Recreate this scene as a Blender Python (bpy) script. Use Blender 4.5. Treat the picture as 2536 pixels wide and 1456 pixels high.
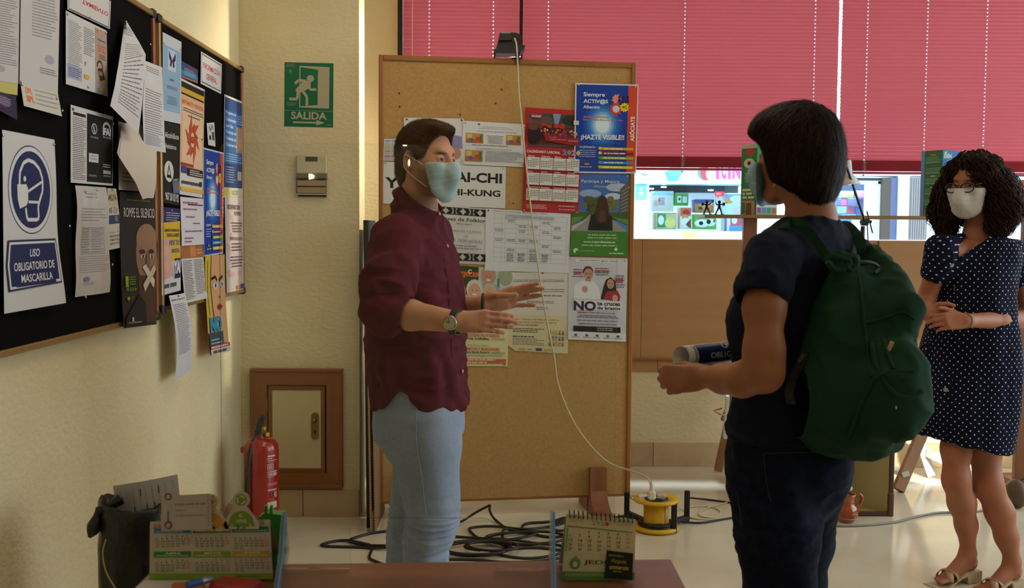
import bpy, math, random
import numpy as np
from mathutils import Matrix, Vector, Euler
random.seed(7)
rng = np.random.default_rng(7)
PI = math.pi
for o in list(bpy.data.objects): bpy.data.objects.remove(o)
SC = bpy.context.scene
COL = SC.collection
# ---------------------------------------------------------------- camera
FPX = 2600.0; HC = 1.42
YAW, PITCH, ROLL = 0.0112, 0.0607, 0.007
CAMR = (Matrix.Rotation(-YAW, 3, 'Z') @ Matrix.Rotation(PI/2-PITCH, 3, 'X') @ Matrix.Rotation(ROLL, 3, 'Z'))
CAMP = Vector((0, 0, HC))
cd = bpy.data.cameras.new('camera'); cam = bpy.data.objects.new('camera', cd); COL.objects.link(cam)
cd.sensor_width = 36; cd.lens = FPX/2536*36; cd.clip_start = .05; cd.clip_end = 200
cam.matrix_world = Matrix.Translation(CAMP) @ CAMR.to_4x4()
cd.dof.use_dof = True; cd.dof.focus_distance = 4.3; cd.dof.aperture_fstop = 7.5
SC.camera = cam
# ---------------------------------------------------------------- light
SC.view_settings.view_transform = 'Standard'; SC.view_settings.look = 'None'
SC.view_settings.gamma = 1; SC.view_settings.use_curve_mapping = False
SC.view_settings.exposure = 0.0
w = bpy.data.worlds.new('sky'); SC.world = w; w.use_nodes = True
bg = w.node_tree.nodes['Background']; bg.inputs[0].default_value = (.80, .90, 1.0, 1); bg.inputs[1].default_value = 2.6
sd = bpy.data.lights.new('sun', 'SUN'); sd.energy = 9.0; sd.color = (.72, .83, 1.0); sd.angle = .10
sun = bpy.data.objects.new('sun', sd); COL.objects.link(sun)
sun.rotation_euler = Vector((-.12, -.27, -.955)).to_track_quat('-Z', 'Y').to_euler()
def area(name, loc, target, sx, sy, power, color):
    l = bpy.data.lights.new(name, 'AREA'); l.shape = 'RECTANGLE'; l.size = sx; l.size_y = sy
    l.energy = power; l.color = color
    o = bpy.data.objects.new(name, l); COL.objects.link(o); o.location = loc
    o.rotation_euler = (Vector(target)-Vector(loc)).to_track_quat('-Z', 'Y').to_euler()
    return o
# daylight through an assumed glazed side of the hall (right, outside the frame)
area('assumed_side_daylight', (5.3, 3.6, 1.7), (0, 3.6, 1.2), 4.4, 2.2, 60, (.93, .96, 1.0))
# unseen warm fill lights added at ceiling height to brighten the hall
for lx, ly, pw in ((.6, -.8, 3.5), (.2, 2.9, 8), (3.2, 2.0, 6), (-.2, 4.2, 5)):
    area('ceiling_fill_light', (lx, ly, 2.93), (lx, ly, 0), .6, .6, pw, (1.0, .83, .60))
# ---------------------------------------------------------------- pixel -> place helpers (points are given real depth)
def ray(u, v): return CAMR @ Vector(((u-1268)/FPX, (728-v)/FPX, -1))
def at(u, v, Y):
    d = ray(u, v); return CAMP + d*(Y/d.y)
def onz(u, v, z=0.0):
    d = ray(u, v); return CAMP + d*((z-HC)/d.z)
def onx(u, v, X):
    d = ray(u, v); return CAMP + d*(X/d.x)
def onplane(u, v, p0, n):
    d = ray(u, v); return CAMP + d*((Vector(p0)-CAMP).dot(n)/d.dot(n))
# ---------------------------------------------------------------- materials
def s2l(c):
    if isinstance(c, str):
        c = c.lstrip('#'); c = ''.join(x+x for x in c) if len(c) == 3 else c; c = [int(c[i:i+2], 16)/255 for i in (0, 2, 4)]
    return tuple((x/12.92 if x <= .04045 else ((x+.055)/1.055)**2.4) for x in c[:3])
MATS = {}
def mat(name, color='#888888', rough=.6, metal=0, bump=None, spec=.5, var=None, trans=None, emit=None, sheen=0, coat=0):
    """bump=(scale,strength[,stretch xyz]); var=(scale, color2, lo, hi[,stretch])"""
    if name in MATS: return MATS[name]
    m = bpy.data.materials.new(name); m.use_nodes = True; nt = m.node_tree; b = nt.nodes['Principled BSDF']
    b.inputs['Base Color'].default_value = (*s2l(color), 1); b.inputs['Roughness'].default_value = rough
    b.inputs['Metallic'].default_value = metal; b.inputs['Specular IOR Level'].default_value = spec
    if sheen: b.inputs['Sheen Weight'].default_value = sheen
    if coat: b.inputs['Coat Weight'].default_value = coat; b.inputs['Coat Roughness'].default_value = .1
    if emit: b.inputs['Emission Color'].default_value = (*s2l(emit[0]), 1); b.inputs['Emission Strength'].default_value = emit[1]
    def coords(st):
        tc = nt.nodes.new('ShaderNodeTexCoord'); mp = nt.nodes.new('ShaderNodeMapping'); mp.inputs['Scale'].default_value = st
        nt.links.new(tc.outputs['Object'], mp.inputs[0]); return mp.outputs[0]
    if var:
        n = nt.nodes.new('ShaderNodeTexNoise'); n.inputs['Scale'].default_value = var[0]; n.inputs['Detail'].default_value = 6
        nt.links.new(coords(var[4] if len(var) > 4 else (1, 1, 1)), n.inputs['Vector'])
        r = nt.nodes.new('ShaderNodeMapRange'); r.inputs[1].default_value = var[2]; r.inputs[2].default_value = var[3]
        nt.links.new(n.outputs[0], r.inputs[0])
        mx = nt.nodes.new('ShaderNodeMix'); mx.data_type = 'RGBA'; mx.inputs[6].default_value = (*s2l(color), 1); mx.inputs[7].default_value = (*s2l(var[1]), 1)
        nt.links.new(r.outputs[0], mx.inputs[0]); nt.links.new(mx.outputs[2], b.inputs['Base Color'])
    if bump:
        n = nt.nodes.new('ShaderNodeTexNoise'); n.inputs['Scale'].default_value = bump[0]; n.inputs['Detail'].default_value = 5
        nt.links.new(coords(bump[2] if len(bump) > 2 else (1, 1, 1)), n.inputs['Vector'])
        bp = nt.nodes.new('ShaderNodeBump'); bp.inputs['Strength'].default_value = bump[1]; bp.inputs['Distance'].default_value = .01 if bump[0] < 200 else .0015
        nt.links.new(n.outputs[0], bp.inputs['Height']); nt.links.new(bp.outputs[0], b.inputs['Normal'])
    MATS[name] = m; return m
def printmat(name, rough, attr='Col', bump=None, spec=.4, translucent=0, sheen=0):
    if name in MATS: return MATS[name]
    m = mat(name, '#ffffff', rough, spec=spec, bump=bump, sheen=sheen); nt = m.node_tree
    a = nt.nodes.new('ShaderNodeAttribute'); a.attribute_name = attr
    nt.links.new(a.outputs['Color'], nt.nodes['Principled BSDF'].inputs['Base Color'])
    if translucent:
        t = nt.nodes.new('ShaderNodeBsdfTranslucent'); nt.links.new(a.outputs['Color'], t.inputs[0])
        mx = nt.nodes.new('ShaderNodeMixShader'); mx.inputs[0].default_value = translucent
        nt.links.new(nt.nodes['Principled BSDF'].outputs[0], mx.inputs[1]); nt.links.new(t.outputs[0], mx.inputs[2])
        nt.links.new(mx.outputs[0], nt.nodes['Material Output'].inputs[0])
    return m
def glassmat(name, tint='#ffffff', refl=.5, rough=0.0, ior=1.45):
    if name in MATS: return MATS[name]
    m = bpy.data.materials.new(name); m.use_nodes = True; nt = m.node_tree; nt.nodes.remove(nt.nodes['Principled BSDF'])
    t = nt.nodes.new('ShaderNodeBsdfTransparent'); t.inputs[0].default_value = (*s2l(tint), 1)
    g = nt.nodes.new('ShaderNodeBsdfGlossy'); g.inputs['Roughness'].default_value = rough
    f = nt.nodes.new('ShaderNodeFresnel'); f.inputs[0].default_value = ior
    ml = nt.nodes.new('ShaderNodeMath'); ml.operation = 'MULTIPLY'; ml.inputs[1].default_value = refl
    mx = nt.nodes.new('ShaderNodeMixShader'); nt.links.new(f.outputs[0], ml.inputs[0]); nt.links.new(ml.outputs[0], mx.inputs[0])
    nt.links.new(t.outputs[0], mx.inputs[1]); nt.links.new(g.outputs[0], mx.inputs[2]); nt.links.new(mx.outputs[0], nt.nodes['Material Output'].inputs[0])
    MATS[name] = m; return m
def woodmat(name, c1, c2, axis='Z', scale=14, rough=.5, amt=.5, bump=.15):
    if name in MATS: return MATS[name]
    st = {'X': (.6, 10, 10), 'Y': (10, .6, 10), 'Z': (10, 10, .6)}[axis]
    m = mat(name, c1, rough, var=(scale/6, c2, .5-amt*.4, .5+amt*.4, st), bump=(scale, bump, st)); return m
# ---------------------------------------------------------------- mesh builder
class MB:
    def __init__(s): s.v = []; s.f = []; s.m = []; s.mi = 0; s.sm = []
    def add(s, vs, fs, smooth=False):
        b = len(s.v); s.v += [tuple(x) for x in vs]; s.f += [tuple(i+b for i in f) for f in fs]
        s.m += [s.mi]*len(fs); s.sm += [smooth]*len(fs); return s
    def mtl(s, i): s.mi = i; return s
    def box(s, c, d, R=None, bev=0):
        hx, hy, hz = d[0]/2, d[1]/2, d[2]/2; c = Vector(c)
        if bev:
            b = min(bev, hx*.9, hy*.9, hz*.9); pts = []; 
            bm = [(sx, sy, sz) for sx in (-1, 1) for sy in (-1, 1) for sz in (-1, 1)]
            vs = []; idx = {}
            for k, (sx, sy, sz) in enumerate(bm):
                for a in range(3):
                    p = [sx*(hx-b), sy*(hy-b), sz*(hz-b)]; p[a] = (sx*hx, sy*hy, sz*hz)[a]
                    idx[(sx, sy, sz, a)] = len(vs); vs.append(Vector(p))
            fs = []
            for a in range(3):
                b1, b2 = (a+1) % 3, (a+2) % 3
                for sg in (-1, 1):
                    q = []
                    for (i, j) in ((-1, -1), (1, -1), (1, 1), (-1, 1)):
                        k = [0, 0, 0]; k[a] = sg; k[b1] = i; k[b2] = j; q.append(idx[(*k, a)])
                    fs.append(q if sg > 0 else q[::-1])
            for a in range(3):           # edges along axis a
                b1, b2 = (a+1) % 3, (a+2) % 3
                for i in (-1, 1):
                    for j in (-1, 1):
                        k0 = [0, 0, 0]; k0[a] = -1; k0[b1] = i; k0[b2] = j; k1 = k0[:]; k1[a] = 1
                        q = [idx[(*k0, b1)], idx[(*k1, b1)], idx[(*k1, b2)], idx[(*k0, b2)]]
                        fs.append(q[::-1] if i*j > 0 else q)
            for (sx, sy, sz) in bm:
                q = [idx[(sx, sy, sz, a)] for a in range(3)]; fs.append(q if sx*sy*sz > 0 else q[::-1])
        else:
            vs = [Vector((x, y, z)) for x in (-hx, hx) for y in (-hy, hy) for z in (-hz, hz)]
            fs = [(0, 1, 3, 2), (4, 6, 7, 5), (0, 4, 5, 1), (2, 3, 7, 6), (0, 2, 6, 4), (1, 5, 7, 3)]
        if R is not None: vs = [R @ v for v in vs]
        return s.add([v+c for v in vs], fs)
    def quadbox(s, p, n, th):       # prism from planar polygon p extruded by n*th
        p = [Vector(q) for q in p]; n = Vector(n)*th; k = len(p)
        fs = [tuple(range(k)), tuple(range(2*k-1, k-1, -1))] + [(i, i+k, (i+1) % k+k, (i+1) % k) for i in range(k)]
        return s.add(p+[q+n for q in p], fs)
    def beam(s, a, b, w, h, up=(0, 0, 1), bev=0):
        a, b = Vector(a), Vector(b); z = (b-a); L = z.length; z.normalize(); x = Vector(up).cross(z)
        if x.length < 1e-3: x = Vector((1, 0, 0)).cross(z)
        x.normalize(); y = z.cross(x); R = Matrix((x, y, z)).transposed()
        return s.box((a+b)/2, (w, h, L), R, bev)
    def tube(s, pts, r, n=8, cap=True, smooth=True):
        pts = [Vector(p) for p in pts]; rs = r if hasattr(r, '__len__') else [r]*len(pts); vs = []; fs = []
        t0 = (pts[1]-pts[0]).normalized(); x = t0.orthogonal().normalized()
        for i, p in enumerate(pts):
            t = (pts[min(i+1, len(pts)-1)]-pts[max(i-1, 0)]).normalized(); x = (x-t*x.dot(t)).normalized(); y = t.cross(x)
            for k in range(n):
                a = 2*PI*k/n; vs.append(p+(x*math.cos(a)+y*math.sin(a))*rs[i])
        for i in range(len(pts)-1):
            for k in range(n):
                a = i*n+k; b = i*n+(k+1) % n; fs.append((a, b, b+n, a+n))
        s.add(vs, fs, smooth)
        if cap:
            m = len(pts)-1; s.add(vs[:n], [tuple(range(n-1, -1, -1))]); s.add(vs[m*n:], [tuple(range(n))])
        return s
    def cyl(s, a, b, r, n=16, r2=None): return s.tube([a, b], [r, r if r2 is None else r2], n)
    def lathe(s, prof, c=(0, 0, 0), n=24, R=None, smooth=True):
        c = Vector(c); vs = []; fs = []; k = len(prof)
        for i in range(n):
            a = 2*PI*i/n
            for (r, z) in prof:
                p = Vector((r*math.cos(a), r*math.sin(a), z)); vs.append((R @ p if R is not None else p)+c)
        for i in range(n):
            j = (i+1) % n
            for q in range(k-1): fs.append((i*k+q, j*k+q, j*k+q+1, i*k+q+1))
        return s.add(vs, fs, smooth)
    def sphere(s, c, r, n=12, R=None):
        r = r if hasattr(r, '__len__') else (r, r, r); c = Vector(c); vs = []; fs = []; m = n//2
        for j in range(m+1):
            ph = PI*j/m
            for i in range(n):
                a = 2*PI*i/n; p = Vector((r[0]*math.sin(ph)*math.cos(a), r[1]*math.sin(ph)*math.sin(a), r[2]*math.cos(ph)))
                vs.append((R @ p if R is not None else p)+c)
        for j in range(m):
            for i in range(n): fs.append((j*n+i, (j+1)*n+i, (j+1)*n+(i+1) % n, j*n+(i+1) % n))
        return s.add(vs, fs, True)
    def build(s, name, mats, parent=None, origin=None):
        me = bpy.data.meshes.new(name); me.from_pydata(s.v, [], s.f)
        for m in (mats if isinstance(mats, (list, tuple)) else [mats]): me.materials.append(m)
        me.polygons.foreach_set('material_index', s.m); me.polygons.foreach_set('use_smooth', s.sm); me.update()
        return link(name, me, parent, origin)
def link(name, me, parent=None, origin=None):
    o = bpy.data.objects.new(name, me); COL.objects.link(o)
    if origin is not None: o.location = origin
    if parent is not None:
        o.parent = parent
        o.location = Vector(o.location) - (parent.location if not parent.parent else parent.location+parent.parent.location)
    return o
def tag(o, label=None, cat=None, group=None, kind=None):
    if label: o['label'] = label
    if cat: o['category'] = cat
    if group: o['group'] = group
    if kind: o['kind'] = kind
    return o
def thing(name, label, cat, loc=(0, 0, 0), group=None):
    o = bpy.data.objects.new(name, None); COL.objects.link(o); o.location = loc; o.empty_display_size = .05
    return tag(o, label, cat, group)
def struct(o): o['kind'] = 'structure'; return o
def curve_pts(P, n=8):              # catmull-rom through points
    P = [Vector(p) for p in P]; P = [P[0]*2-P[1]]+P+[P[-1]*2-P[-2]]; out = []
    for i in range(1, len(P)-2):
        for k in range(n):
            t = k/n; a, b, c, d = P[i-1:i+3]
            out.append(.5*((2*b)+(c-a)*t+(2*a-5*b+4*c-d)*t*t+(3*b-3*c+d-a)*t**3))
    out.append(P[-2]); return out
# ---------------------------------------------------------------- printed sheets
_TX = {}
def text2d(st, bold=0, shear=0, font=None):
    key = (st, bold, shear)
    if key in _TX: return _TX[key]
    c = bpy.data.curves.new('t', 'FONT'); c.body = st; c.size = 1; c.offset = bold; c.shear = shear; c.resolution_u = 1 if st.isdigit() else 3; c.fill_mode = 'FRONT'
    o = bpy.data.objects.new('t', c); COL.objects.link(o); dg = bpy.context.evaluated_depsgraph_get()
    me = bpy.data.meshes.new_from_object(o.evaluated_get(dg)); 
    vs = np.empty(len(me.vertices)*3); me.vertices.foreach_get('co', vs); vs = vs.reshape(-1, 3)[:, :2]
    fs = [tuple(p.vertices) for p in me.polygons]
    bpy.data.objects.remove(o); bpy.data.curves.remove(c); bpy.data.meshes.remove(me)
    _TX[key] = (vs, fs); return _TX[key]
class Sheet:
    """a printed sheet; local coords s (right) t (down) in 0..1 over four 3-D corners TL TR BR BL"""
    def __init__(s, name, label, cat, quad, n, col='#e8e6e2', lay=1, curl=None, grid=(6, 16), gloss=0, poly=None, parent=None, mat_=None, th=.0006):
        s.name, s.label, s.cat, s.q, s.n, s.lay, s.curl, s.parent = name, label, cat, [Vector(p) for p in quad], Vector(n).normalized(), lay, curl, parent
        s.V = []; s.F = []; s.C = []; s.k = 0; s.gloss = gloss; s.mat_ = mat_
        s.W = ((s.q[1]-s.q[0]).length+(s.q[2]-s.q[3]).length)/2; s.H = ((s.q[3]-s.q[0]).length+(s.q[2]-s.q[1]).length)/2
        if poly: s.poly(poly, col)
        elif poly is None: s.rect(0, 0, 1, 1, col, grid)
    def P(s, a, b, k):
        p = s.q[0]*(1-a)*(1-b)+s.q[1]*a*(1-b)+s.q[2]*a*b+s.q[3]*(1-a)*b
        d = s.lay*.0012+k*(.00012 if s.curl is None else .0003)
        if s.curl: d += s.curl(a, b)
        return p+s.n*d
    def st(s, u, v):                # photo pixel -> s,t on this sheet
        p = onplane(u, v, s.q[0], (s.q[1]-s.q[0]).cross(s.q[3]-s.q[0]).normalized()); a = b = .5
        for _ in range(12):
            f = s.q[0]*(1-a)*(1-b)+s.q[1]*a*(1-b)+s.q[2]*a*b+s.q[3]*(1-a)*b-p
            da = (s.q[1]-s.q[0])*(1-b)+(s.q[2]-s.q[3])*b; db = (s.q[3]-s.q[0])*(1-a)+(s.q[2]-s.q[1])*a
            A = np.array([[da.dot(da), da.dot(db)], [da.dot(db), db.dot(db)]]); x = np.linalg.solve(A, [f.dot(da), f.dot(db)]); a -= x[0]; b -= x[1]
        return a, b
    def put(s, pts, fs, col):
        if s.curl is not None and len(fs) < 400:
            NS = 16; np_, nf = [], []
            for f in fs:
                P_ = [pts[i] for i in f]; lo_ = min(p[1] for p in P_); hi_ = max(p[1] for p in P_)
                for r in range(math.floor(lo_*NS+1e-9), max(math.floor(lo_*NS+1e-9)+1, math.ceil(hi_*NS-1e-9))):
                    Q = P_
                    for sg, lim in ((1, r/NS), (-1, (r+1)/NS)):
                        out = []
                        for i in range(len(Q)):
                            p, q = Q[i-1], Q[i]; dp, dq = sg*(p[1]-lim), sg*(q[1]-lim)
                            if (dp >= 0) != (dq >= 0) and abs(dp-dq) > 1e-12: t = dp/(dp-dq); out.append((p[0]+(q[0]-p[0])*t, p[1]+(q[1]-p[1])*t))
                            if dq >= 0: out.append(q)
                        Q = out
                        if len(Q) < 3: break
                    if len(Q) >= 3: nf.append(tuple(range(len(np_), len(np_)+len(Q)))); np_ += Q
            pts, fs = np_, nf
        b = len(s.V); s.V += [s.P(x, y, s.k) for x, y in pts]; s.F += [tuple(i+b for i in f) for f in fs]; c = (*s2l(col), 1); s.C += [c]*len(fs)
    def nxt(s): s.k += 1; return s
    def rect(s, a0, b0, a1, b1, col, grid=None):
        g = grid or (1, max(1, int(abs(b1-b0)*8))) 
        if s.curl is None and grid is None: g = (1, 1)
        elif s.curl is not None and grid is None: g = (max(1, int(abs(a1-a0)*6)), max(1, int(abs(b1-b0)*8)))
        nx, ny = g; pts = [(a0+(a1-a0)*i/nx, b0+(b1-b0)*j/ny) for j in range(ny+1) for i in range(nx+1)]
        s.put(pts, [(j*(nx+1)+i, (j+1)*(nx+1)+i, (j+1)*(nx+1)+i+1, j*(nx+1)+i+1) for j in range(ny) for i in range(nx)], col); return s.nxt()
    def poly(s, pts, col): s.put(pts, [tuple(range(len(pts)))], col); return s.nxt()
    def ell(s, a, b, ra, rb, col, n=20, a0=0, a1=360, rot=0):
        pts = []; full = (a1-a0) >= 360; asp = s.W/s.H
        for i in range(n if full else n+1):
            t = math.radians(a0+(a1-a0)*i/n); x, y = ra*math.cos(t), rb*math.sin(t)
            if rot: c_, s_ = math.cos(rot), math.sin(rot); y2 = y/asp; x, y = x*c_-y2*s_, (x*s_+y2*c_)*asp
            pts.append((a+x, b+y))
        s.put(pts, [tuple(range(len(pts)))], col); return s.nxt()
    def line(s, a0, b0, a1, b1, w, col):    # w in fraction of width
        dx, dy = (a1-a0)*s.W, (b1-b0)*s.H; L = math.hypot(dx, dy) or 1; nx, ny = -dy/L*w/2, dx/L*w/2*s.W/s.H
        s.put([(a0+nx, b0+ny), (a1+nx, b1+ny), (a1-nx, b1-ny), (a0-nx, b0-ny)], [(0, 1, 2, 3)], col); return s
    def pline(s, pts, w, col):
        for p, q in zip(pts, pts[1:]): s.line(*p, *q, w, col)
        return s.nxt()
    def text(s, st, a0, b0, a1, b1, col, bold=0, shear=0, vert=False):
        """fit the text's ink box into a0..a1, b0..b1; a1=None keeps the natural width"""
        vs, fs = text2d(st, bold, shear)
        if not len(vs): return s
        lo, hi = vs.min(0), vs.max(0); sz = hi-lo; 
        xs = (vs[:, 0]-lo[0])/sz[0]; ys = (vs[:, 1]-lo[1])/sz[1]
        if a1 is None: a1 = a0+(b1-b0)*s.H*sz[0]/sz[1]/s.W
        if vert: pts = [(a0+(a1-a0)*(1-y), b1-(b1-b0)*x) for x, y in zip(xs, ys)]
        else: pts = [(a0+(a1-a0)*x, b1-(b1-b0)*y) for x, y in zip(xs, ys)]
        s.put(pts, [f for f in fs], col); return s.nxt()
    def tpx(s, st, u0, v0, u1, v1, col, bold=0, shear=0, vert=False):
        a0, b0 = s.st(u0, v0); a1, b1 = s.st(u1, v1); return s.text(st, a0, b0, a1, b1, col, bold, shear, vert)
    def rpx(s, u0, v0, u1, v1, col):
        a0, b0 = s.st(u0, v0); a1, b1 = s.st(u1, v1); return s.rect(a0, b0, a1, b1, col)
    def words(s, a0, b0, a1, b1, n, col='#555555', h=.42, ragged=.25, seed=0, center=False):
        r = random.Random(seed+len(s.F)); dy = (b1-b0)/n; cw = dy*h*s.H/s.W
        for i in range(n):
            y0 = b0+dy*i+dy*.2; y1 = y0+dy*h; end = a1-(a1-a0)*ragged*r.random() if r.random() < .6 else a1; x = a0
            if center: m = (a1-end)/2; x += m; end = a1-m
            while x < end:
                wl = min((1.2+5*r.random())*cw, end-x)
                if wl > cw*.5: s.put([(x, y0), (x+wl, y0), (x+wl, y1), (x, y1)], [(0, 1, 2, 3)], col)
                x += wl+cw*.75
        return s.nxt()
    def month(s, a0, b0, a1, b1, col='#333333', red='#c03030', start=2, days=30, digits=True):
        cw, ch = (a1-a0)/7, (b1-b0)/6
        for d in range(days):
            k = d+start; i, j = k % 7, k//7; x, y = a0+cw*(i+.15), b0+ch*(j+.2); c = red if i == 6 else col
            if digits: q_ = str(d+1); s.text(q_, x, y, x+cw*(.12 if q_ == '1' else .34 if len(q_) == 1 else .68), y+ch*.62, c, .02)
            else: s.put([(x, y), (x+cw*.55, y), (x+cw*.55, y+ch*.5), (x, y+ch*.5)], [(0, 3, 2, 1)], c)
            s.k = max(0, s.k-1) if digits else s.k
        return s.nxt()
    def build(s):
        me = bpy.data.meshes.new(s.name); c = s.P(.5, .5, 0)
        par = s.parent
        me.from_pydata([tuple(v-c) for v in s.V], [], s.F); me.update()
        nn = s.n; flip = [p.index for p in me.polygons if p.normal.dot(nn) < 0]
        if flip: me.flip_normals() if len(flip) > len(me.polygons)/2 else None
        at_ = me.color_attributes.new('Col', 'FLOAT_COLOR', 'CORNER'); cols = []
        for p, cc in zip(me.polygons, s.C): cols += list(cc)*p.loop_total
        at_.data.foreach_set('color', cols)
        me.materials.append(s.mat_ or printmat('glossy_print' if s.gloss else 'paper_print', .22 if s.gloss else .6, spec=.5 if s.gloss else .25))
        if s.curl: me.polygons.foreach_set('use_smooth', [True]*len(me.polygons))
        o = link(s.name, me, par, c)
        if s.label and par is None: tag(o, s.label, s.cat)
        s.obj = o; return o
# ================================================================ ROOM
XL = -1.268; YB = 5.135; YW = 6.28; ZC = 3.0; XR = 5.5; YN = -3.0
plaster = mat('cream_plaster', '#e6d9b2', .85, bump=(38, .55, (1, 1, 1.6)), spec=.2, var=(2.2, '#dccca2', .35, .7))
def floormat():
    m = mat('polished_floor', '#ddd4c0', .07, spec=.45, var=(3.2, '#cabfa6', .3, .75)); nt = m.node_tree
    b = nt.nodes['Principled BSDF']; tc = nt.nodes.new('ShaderNodeTexCoord'); n = nt.nodes.new('ShaderNodeTexNoise'); n.inputs['Scale'].default_value = 16; n.inputs['Detail'].default_value = 7
    mr = nt.nodes.new('ShaderNodeMapRange'); mr.inputs[3].default_value = .07; mr.inputs[4].default_value = .2
    nt.links.new(tc.outputs['Object'], n.inputs['Vector']); nt.links.new(n.outputs[0], mr.inputs[0]); nt.links.new(mr.outputs[0], b.inputs['Roughness']); return m
struct(MB().box(((XL+XR)/2, (YN+YW+.3)/2, -.05), (XR-XL+.4, YW-YN+.3, .1)).build('floor', floormat()))
struct(MB().box(((XL+XR)/2, (YN+YW)/2, ZC+.05), (XR-XL+.4, YW-YN+.5, .1)).build('ceiling', mat('white_ceiling', '#e9e2d0', .9)))
struct(MB().box((XL-.08, (YN+YW)/2, ZC/2), (.16, YW-YN+.4, ZC)).build('wall_left', plaster))
XP = at(890, 600, YB).x
struct(MB().box(((XL+XP)/2, YB+.1, ZC/2), (XP-XL, .2, ZC)).build('wall_back', plaster))
XF = at(986, 100, YW).x
struct(MB().box(((XL+XF)/2, YW+.1, ZC/2), (XF-XL, .2, ZC)).build('wall_recess', plaster))
zs = at(1700, 592, YW-.03).z
struct(MB().box(((XF+XR)/2, YW+.12, (zs-.02)/2), (XR-XF, .24, zs-.02)).build('wall_window', plaster))
struct(MB().box(((XF+XR)/2, YW+.12, ZC-.02), (XR-XF, .24, .04)).build('trim_1', plaster))
struct(MB().box(((XL+XR)/2, YN-.08, ZC/2), (XR-XL, .16, ZC)).build('wall_rear', plaster))
wr = MB().box((XR+.08, -1.2, ZC/2), (.16, 3.6, ZC)).box((XR+.08, 3.6, .3), (.16, 6, .6)).box((XR+.08, 3.6, 2.95), (.16, 6, .1)).build('wall_right', plaster); struct(wr)
# skirting tiles
skt = mat('skirting_tile', '#c9b08a', .45, var=(5, '#b59a74', .4, .7), bump=(30, .05))
def skirting(name, x0, y0, x1, y1, h, n, th=.015, start=.5):
    e = bpy.data.objects.new(name, None); COL.objects.link(e); e.location = (x0, y0, 0); struct(e)
    a, b = Vector((x0, y0, 0)), Vector((x1, y1, 0)); L = (b-a).length; d = (b-a)/L; nrm = Vector(n); x = 0; k = 0; first = start
    while x < L-.01:
        ln = min(first if k == 0 else .6, L-x); p = a+d*(x+ln/2)+nrm*th/2+Vector((0, 0, h/2))
        sz = (ln-.003, th, h) if abs(d.x) > .5 else (th, ln-.003, h)
        MB().box((0, 0, 0), sz, bev=.002).build('tile', skt, e, p); x += ln; k += 1
zb = at(800, 1211, YB).z
skirting('baseboard_back', XL, YB, XP, YB, zb, (0, -1, 0), start=.3)
zb2 = at(1600, 1095, YW).z
skirting('baseboard_window', XF, YW, XR, YW, zb2, (0, -1, 0), start=at(1617, 1100, YW).x-XF-.6*2)
skirting('baseboard_left', XL, -1, XL, YB-.02, zb, (1, 0, 0), start=.45)
# plywood boarding under the window
ply = woodmat('plywood', '#b98c5c', '#a87746', 'X', 9, .55, .8, .05)
def X_(u, Y=YW): return at(u, 700, Y).x
e = bpy.data.objects.new('trim_2', None); COL.objects.link(e); e.location = (X_(1560), YW, 0); struct(e)
z0, z1, z2, z3, z4 = at(1700, 921, YW).z, at(1700, 889, YW).z, zs, at(2240, 735, YW).z, at(2240, 892, YW).z
def panel(x0, x1, za, zb_, th, yy=YW): MB().box((0, 0, 0), (x1-x0-.002, th, zb_-za-.002), bev=.0015).build('plywood_panel', ply, e, ((x0+x1)/2, yy-th/2, (za+zb_)/2))
panel(X_(1230), X_(1588), z1, z2, .022); panel(X_(1588), X_(2170), z1, z2, .020); panel(X_(2170), 5.4, z3, z2, .03); panel(X_(2170), 5.4, z4, z3, .024)
panel(X_(1230), X_(1631), z0, z1, .012); panel(X_(1631), X_(2170), z0, z1, .013); panel(X_(2170), 5.4, z0, z4, .013)
MB().box((0, 0, 0), (X_(2170)-X_(1230), .03, .012), bev=.002).build('batten', woodmat('batten_wood', '#a06a35', '#8c5a2c', 'X'), e, ((X_(1230)+X_(2170))/2, YW-.018, z1))
# window frame + glass
blk = mat('black_frame', '#0c0b0c', .4)
fr = MB().box(((X_(985)+X_(997))/2, YW+.02, (zs+ZC)/2), (X_(997)-X_(985), .06, ZC-zs), bev=.003).build('window_1', blk); struct(fr)
yg = YW+.10
MB().box((0, 0, 0), ((X_(1291, yg)-X_(1282, yg)), .05, ZC-zs), bev=.003).build('mullion', blk, fr, (X_(1286, yg-.06), yg-.06, (zs+ZC)/2))
alu = mat('white_aluminium', '#d8dade', .4)
MB().box((0, 0, 0), (XR-XF, .2, .02), bev=.003).build('window_sill', alu, fr, ((XF+XR)/2, YW+.12, zs-.008))
MB().box((0, 0, 0), (XR-XF, .006, ZC-zs-.03)).build('glass_pane', glassmat('window_glass', '#f4fbfb', .5), fr, ((XF+XR)/2, yg+.04, (zs+ZC)/2))
wr2 = MB().box((XR+.08, 3.6, 1.75), (.03, 5.9, 2.3)).build('window_2_assumed', glassmat('window_glass', '#f4fbfb', .5)); struct(wr2)  # assumed window in the unseen right wall, letting in the side daylight
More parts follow.
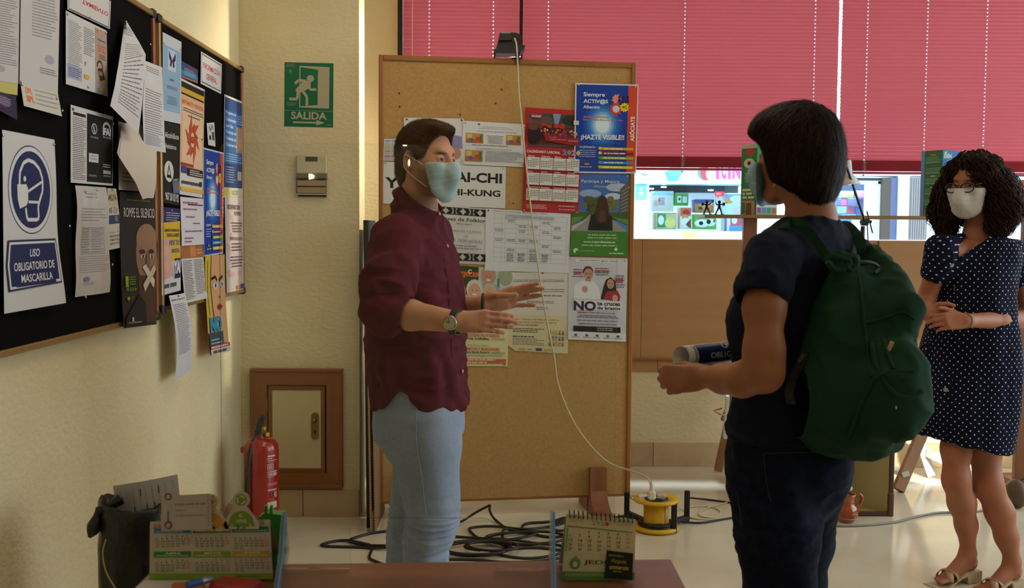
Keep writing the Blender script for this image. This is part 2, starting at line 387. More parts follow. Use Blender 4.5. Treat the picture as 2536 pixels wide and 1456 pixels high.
# ================================================================ BLINDS
def slatmat():
    m = bpy.data.materials.new('red_blind_slat'); m.use_nodes = True; nt = m.node_tree; b = nt.nodes['Principled BSDF']
    b.inputs['Base Color'].default_value = (*s2l('#cc5660'), 1); b.inputs['Roughness'].default_value = .45
    t = nt.nodes.new('ShaderNodeBsdfTranslucent'); t.inputs[0].default_value = (*s2l('#e07076'), 1)
    mx = nt.nodes.new('ShaderNodeMixShader'); mx.inputs[0].default_value = .34; nt.links.new(b.outputs[0], mx.inputs[1]); nt.links.new(t.outputs[0], mx.inputs[2])
    nt.links.new(mx.outputs[0], nt.nodes['Material Output'].inputs[0]); return m
SLAT = slatmat(); cordm = mat('pale_cord', '#d9cfd2', .7); metal_rail = mat('red_rail', '#b02a40', .4)
def slat_mesh(x0, x1, holes, tilt):
    xs = [x0]
    for h in sorted(holes): xs += [h-.0035, h+.0035]
    xs.append(x1); rows = [-.0125, -.006, -.0012, .0045, .0125]; mb = MB(); vs = []; c_, s_ = math.cos(tilt), math.sin(tilt)
    for r in rows:
        bow = .0036*(1-(r/.0125)**2)
        y, z = -bow*s_ + r*c_*-1, r*s_ - bow*c_*0+0; y = r*c_+bow*s_; z = r*s_-bow*c_
        for x in xs: vs.append((x, -y, z))
    n = len(xs); fs = []
    for j in range(4):
        for i in range(n-1):
            if j == 2 and i % 2 == 1: continue
            fs.append((j*n+i, j*n+i+1, (j+1)*n+i+1, (j+1)*n+i))
    mb.add(vs, fs, True); me = mb; return me
def blind(label, u0, u1, zbot, cords, tilt, Y=YW-.045, wand=()):
    x0, x1 = X_(u0, Y), X_(u1, Y); t = thing('window_blind', label, 'blind', ((x0+x1)/2, Y, zbot), 'red horizontal blinds across the front window'); xm = (x0+x1)/2
    cs = [X_(c, Y)-xm for c in cords]
    m0 = slat_mesh(x0-xm, x1-xm, cs, tilt).build('slat', SLAT, t, (xm, Y, zbot+.085)); zz = zbot+.085+.0222
    while zz < ZC-.07:
        c = m0.copy(); COL.objects.link(c); c.location = (random.uniform(-.0008, .0008), 0, zz-zbot); c.rotation_euler = (random.uniform(-.05, .05), 0, random.uniform(-.0004, .0004)); zz += .0222
    fl = slat_mesh(x0-xm, x1-xm, cs, .12).build('slat', SLAT, t, (xm, Y, zbot+.022))
    for k in range(1, 17):
        c = fl.copy(); COL.objects.link(c); c.location = (0, random.uniform(-.001, .001), .022+k*.0036); c.rotation_euler = (random.uniform(-.08, .08), 0, 0)
    MB().box((0, 0, 0), (x1-x0, .026, .014), bev=.003).build('bottom_rail', metal_rail, t, (xm, Y, zbot+.008))
    MB().box((0, 0, 0), (x1-x0, .03, .03), bev=.003).build('head_rail', metal_rail, t, (xm, Y, ZC-.04))
    for c in cs:
        mb = MB(); 
        for dy in (-.0145, .0145): mb.tube([(0, dy, .01), (0, dy, ZC-.05-zbot)], .0007, 4)
        mb.tube([(0, 0, 0), (0, 0, ZC-.05-zbot)], .0006, 4)
        pts = [(.012*math.sin(k*1.9), -.016-.004*math.cos(k*2.3), .012+.004*k) for k in range(18)]
        mb.tube(curve_pts(pts, 3), .0007, 4); mb.sphere((0, 0, -.006), .006, 8)
        mb.build('ladder_cord', cordm, t, (xm+c, Y, zbot))
    for wu in wand:
        MB().cyl((0, 0, 0), (0, 0, 1.0), .004, 8).build('tilt_wand', mat('clear_wand', '#e9a6ab', .2), t, (X_(wu, Y), Y-.022, ZC-1.1))
    return t
zbl = at(1700, 423, YW-.05).z
blind('red blind at the left end of the window, behind the floodlight', 998, 1282, zbl, (1062, 1218), 1.22, wand=(1021,))
blind('wide red blind in the middle, between the floodlight and the dark-haired head', 1290, 2061, zbl+.002, (1352, 1685, 2003), 1.2)
blind('red blind at the right end above the woman with glasses', 2069, 2920, zbl-.012, (2131, 2277, 2422, 2700), 1.05)
# ================================================================ NOTICE BOARDS on the left wall
XBD = -1.240
felt = mat('black_felt', '#0b0a0b', .95, bump=(300, .3), spec=.1); alub = mat('champagne_aluminium', '#a8875c', .35, metal=.6); plast = mat('black_plastic', '#161412', .4)
orw = mat('orange_brown_frame', '#a06040', .4, metal=.3)
def notice_board(label, y0, y1, za, zb_):
    t = thing('notice_board', label, 'notice board', (XL, (y0+y1)/2, za)); cy = (y0+y1)/2; cz = (za+zb_)/2; hx = (XL+XBD)/2
    MB().box((0, 0, 0), (XBD-XL-.004, y1-y0-.02, zb_-za-.02)).build('felt_panel', felt, t, (hx-.002, cy, cz))
    fw = .018
    for z in (za, zb_): MB().box((0, 0, 0), (XBD-XL+.006, y1-y0, fw), bev=.003).build('frame_rail', alub, t, (hx+.003, cy, z))
    for y in (y0, y1): MB().box((0, 0, 0), (XBD-XL+.006, fw, zb_-za), bev=.003).build('frame_stile', orw if y == y1 else alub, t, (hx+.003, y, cz))
    for y in (y0, y1):
        for z in (za, zb_): MB().box((0, 0, 0), (XBD-XL+.012, .034, .034), bev=.006).build('corner_cap', plast, t, (hx+.004, y, z))
    return t
zA, zB = 1.108, 2.178
b1 = notice_board('large black felt notice board on the left wall, nearer the camera', 2.1, 3.795, zA-.005, zB)
b2 = notice_board('smaller black felt notice board on the left wall, next to the corner', 3.86, 5.07, zA+.012, zB-.004)
def LQ(*p): return [onx(u, v, XBD+.002) for u, v in p]
NX = Vector((1, 0, 0))
def LS(name, label, cat, corners, col='#d9d7d6', lay=1, **k): return Sheet(name, label, cat, LQ(*corners), NX, col, lay, **k)
pinm = mat('steel_pin', '#c9c4ba', .25, metal=1); pingreen = mat('green_pin', '#1f7a42', .4); pinred = mat('red_pin', '#b02626', .4)
def pin(parent, p, n, m=None, r=.0042, name='push_pin'):
    n = Vector(n).normalized(); R = n.to_track_quat('Z', 'Y').to_matrix()
    MB().lathe([(0, -.001), (r, .0), (r*.95, .0012), (r*.6, .0028), (0, .0032)], n=10, R=R).build(name, m or pinm, parent, Vector(p))
def pins(sh, *st, m=None):
    for a, b in st: pin(sh.obj, sh.P(a, b, 0)+sh.n*.0015, sh.n, m)
def wavy(a1=.006, f=1.0, ph=0, lift=0): return lambda a, b: a1*(.5+.5*math.sin(f*PI*2*b+ph))*(1-a*.0)+lift*b*b
# --- board 1 sheets
S = LS('notice_sheet', 'typed notice with a signature at the far left edge, over a yellow sheet', 'paper sheet', ((-60, -70), (48, -45), (44, 208), (-62, 190)), '#c9c6c4')
S.words(.08, .06, .95, .84, 34, '#77757a', .35); S.ell(.55, .88, .12, .035, '#aaa7ad'); S.build()
S = LS('yellow_sheet', 'yellow sheet edge showing beneath the typed notice at far left', 'paper sheet', ((-60, 150), (46, 170), (43, 236), (-62, 218)), '#c9bd6a', 0); S.build()
S = LS('notice_sheet', 'tall typed notice with one stamp, second sheet from the left edge', 'paper sheet', ((50, -70), (147, -45), (141, 232), (46, 208)), '#cbc8c7', 2)
S.words(.28, .02, .95, .55, 20, '#7d7b80', .33); S.ell(.75, .72, .13, .04, '#a8a5b0'); S.words(.5, .8, .95, .86, 3, '#77757a', .4); S.build(); pins(S, (.03, .98))
S = LS('note_slip', 'slip with two orange words under the tall typed notice', 'note', ((47, 205), (139, 226), (145, 288), (50, 262)), '#cfcac2', 3, curl=lambda a, b: .006*b)
S.text('DPL', .1, .14, .27, .4, '#ef7a3c', .03); S.text('SPL', .1, .48, .3, .76, '#ef7a3c', .03); S.words(.34, .12, .95, .85, 4, '#a7a4aa', .22); S.build(); pins(S, (.02, .06), (.93, .3))
S = LS('purple_card', 'small purple card hanging below the yellow sheet', 'card', ((-14, 224), (39, 238), (32, 297), (-16, 272)), '#2b2344', 1, curl=lambda a, b: .01*b); S.ell(.35, .4, .3, .28, '#5a4a78', 16); S.words(.12, .2, .7, .6, 4, '#a892a0', .4); S.build()
S = LS('title_card', 'white card with red capitals TAMIENTO at the top of the near board', 'sign', ((112, -52), (271, 3), (268, 72), (163, 23)), '#d2cfcd', 4)
S.q[0] = onx(162, -60, XBD+.002); S.V.clear(); S.F.clear(); S.C.clear(); S.k = 0; S.rect(0, 0, 1, 1, '#d2cfcd'); S.pline([(.03, .0), (.03, .96), (.97, .96), (.97, 0)], .012, '#55534f')
S.tpx('TAMIENTO', 199, 8, 264, 31, '#c0343a', .02); S.build(); pins(S, (.5, .93))
S = LS('info_leaflet', 'three-panel leaflet with a padlock photo under the red-lettered card', 'leaflet', ((161, 26), (262, 76), (265, 239), (161, 208)), '#d3d0cf', 2)
S.words(.05, .1, .36, .72, 24, '#66646c', .34); S.rect(.03, .71, .36, .9, '#a4a9c4'); S.words(.06, .74, .33, .88, 5, '#4b5078', .4); S.words(.41, .1, .67, .5, 15, '#66646c', .34)
S.rect(.69, .03, .99, .86, '#b59a86'); S.rect(.69, .86, .99, .99, '#9fb2cf'); S.text('7', .73, .06, .77, .12, '#c0302c', .03); S.text('7', .42, .6, .46, .66, '#c0302c', .03); S.text('hipoteca', .76, .17, .96, .22, '#3c6fae', .02); S.words(.76, .26, .97, .38, 3, '#d0605c', .45); S.words(.78, .4, .97, .48, 3, '#5c5458', .4)
S.pline([(.8+.07*math.cos(t), .6-.09*math.sin(t)) for t in [k*PI/8 for k in range(9)]], .02, '#4c423c'); S.poly([(.74, .63), (.86, .6), (.93, .76), (.8, .8)], '#3d332d'); S.rect(.75, .66, .86, .72, '#83776c')
S.rect(.41, .78, .52, .84, '#d8b03a'); S.rect(.76, .9, .9, .95, '#d8b03a'); S.build(); pins(S, (.03, .04), (.5, .95), (.97, .04))
S = LS('helpline_leaflet', 'black and white three-panel leaflet reading DROGAS with a telephone sign', 'leaflet', ((173, 259), (278, 289), (277, 460), (173, 452)), '#d2cfce', 2)
S.rect(.36, .05, .99, .97, '#171617'); S.rect(.05, .08, .33, .12, '#252427'); S.words(.04, .14, .33, .96, 34, '#6d6b70', .4)
S.ell(.53, .24, .065, .075, '#d9d7d6'); S.ell(.53, .24, .052, .062, '#171617'); S.pline([(.51, .2), (.52, .22), (.52, .26), (.545, .285)], .022, '#d9d7d6'); S.text('967 50 50 20', .44, .345, .62, .37, '#c9c7c6', .01)
S.rect(.4, .58, .63, .7, '#cfccc9'); S.words(.44, .6, .6, .68, 2, '#77757a', .3); S.words(.4, .87, .63, .9, 2, '#c9c7c6', .3)
S.pline([(.83+.09*math.cos(t), .21-.09*math.sin(t)) for t in [k*PI/10 for k in range(11)]], .025, '#e4e2e1'); S.text('FA', .755, .19, .91, .295, '#e4e2e1', .05); S.line(.74, .21, .745, .3, .022, '#e4e2e1'); S.line(.92, .21, .915, .3, .022, '#e4e2e1')
S.text('FAMILIAS ANÓNIMAS', .73, .31, .94, .335, '#c9c7c6', .01); S.words(.74, .7, .93, .76, 2, '#c9c7c6', .4); S.text('DROGAS', .745, .79, .93, .84, '#e4e2e1', .03); S.text('¿PIDE AYUDA?', .745, .86, .93, .885, '#c9c7c6', .01); S.build(); pins(S, (.99, .1)); pins(S, (.04, .05), m=pingreen)
# mask sign poster
def mask_poster(S, x=0):
    blue = '#1f2a5a'; wh = '#dcdadc'
    S.ell(.5, .315, .415, .255, '#2a2e54', 40); S.ell(.5, .315, .405, .248, wh, 40); S.ell(.5, .315, .365, .222, blue, 40)
    head = [(.28, .30), (.29, .22), (.36, .165), (.45, .145), (.56, .155), (.66, .19), (.715, .25), (.71, .32), (.66, .365), (.62, .41), (.63, .475), (.60, .487), (.42, .487), (.40, .46), (.39, .42)]
    S.pline(head, .03, wh); S.ell(.375, .255, .025, .016, wh, 14)
    S.poly([(.235, .29), (.4, .285), (.43, .31), (.43, .375), (.4, .405), (.28, .425), (.24, .37)], wh)
    S.pline([(.43, .325), (.70, .262)], .022, wh); S.pline([(.43, .385), (.62, .385)], .022, wh)
    S.poly([(.06, .60), (.93, .60), (.955, .70), (.955, .87), (.06, .885), (.03, .74)], '#2a2e54'); S.poly([(.08, .612), (.915, .612), (.94, .70), (.94, .86), (.08, .873), (.045, .74)], wh); S.poly([(.1, .625), (.9, .625), (.915, .70), (.915, .845), (.1, .86), (.07, .74)], blue)
    S.text('USO', .42, .655, .6, .70, wh, .015, .25); S.text('OBLIGATORIO DE', .14, .728, .85, .775, wh, .015); S.text('MASCARILLA', .25, .797, .79, .843, wh, .015)
S = LS('mask_poster', 'large white poster with a blue disc and the words USO OBLIGATORIO DE MASCARILLA', 'poster', ((-1, 321), (129, 346), (142, 750), (4, 777)), '#d2d0d1', 2, curl=lambda a, b: .004+.006*math.sin(b*7+1)*a*b+.012*b*b*a); mask_poster(S); S.build(); pins(S, (.97, .03), (.0, .03))
S = LS('sleeved_document', 'document with a table in a shiny plastic sleeve, right of the mask poster', 'document', ((183, 459), (261, 464), (270, 723), (184, 736)), '#c8c3c2', 3, gloss=1, curl=lambda a, b: .003*math.sin(b*9)+.004*math.sin(a*6+b*4))
S.words(.25, .06, .85, .12, 2, '#8d898e', .3); S.words(.12, .2, .9, .33, 5, '#8d898e', .25); S.pline([(.18, .38), (.85, .38), (.85, .62), (.18, .62), (.18, .38)], .006, '#8d898e')
for i in range(9): S.line(.18, .405+i*.024, .85, .405+i*.024, .004, '#9d999e')
S.words(.2, .385, .45, .62, 10, '#848086', .3); S.words(.52, .385, .82, .62, 10, '#a09ca2', .3); S.words(.1, .64, .95, .8, 8, '#8d898e', .25); S.ell(.3, .85, .08, .022, '#7a7aa8'); S.words(.2, .87, .5, .91, 3, '#9a9ab8', .3); S.build(); pins(S, (.25, .05), (.7, .03), (.25, 1.0))
S = LS('hanging_calendar', 'small colourful wall calendar sheet beside the plastic sleeve', 'calendar', ((262, 466), (284, 467), (302, 612), (266, 619)), '#cfc9c0', 4)
S.rect(.05, .03, .95, .28, '#c9b89a'); S.text('MELFA', .08, .1, .9, .2, '#4c4a38', .02); S.text('05', .1, .31, .38, .41, '#3a3a44', .02); S.words(.45, .3, .9, .42, 4, '#75705f', .4); S.rect(.03, .44, .97, .585, '#33477a'); S.ell(.68, .5, .15, .05, '#8a7a5a'); S.month(.06, .63, .97, 1.0, '#3a3838', '#b83a3a', 5, 29); S.build(); pins(S, (.5, .02))
# silence poster
S = LS('silence_poster', 'dark poster ROMPE EL SILENCIO with a man whose mouth is taped with an X', 'poster', ((292, 474), (381, 480), (384, 803), (293, 813)), '#262120', 1, curl=lambda a, b: .004+.02*b*b*(1-a)*.6)
S.ell(.72, .42, .34, .23, '#2a1a13', 30); S.ell(.72, .46, .31, .22, '#8d6a55', 30); S.poly([(.46, .62), (.98, .62), (.98, .98), (.6, .98), (.48, .8)], '#4a3428'); S.ell(.72, .35, .3, .12, '#94715c', 24); S.ell(.58, .44, .09, .018, '#3a2820', 14); S.ell(.84, .44, .09, .018, '#3a2820', 14); S.ell(.59, .475, .06, .016, '#cbb8a8', 14); S.ell(.85, .475, .06, .016, '#cbb8a8', 14); S.ell(.595, .476, .025, .015, '#1c1512', 12); S.ell(.855, .476, .025, .015, '#1c1512', 12)
S.poly([(.70, .45), (.76, .45), (.8, .56), (.66, .56)], '#7a5846'); S.poly([(.56, .555), (.66, .535), (.93, .66), (.9, .715), (.85, .7)], '#cdbfae'); S.poly([(.9, .54), (.97, .575), (.62, .745), (.57, .69)], '#c1b29f'); S.poly([(.05, .93), (.45, .76), (.62, .82), (.66, .99), (.04, .99)], '#1b1716')
S.text('ROMPE EL SILENCIO', .07, .115, .93, .185, '#cfcbc8', .0); S.words(.15, .05, .8, .07, 1, '#5c6a2c', .5)
S.text('1', .07, .62, .15, .7, '#7fa32c', .06); S.words(.17, .62, .36, .69, 4, '#6f8f2c', .45); S.text('967 52 34 34', .08, .705, .36, .73, '#7fa32c', .02); S.ell(.13, .785, .04, .014, '#7fa32c', 12); S.words(.19, .77, .3, .81, 3, '#55662a', .4); S.words(.1, .955, .5, .975, 1, '#8a8684', .5); S.rect(.2, .925, .25, .955, '#b9b5b3'); S.build(); pins(S, (.85, .03), m=pinred)
# small white sheet, pad and curled sheets
S = LS('white_sheet', 'white sheet with green marks pinned behind the drooping stapled pad', 'paper sheet', ((292, 300), (379, 330), (380, 476), (293, 470)), '#cfcccd', 1); S.words(.1, .72, .8, .9, 3, '#6a7a60', .35); S.build(); pins(S, (.08, .04))
def pad(label, name, rows, n, w0):
    """stack of n stapled pages: rows = list of (uL,vL,uR,vR,lift)"""
    t = None
    for k in range(n):
        mb = MB(); pts = []; R = rows
        for i, (ul, vl, ur, vr, lf) in enumerate(R):
            f = i/(len(R)-1)
            for j in range(5):
                a = j/4; p = onx(ul+(ur-ul)*a, vl+(vr-vl)*a, XBD+.006+lf*.9); pts.append(p+Vector((k*.0022*(f+.15), -k*.002*f, -k*.004*f+.002*math.sin(a*5+k))))
        fs = [(i*5+j, (i+1)*5+j, (i+1)*5+j+1, i*5+j+1) for i in range(len(R)-1) for j in range(4)]
        mb.add(pts, fs, True)
        if t is None: t = thing(name, label, 'stapled pages', onx(R[0][0], R[0][1], XBD))
        mb.build('page', mat('old_paper', '#cfc3b4', .8), t)
    return t
pad('thick pad of stapled pages drooping under the two curled letters', 'stapled_pad', [(300, 308, 340, 300, .005), (297, 340, 384, 342, .02), (289, 378, 383, 385, .04), (330, 440, 380, 440, .045), (345, 476, 372, 472, .03)], 7, 1)
def curled(name, label, rows, lines, head=None):
    S = Sheet(name, label, 'letter', [onx(*rows[0][:2], XBD+.03), onx(*rows[0][2:4], XBD+.03), onx(*rows[-1][2:4], XBD+.03), onx(*rows[-1][:2], XBD+.03)], NX, '#d6d4d6', 1, poly=False)
    def P(a, b, k):
        x = b*(len(rows)-1); i = min(int(x), len(rows)-2); f = x-i; f2 = f*f*(3-2*f) if False else f
        r0, r1 = rows[i], rows[i+1]; r = [r0[j]*(1-f2)+r1[j]*f2 for j in range(5)]
        lf = r[4]+.012*math.sin(a*3); return onx(r[0]+(r[2]-r[0])*a, r[1]+(r[3]-r[1])*a, XBD+.008+lf)+NX*k*.0003
    S.P = P; S.curl = lambda a, b: 0; S.rect(0, 0, 1, 1, '#d4d2d5', (8, 16)); S.words(*lines, '#7c7a82', .3)
    if head: S.words(*head, '#7c7a82', .3); 
    S.build(); return S
c1 = curled('curled_letter', 'white letter curling off the near board, pinned by its top left corner', [(309, 48, 315, 55, .004), (303, 95, 345, 105, .01), (295, 150, 361, 135, .03), (284, 215, 353, 250, .05), (273, 262, 343, 332, .05)], (.2, .3, .95, .9, 22), (.25, .08, .9, .2, 4))
pins(c1, (.3, .02)); c2 = curled('curled_letter', 'white letter with a table hanging over the frame between the two boards', [(356, 149, 402, 167, .004), (357, 200, 403, 222, .02), (353, 270, 406, 285, .03), (355, 330, 408, 345, .03), (356, 369, 411, 378, .02)], (.1, .3, .92, .92, 26), (.12, .05, .8, .12, 3))
S = LS
# --- board 2 sheets
S = LS('butterfly_flyer', 'light blue flyer with a dark butterfly at the top of the far board', 'flyer', ((401, 79), (448, 104), (445, 307), (402, 298)), '#c9ccd4', 2)
S.rect(.02, .13, .97, .88, '#8fb0cf'); S.rect(.28, .16, .7, .4, '#c5cddd'); 
for sx in (-1, 1): S.poly([(.5, .28), (.5+sx*.04, .25), (.5+sx*.18, .17), (.5+sx*.17, .26), (.5+sx*.08, .3)], '#2a2350'); S.poly([(.5, .28), (.5+sx*.1, .3), (.5+sx*.13, .34), (.5+sx*.05, .36)], '#332a5c')
S.text('ADEA', .36, .49, .62, .52, '#6b6a86', .02); S.words(.22, .58, .78, .62, 3, '#5b6478', .4, center=True); S.words(.2, .7, .8, .8, 7, '#5b6478', .32, center=True); S.build(); pins(S, (.05, .12), (.93, .1))
S = LS('blue_card', 'small blue picture card right of the butterfly flyer', 'card', ((447, 149), (489, 173), (489, 207), (447, 192)), '#27507e', 1); S.rect(.0, .0, 1, .25, '#2c4472'); S.rect(.0, .5, 1, .8, '#3b7fb0'); S.words(.2, .3, .9, .75, 4, '#9fb9cf', .4); S.rect(.4, .1, .9, .22, '#8c3438'); S.rect(0, .85, 1, 1, '#9a6a58'); S.build()
S = LS('title_card', 'white card reading INFORMACIÓN GENERAL in red on the far board', 'sign', ((497, 127), (549, 159), (547, 233), (496, 207)), '#d5d2d3', 1); S.pline([(.04, .06), (.97, .06), (.97, .92), (.04, .92), (.04, .06)], .014, '#4a4845'); S.text('INFORMACIÓN', .1, .24, .9, .46, '#c23a40', .01); S.text('GENERAL', .26, .58, .76, .76, '#c23a40', .01); S.build(); pins(S, (.06, .06), (.95, .08), (.5, .93))
S = LS('sun_poster', 'orange poster with a red sun figure and a yellow and black heading', 'poster', ((447, 193), (506, 222), (501, 490), (444, 481)), '#d6cfc9', 1)
S.rect(.02, .03, .98, .97, '#d9d4cf'); S.rect(.02, .12, .98, .81, '#dfae87'); S.rect(.08, .2, .92, .74, '#e3bfa0'); S.rect(.02, .02, .98, .13, '#1d1b1a'); S.rect(.02, .07, .98, .115, '#d2a63a'); S.text('INFÓRMATE Y PARTICIPA', .06, .16, .95, .215, '#d8672f', .01); S.words(.1, .235, .94, .275, 2, '#514a45', .45, center=True); S.words(.3, .29, .8, .31, 1, '#514a45', .5)
for k in range(12):
    t = k*PI/6; r1 = .33 if k % 2 == 0 else .24; c_, s_ = math.cos(t), math.sin(t); q = t+.35; asp = S.W/S.H
    S.poly([(.5+.1*math.cos(t-.3), .5+.1*math.sin(t-.3)*asp), (.5+r1*.6*math.cos(t-.18), .5+r1*.6*math.sin(t-.18)*asp), (.5+r1*math.cos(q), .5+r1*math.sin(q)*asp), (.5+.1*math.cos(t+.3), .5+.1*math.sin(t+.3)*asp)], '#b0402a' if k % 2 else '#c4552f')
S.ell(.5, .5, .12, .03, '#b8492c'); S.rect(.02, .72, .55, .745, '#a33c34'); S.rect(.04, .75, .25, .81, '#3a4686'); S.rect(.28, .755, .96, .825, '#1d1b1a'); S.words(.38, .765, .93, .82, 3, '#cfc9c4', .5); S.words(.06, .87, .9, .9, 1, '#4c4a4c', .9); S.rect(.82, .86, .92, .905, '#29282a'); S.rect(.02, .93, .98, .965, '#d9b244'); S.build(); pins(S, (.97, .01)); pins(S, (.9, .47), m=mat('brown_pin', '#6b3b20'))
S = LS('help_flyer', 'black flyer with a white triangle sign in a circle and large white numbers', 'flyer', ((400, 300), (444, 309), (443, 510), (405, 502)), '#151415', 1); S.text('Alcohólicos', .15, .12, .95, .19, '#c9c6c4', .02); S.text('Anónimos', .15, .26, .8, .32, '#c9c6c4', .02); S.ell(.35, .6, .28, .13, '#cfccca', 26); S.poly([(.35, .5), (.5, .68), (.2, .68)], '#1a1919'); S.poly([(.35, .55), (.42, .64), (.28, .64)], '#cfccca'); S.text('967 50 03 92', .1, .86, .95, .96, '#c9c6c4', .03); S.build(); pins(S, (.35, .02), m=pingreen)
S = LS('photo_card', 'tiny blue photo card over the black flyer', 'card', ((424, 442), (443, 441), (443, 478), (427, 479)), '#3d6ea2', 3); S.rect(0, 0, 1, .2, '#3a5a3c'); S.rect(.2, .35, .9, .8, '#8a6a50'); S.words(.1, .05, .9, .15, 1, '#d8c050', .6); S.build()
S = LS('paper_tag', 'little torn white tag with black marks, alone on the far board', 'note', ((511, 305), (530, 303), (533, 363), (515, 359)), '#d0cecb', 1); S.pline([(.25, .15), (.45, .35), (.65, .1), (.8, .3)], .06, '#333'); S.rect(.2, .55, .45, .75, '#222'); S.rect(.6, .4, .9, .75, '#444'); S.build()
def activos(S, head=True):
    """blue HAZTE VISIBLE poster content, s,t local"""
    S.rect(.02, .015, .84, .985, '#123c9c'); S.rect(.84, .015, .985, .985, '#d6472a')
    for k in range(7): S.ell(.44, .46, .32-.035*k, .27-.03*k, ['#1747a8', '#1d55b4', '#2a68c2', '#4584cf', '#6da5dc', '#a3c9e8', '#d4e6f2'][k], 22)
    S.text('Siempre', .13, .10, .47, .16, '#dfe3ea', .02); S.text('ACTiV@S', .13, .175, .52, .23, '#dfe3ea', .03); S.text('Albacete', .13, .245, .39, .28, '#dfe3ea', .015)
    def gear(x, y, r, c, n=9):
        asp = S.W/S.H; pts = []
        for k in range(n*4):
            q = r*(1.0 if k % 4 < 2 else .8); t = 2*PI*k/(n*4); pts.append((x+q*math.cos(t), y+q*math.sin(t)*asp))
        S.poly(pts, c)
    gear(.66, .17, .08, '#dd8f78'); gear(.65, .28, .105, '#d2402a'); S.ell(.65, .28, .055, .04, '#c9ccda', 18); gear(.785, .26, .075, '#e3cf2a', 11); S.text('4+5', .75, .235, .82, .28, '#1c1c1c', .02)
    for x in (.7, .76, .83): S.ell(x, .145, .022, .016, '#1a2366', 12); S.rect(x-.022, .165, x+.022, .21, '#1a2366')
    S.text('Asociación de Personas', .13, .36, .54, .385, '#d07a5c', .015); S.text('Desempleadas Mayores de 45 años', .13, .395, .76, .42, '#d07a5c', .015)
    S.text('¡HAZTE VISIBLE!!', .10, .57, .79, .64, '#e4e7ee', .03); S.text('TEL. 626 77 99 08', .28, .655, .72, .675, '#1c7a9c', .01); S.text('OS ESPERAMOS!!', .08, .70, .33, .722, '#c9d2e2', .015); S.words(.08, .74, .34, .83, 4, '#a9b8d6', .35)
    for k, (c, c2) in enumerate((('#d0a22c', '#e3c33a'), ('#8a1f30', '#8a1f30'), ('#8fae2f', '#2f9a4a'), ('#3a8cc0', '#3aa0c8'), ('#d9c642', '#c9a82c'))):
        y = .71+.052*k; S.poly([(.40, y), (.96, y+.004), (.93, y+.018), (.96, y+.032), (.40, y+.03), (.43, y+.015)], c); S.words(.47, y+.007, .82, y+.024, 1, '#e6dfc0', .7); S.ell(.41, y+.012, .03, .017, c2 if k != 1 else '#d0c8d0', 12)
    S.text('ASÓCIATE', .87, .36, .95, .64, '#e8e2e2', .03, vert=True); S.ell(.2, .9, .05, .012, '#a6863a', 12); S.words(.1, .925, .33, .94, 1, '#b9c3da', .6)
S = LS('membership_poster', 'blue HAZTE VISIBLE poster with an orange edge, on the black far board', 'poster', ((502, 365), (552, 378), (551, 628), (503, 636)), '#c9cdd6', 2); activos(S); S.build()
S = LS('programme_poster', 'blue programme poster with a photo, top right of the far board', 'poster', ((555, 233), (602, 253), (600, 491), (552, 489)), '#c9c6b8', 1)
S.rect(.02, .02, .98, .9, '#2d5c98'); S.rect(.02, .02, .98, .14, '#233f78'); S.rect(.62, .28, .98, .54, '#9a8478'); S.ell(.82, .44, .12, .07, '#b98c72'); S.rect(.02, .66, .98, .9, '#223a70')
for i, (st, x1) in enumerate((('Programa de', .6), ('Colaboración', .6), ('con las', .45), ('Víctimas de', .6), ('Violencia de', .6), ('Género', .65))): S.text(st, .08, .15+.062*i, x1, .185+.062*i, '#bcd0e6', .015)
S.words(.65, .16, .95, .26, 4, '#9dbbe0', .35); S.words(.08, .56, .95, .65, 4, '#8fb2da', .4); S.words(.08, .69, .6, .86, 7, '#9aa9cc', .35); S.rect(.7, .73, .92, .82, '#b4a9a4'); S.rect(.02, .9, .98, .99, '#c9c6a6'); S.rect(.08, .92, .35, .975, '#d2c24a'); S.text('UCES', .42, .925, .72, .97, '#3c5c9a', .02); S.build()
S = LS('campaign_poster', 'yellow and navy campaign poster shouting ¡YA! with photos of hands', 'poster', ((397, 512), (445, 517), (446, 719), (399, 732)), '#c9c7cc', 2)
S.rect(.02, .0, .98, .2, '#26285c'); S.poly([(.02, .18), (.98, .15), (.98, .65), (.02, .6)], '#d2b02c'); S.poly([(.02, .36), (.4, .36), (.62, .8), (.02, .84)], '#caa0a0'); S.ell(.22, .5, .16, .06, '#d8a890'); S.ell(.3, .68, .18, .07, '#d6a68c'); S.rect(.66, .6, .98, .84, '#26285c'); S.rect(.02, .84, .98, .99, '#cccad0')
S.words(.25, .05, .95, .16, 4, '#b9bad2', .35); S.text('CAMPAÑA DE PREVENCIÓN', .14, .24, .92, .28, '#26285c', .02); S.text('CONTRA LA DIABETES', .26, .3, .92, .34, '#26285c', .02); S.text('PIDE TU', .4, .38, .92, .44, '#6a6a8c', .03); S.text('ANALÍTICA', .5, .47, .95, .53, '#6a6a8c', .03); S.text('¡YA!', .6, .62, .97, .82, '#e2e2ea', .06); S.text('B', .06, .03, .14, .1, '#c04848', .02); S.words(.1, .87, .9, .93, 1, '#555', .8); S.build(); pins(S, (.52, .03))
S = LS('handwritten_note', 'white handwritten note in violet ink in the middle of the far board', 'note', ((444, 487), (501, 492), (500, 605), (444, 609)), '#d2cfd8', 3, curl=lambda a, b: .006*b)
S.words(.1, .08, .95, .14, 1, '#a85a78', .7); S.words(.1, .22, .85, .27, 1, '#9c5f80', .7); S.words(.2, .38, .6, .43, 1, '#9c5f80', .7); S.words(.5, .52, .8, .56, 1, '#9c5f80', .7); S.words(.15, .68, .95, .73, 1, '#8c6a90', .6); S.words(.12, .82, .5, .96, 2, '#9c5f80', .4); S.line(.3, .15, .95, .15, .015, '#44343c'); S.build()
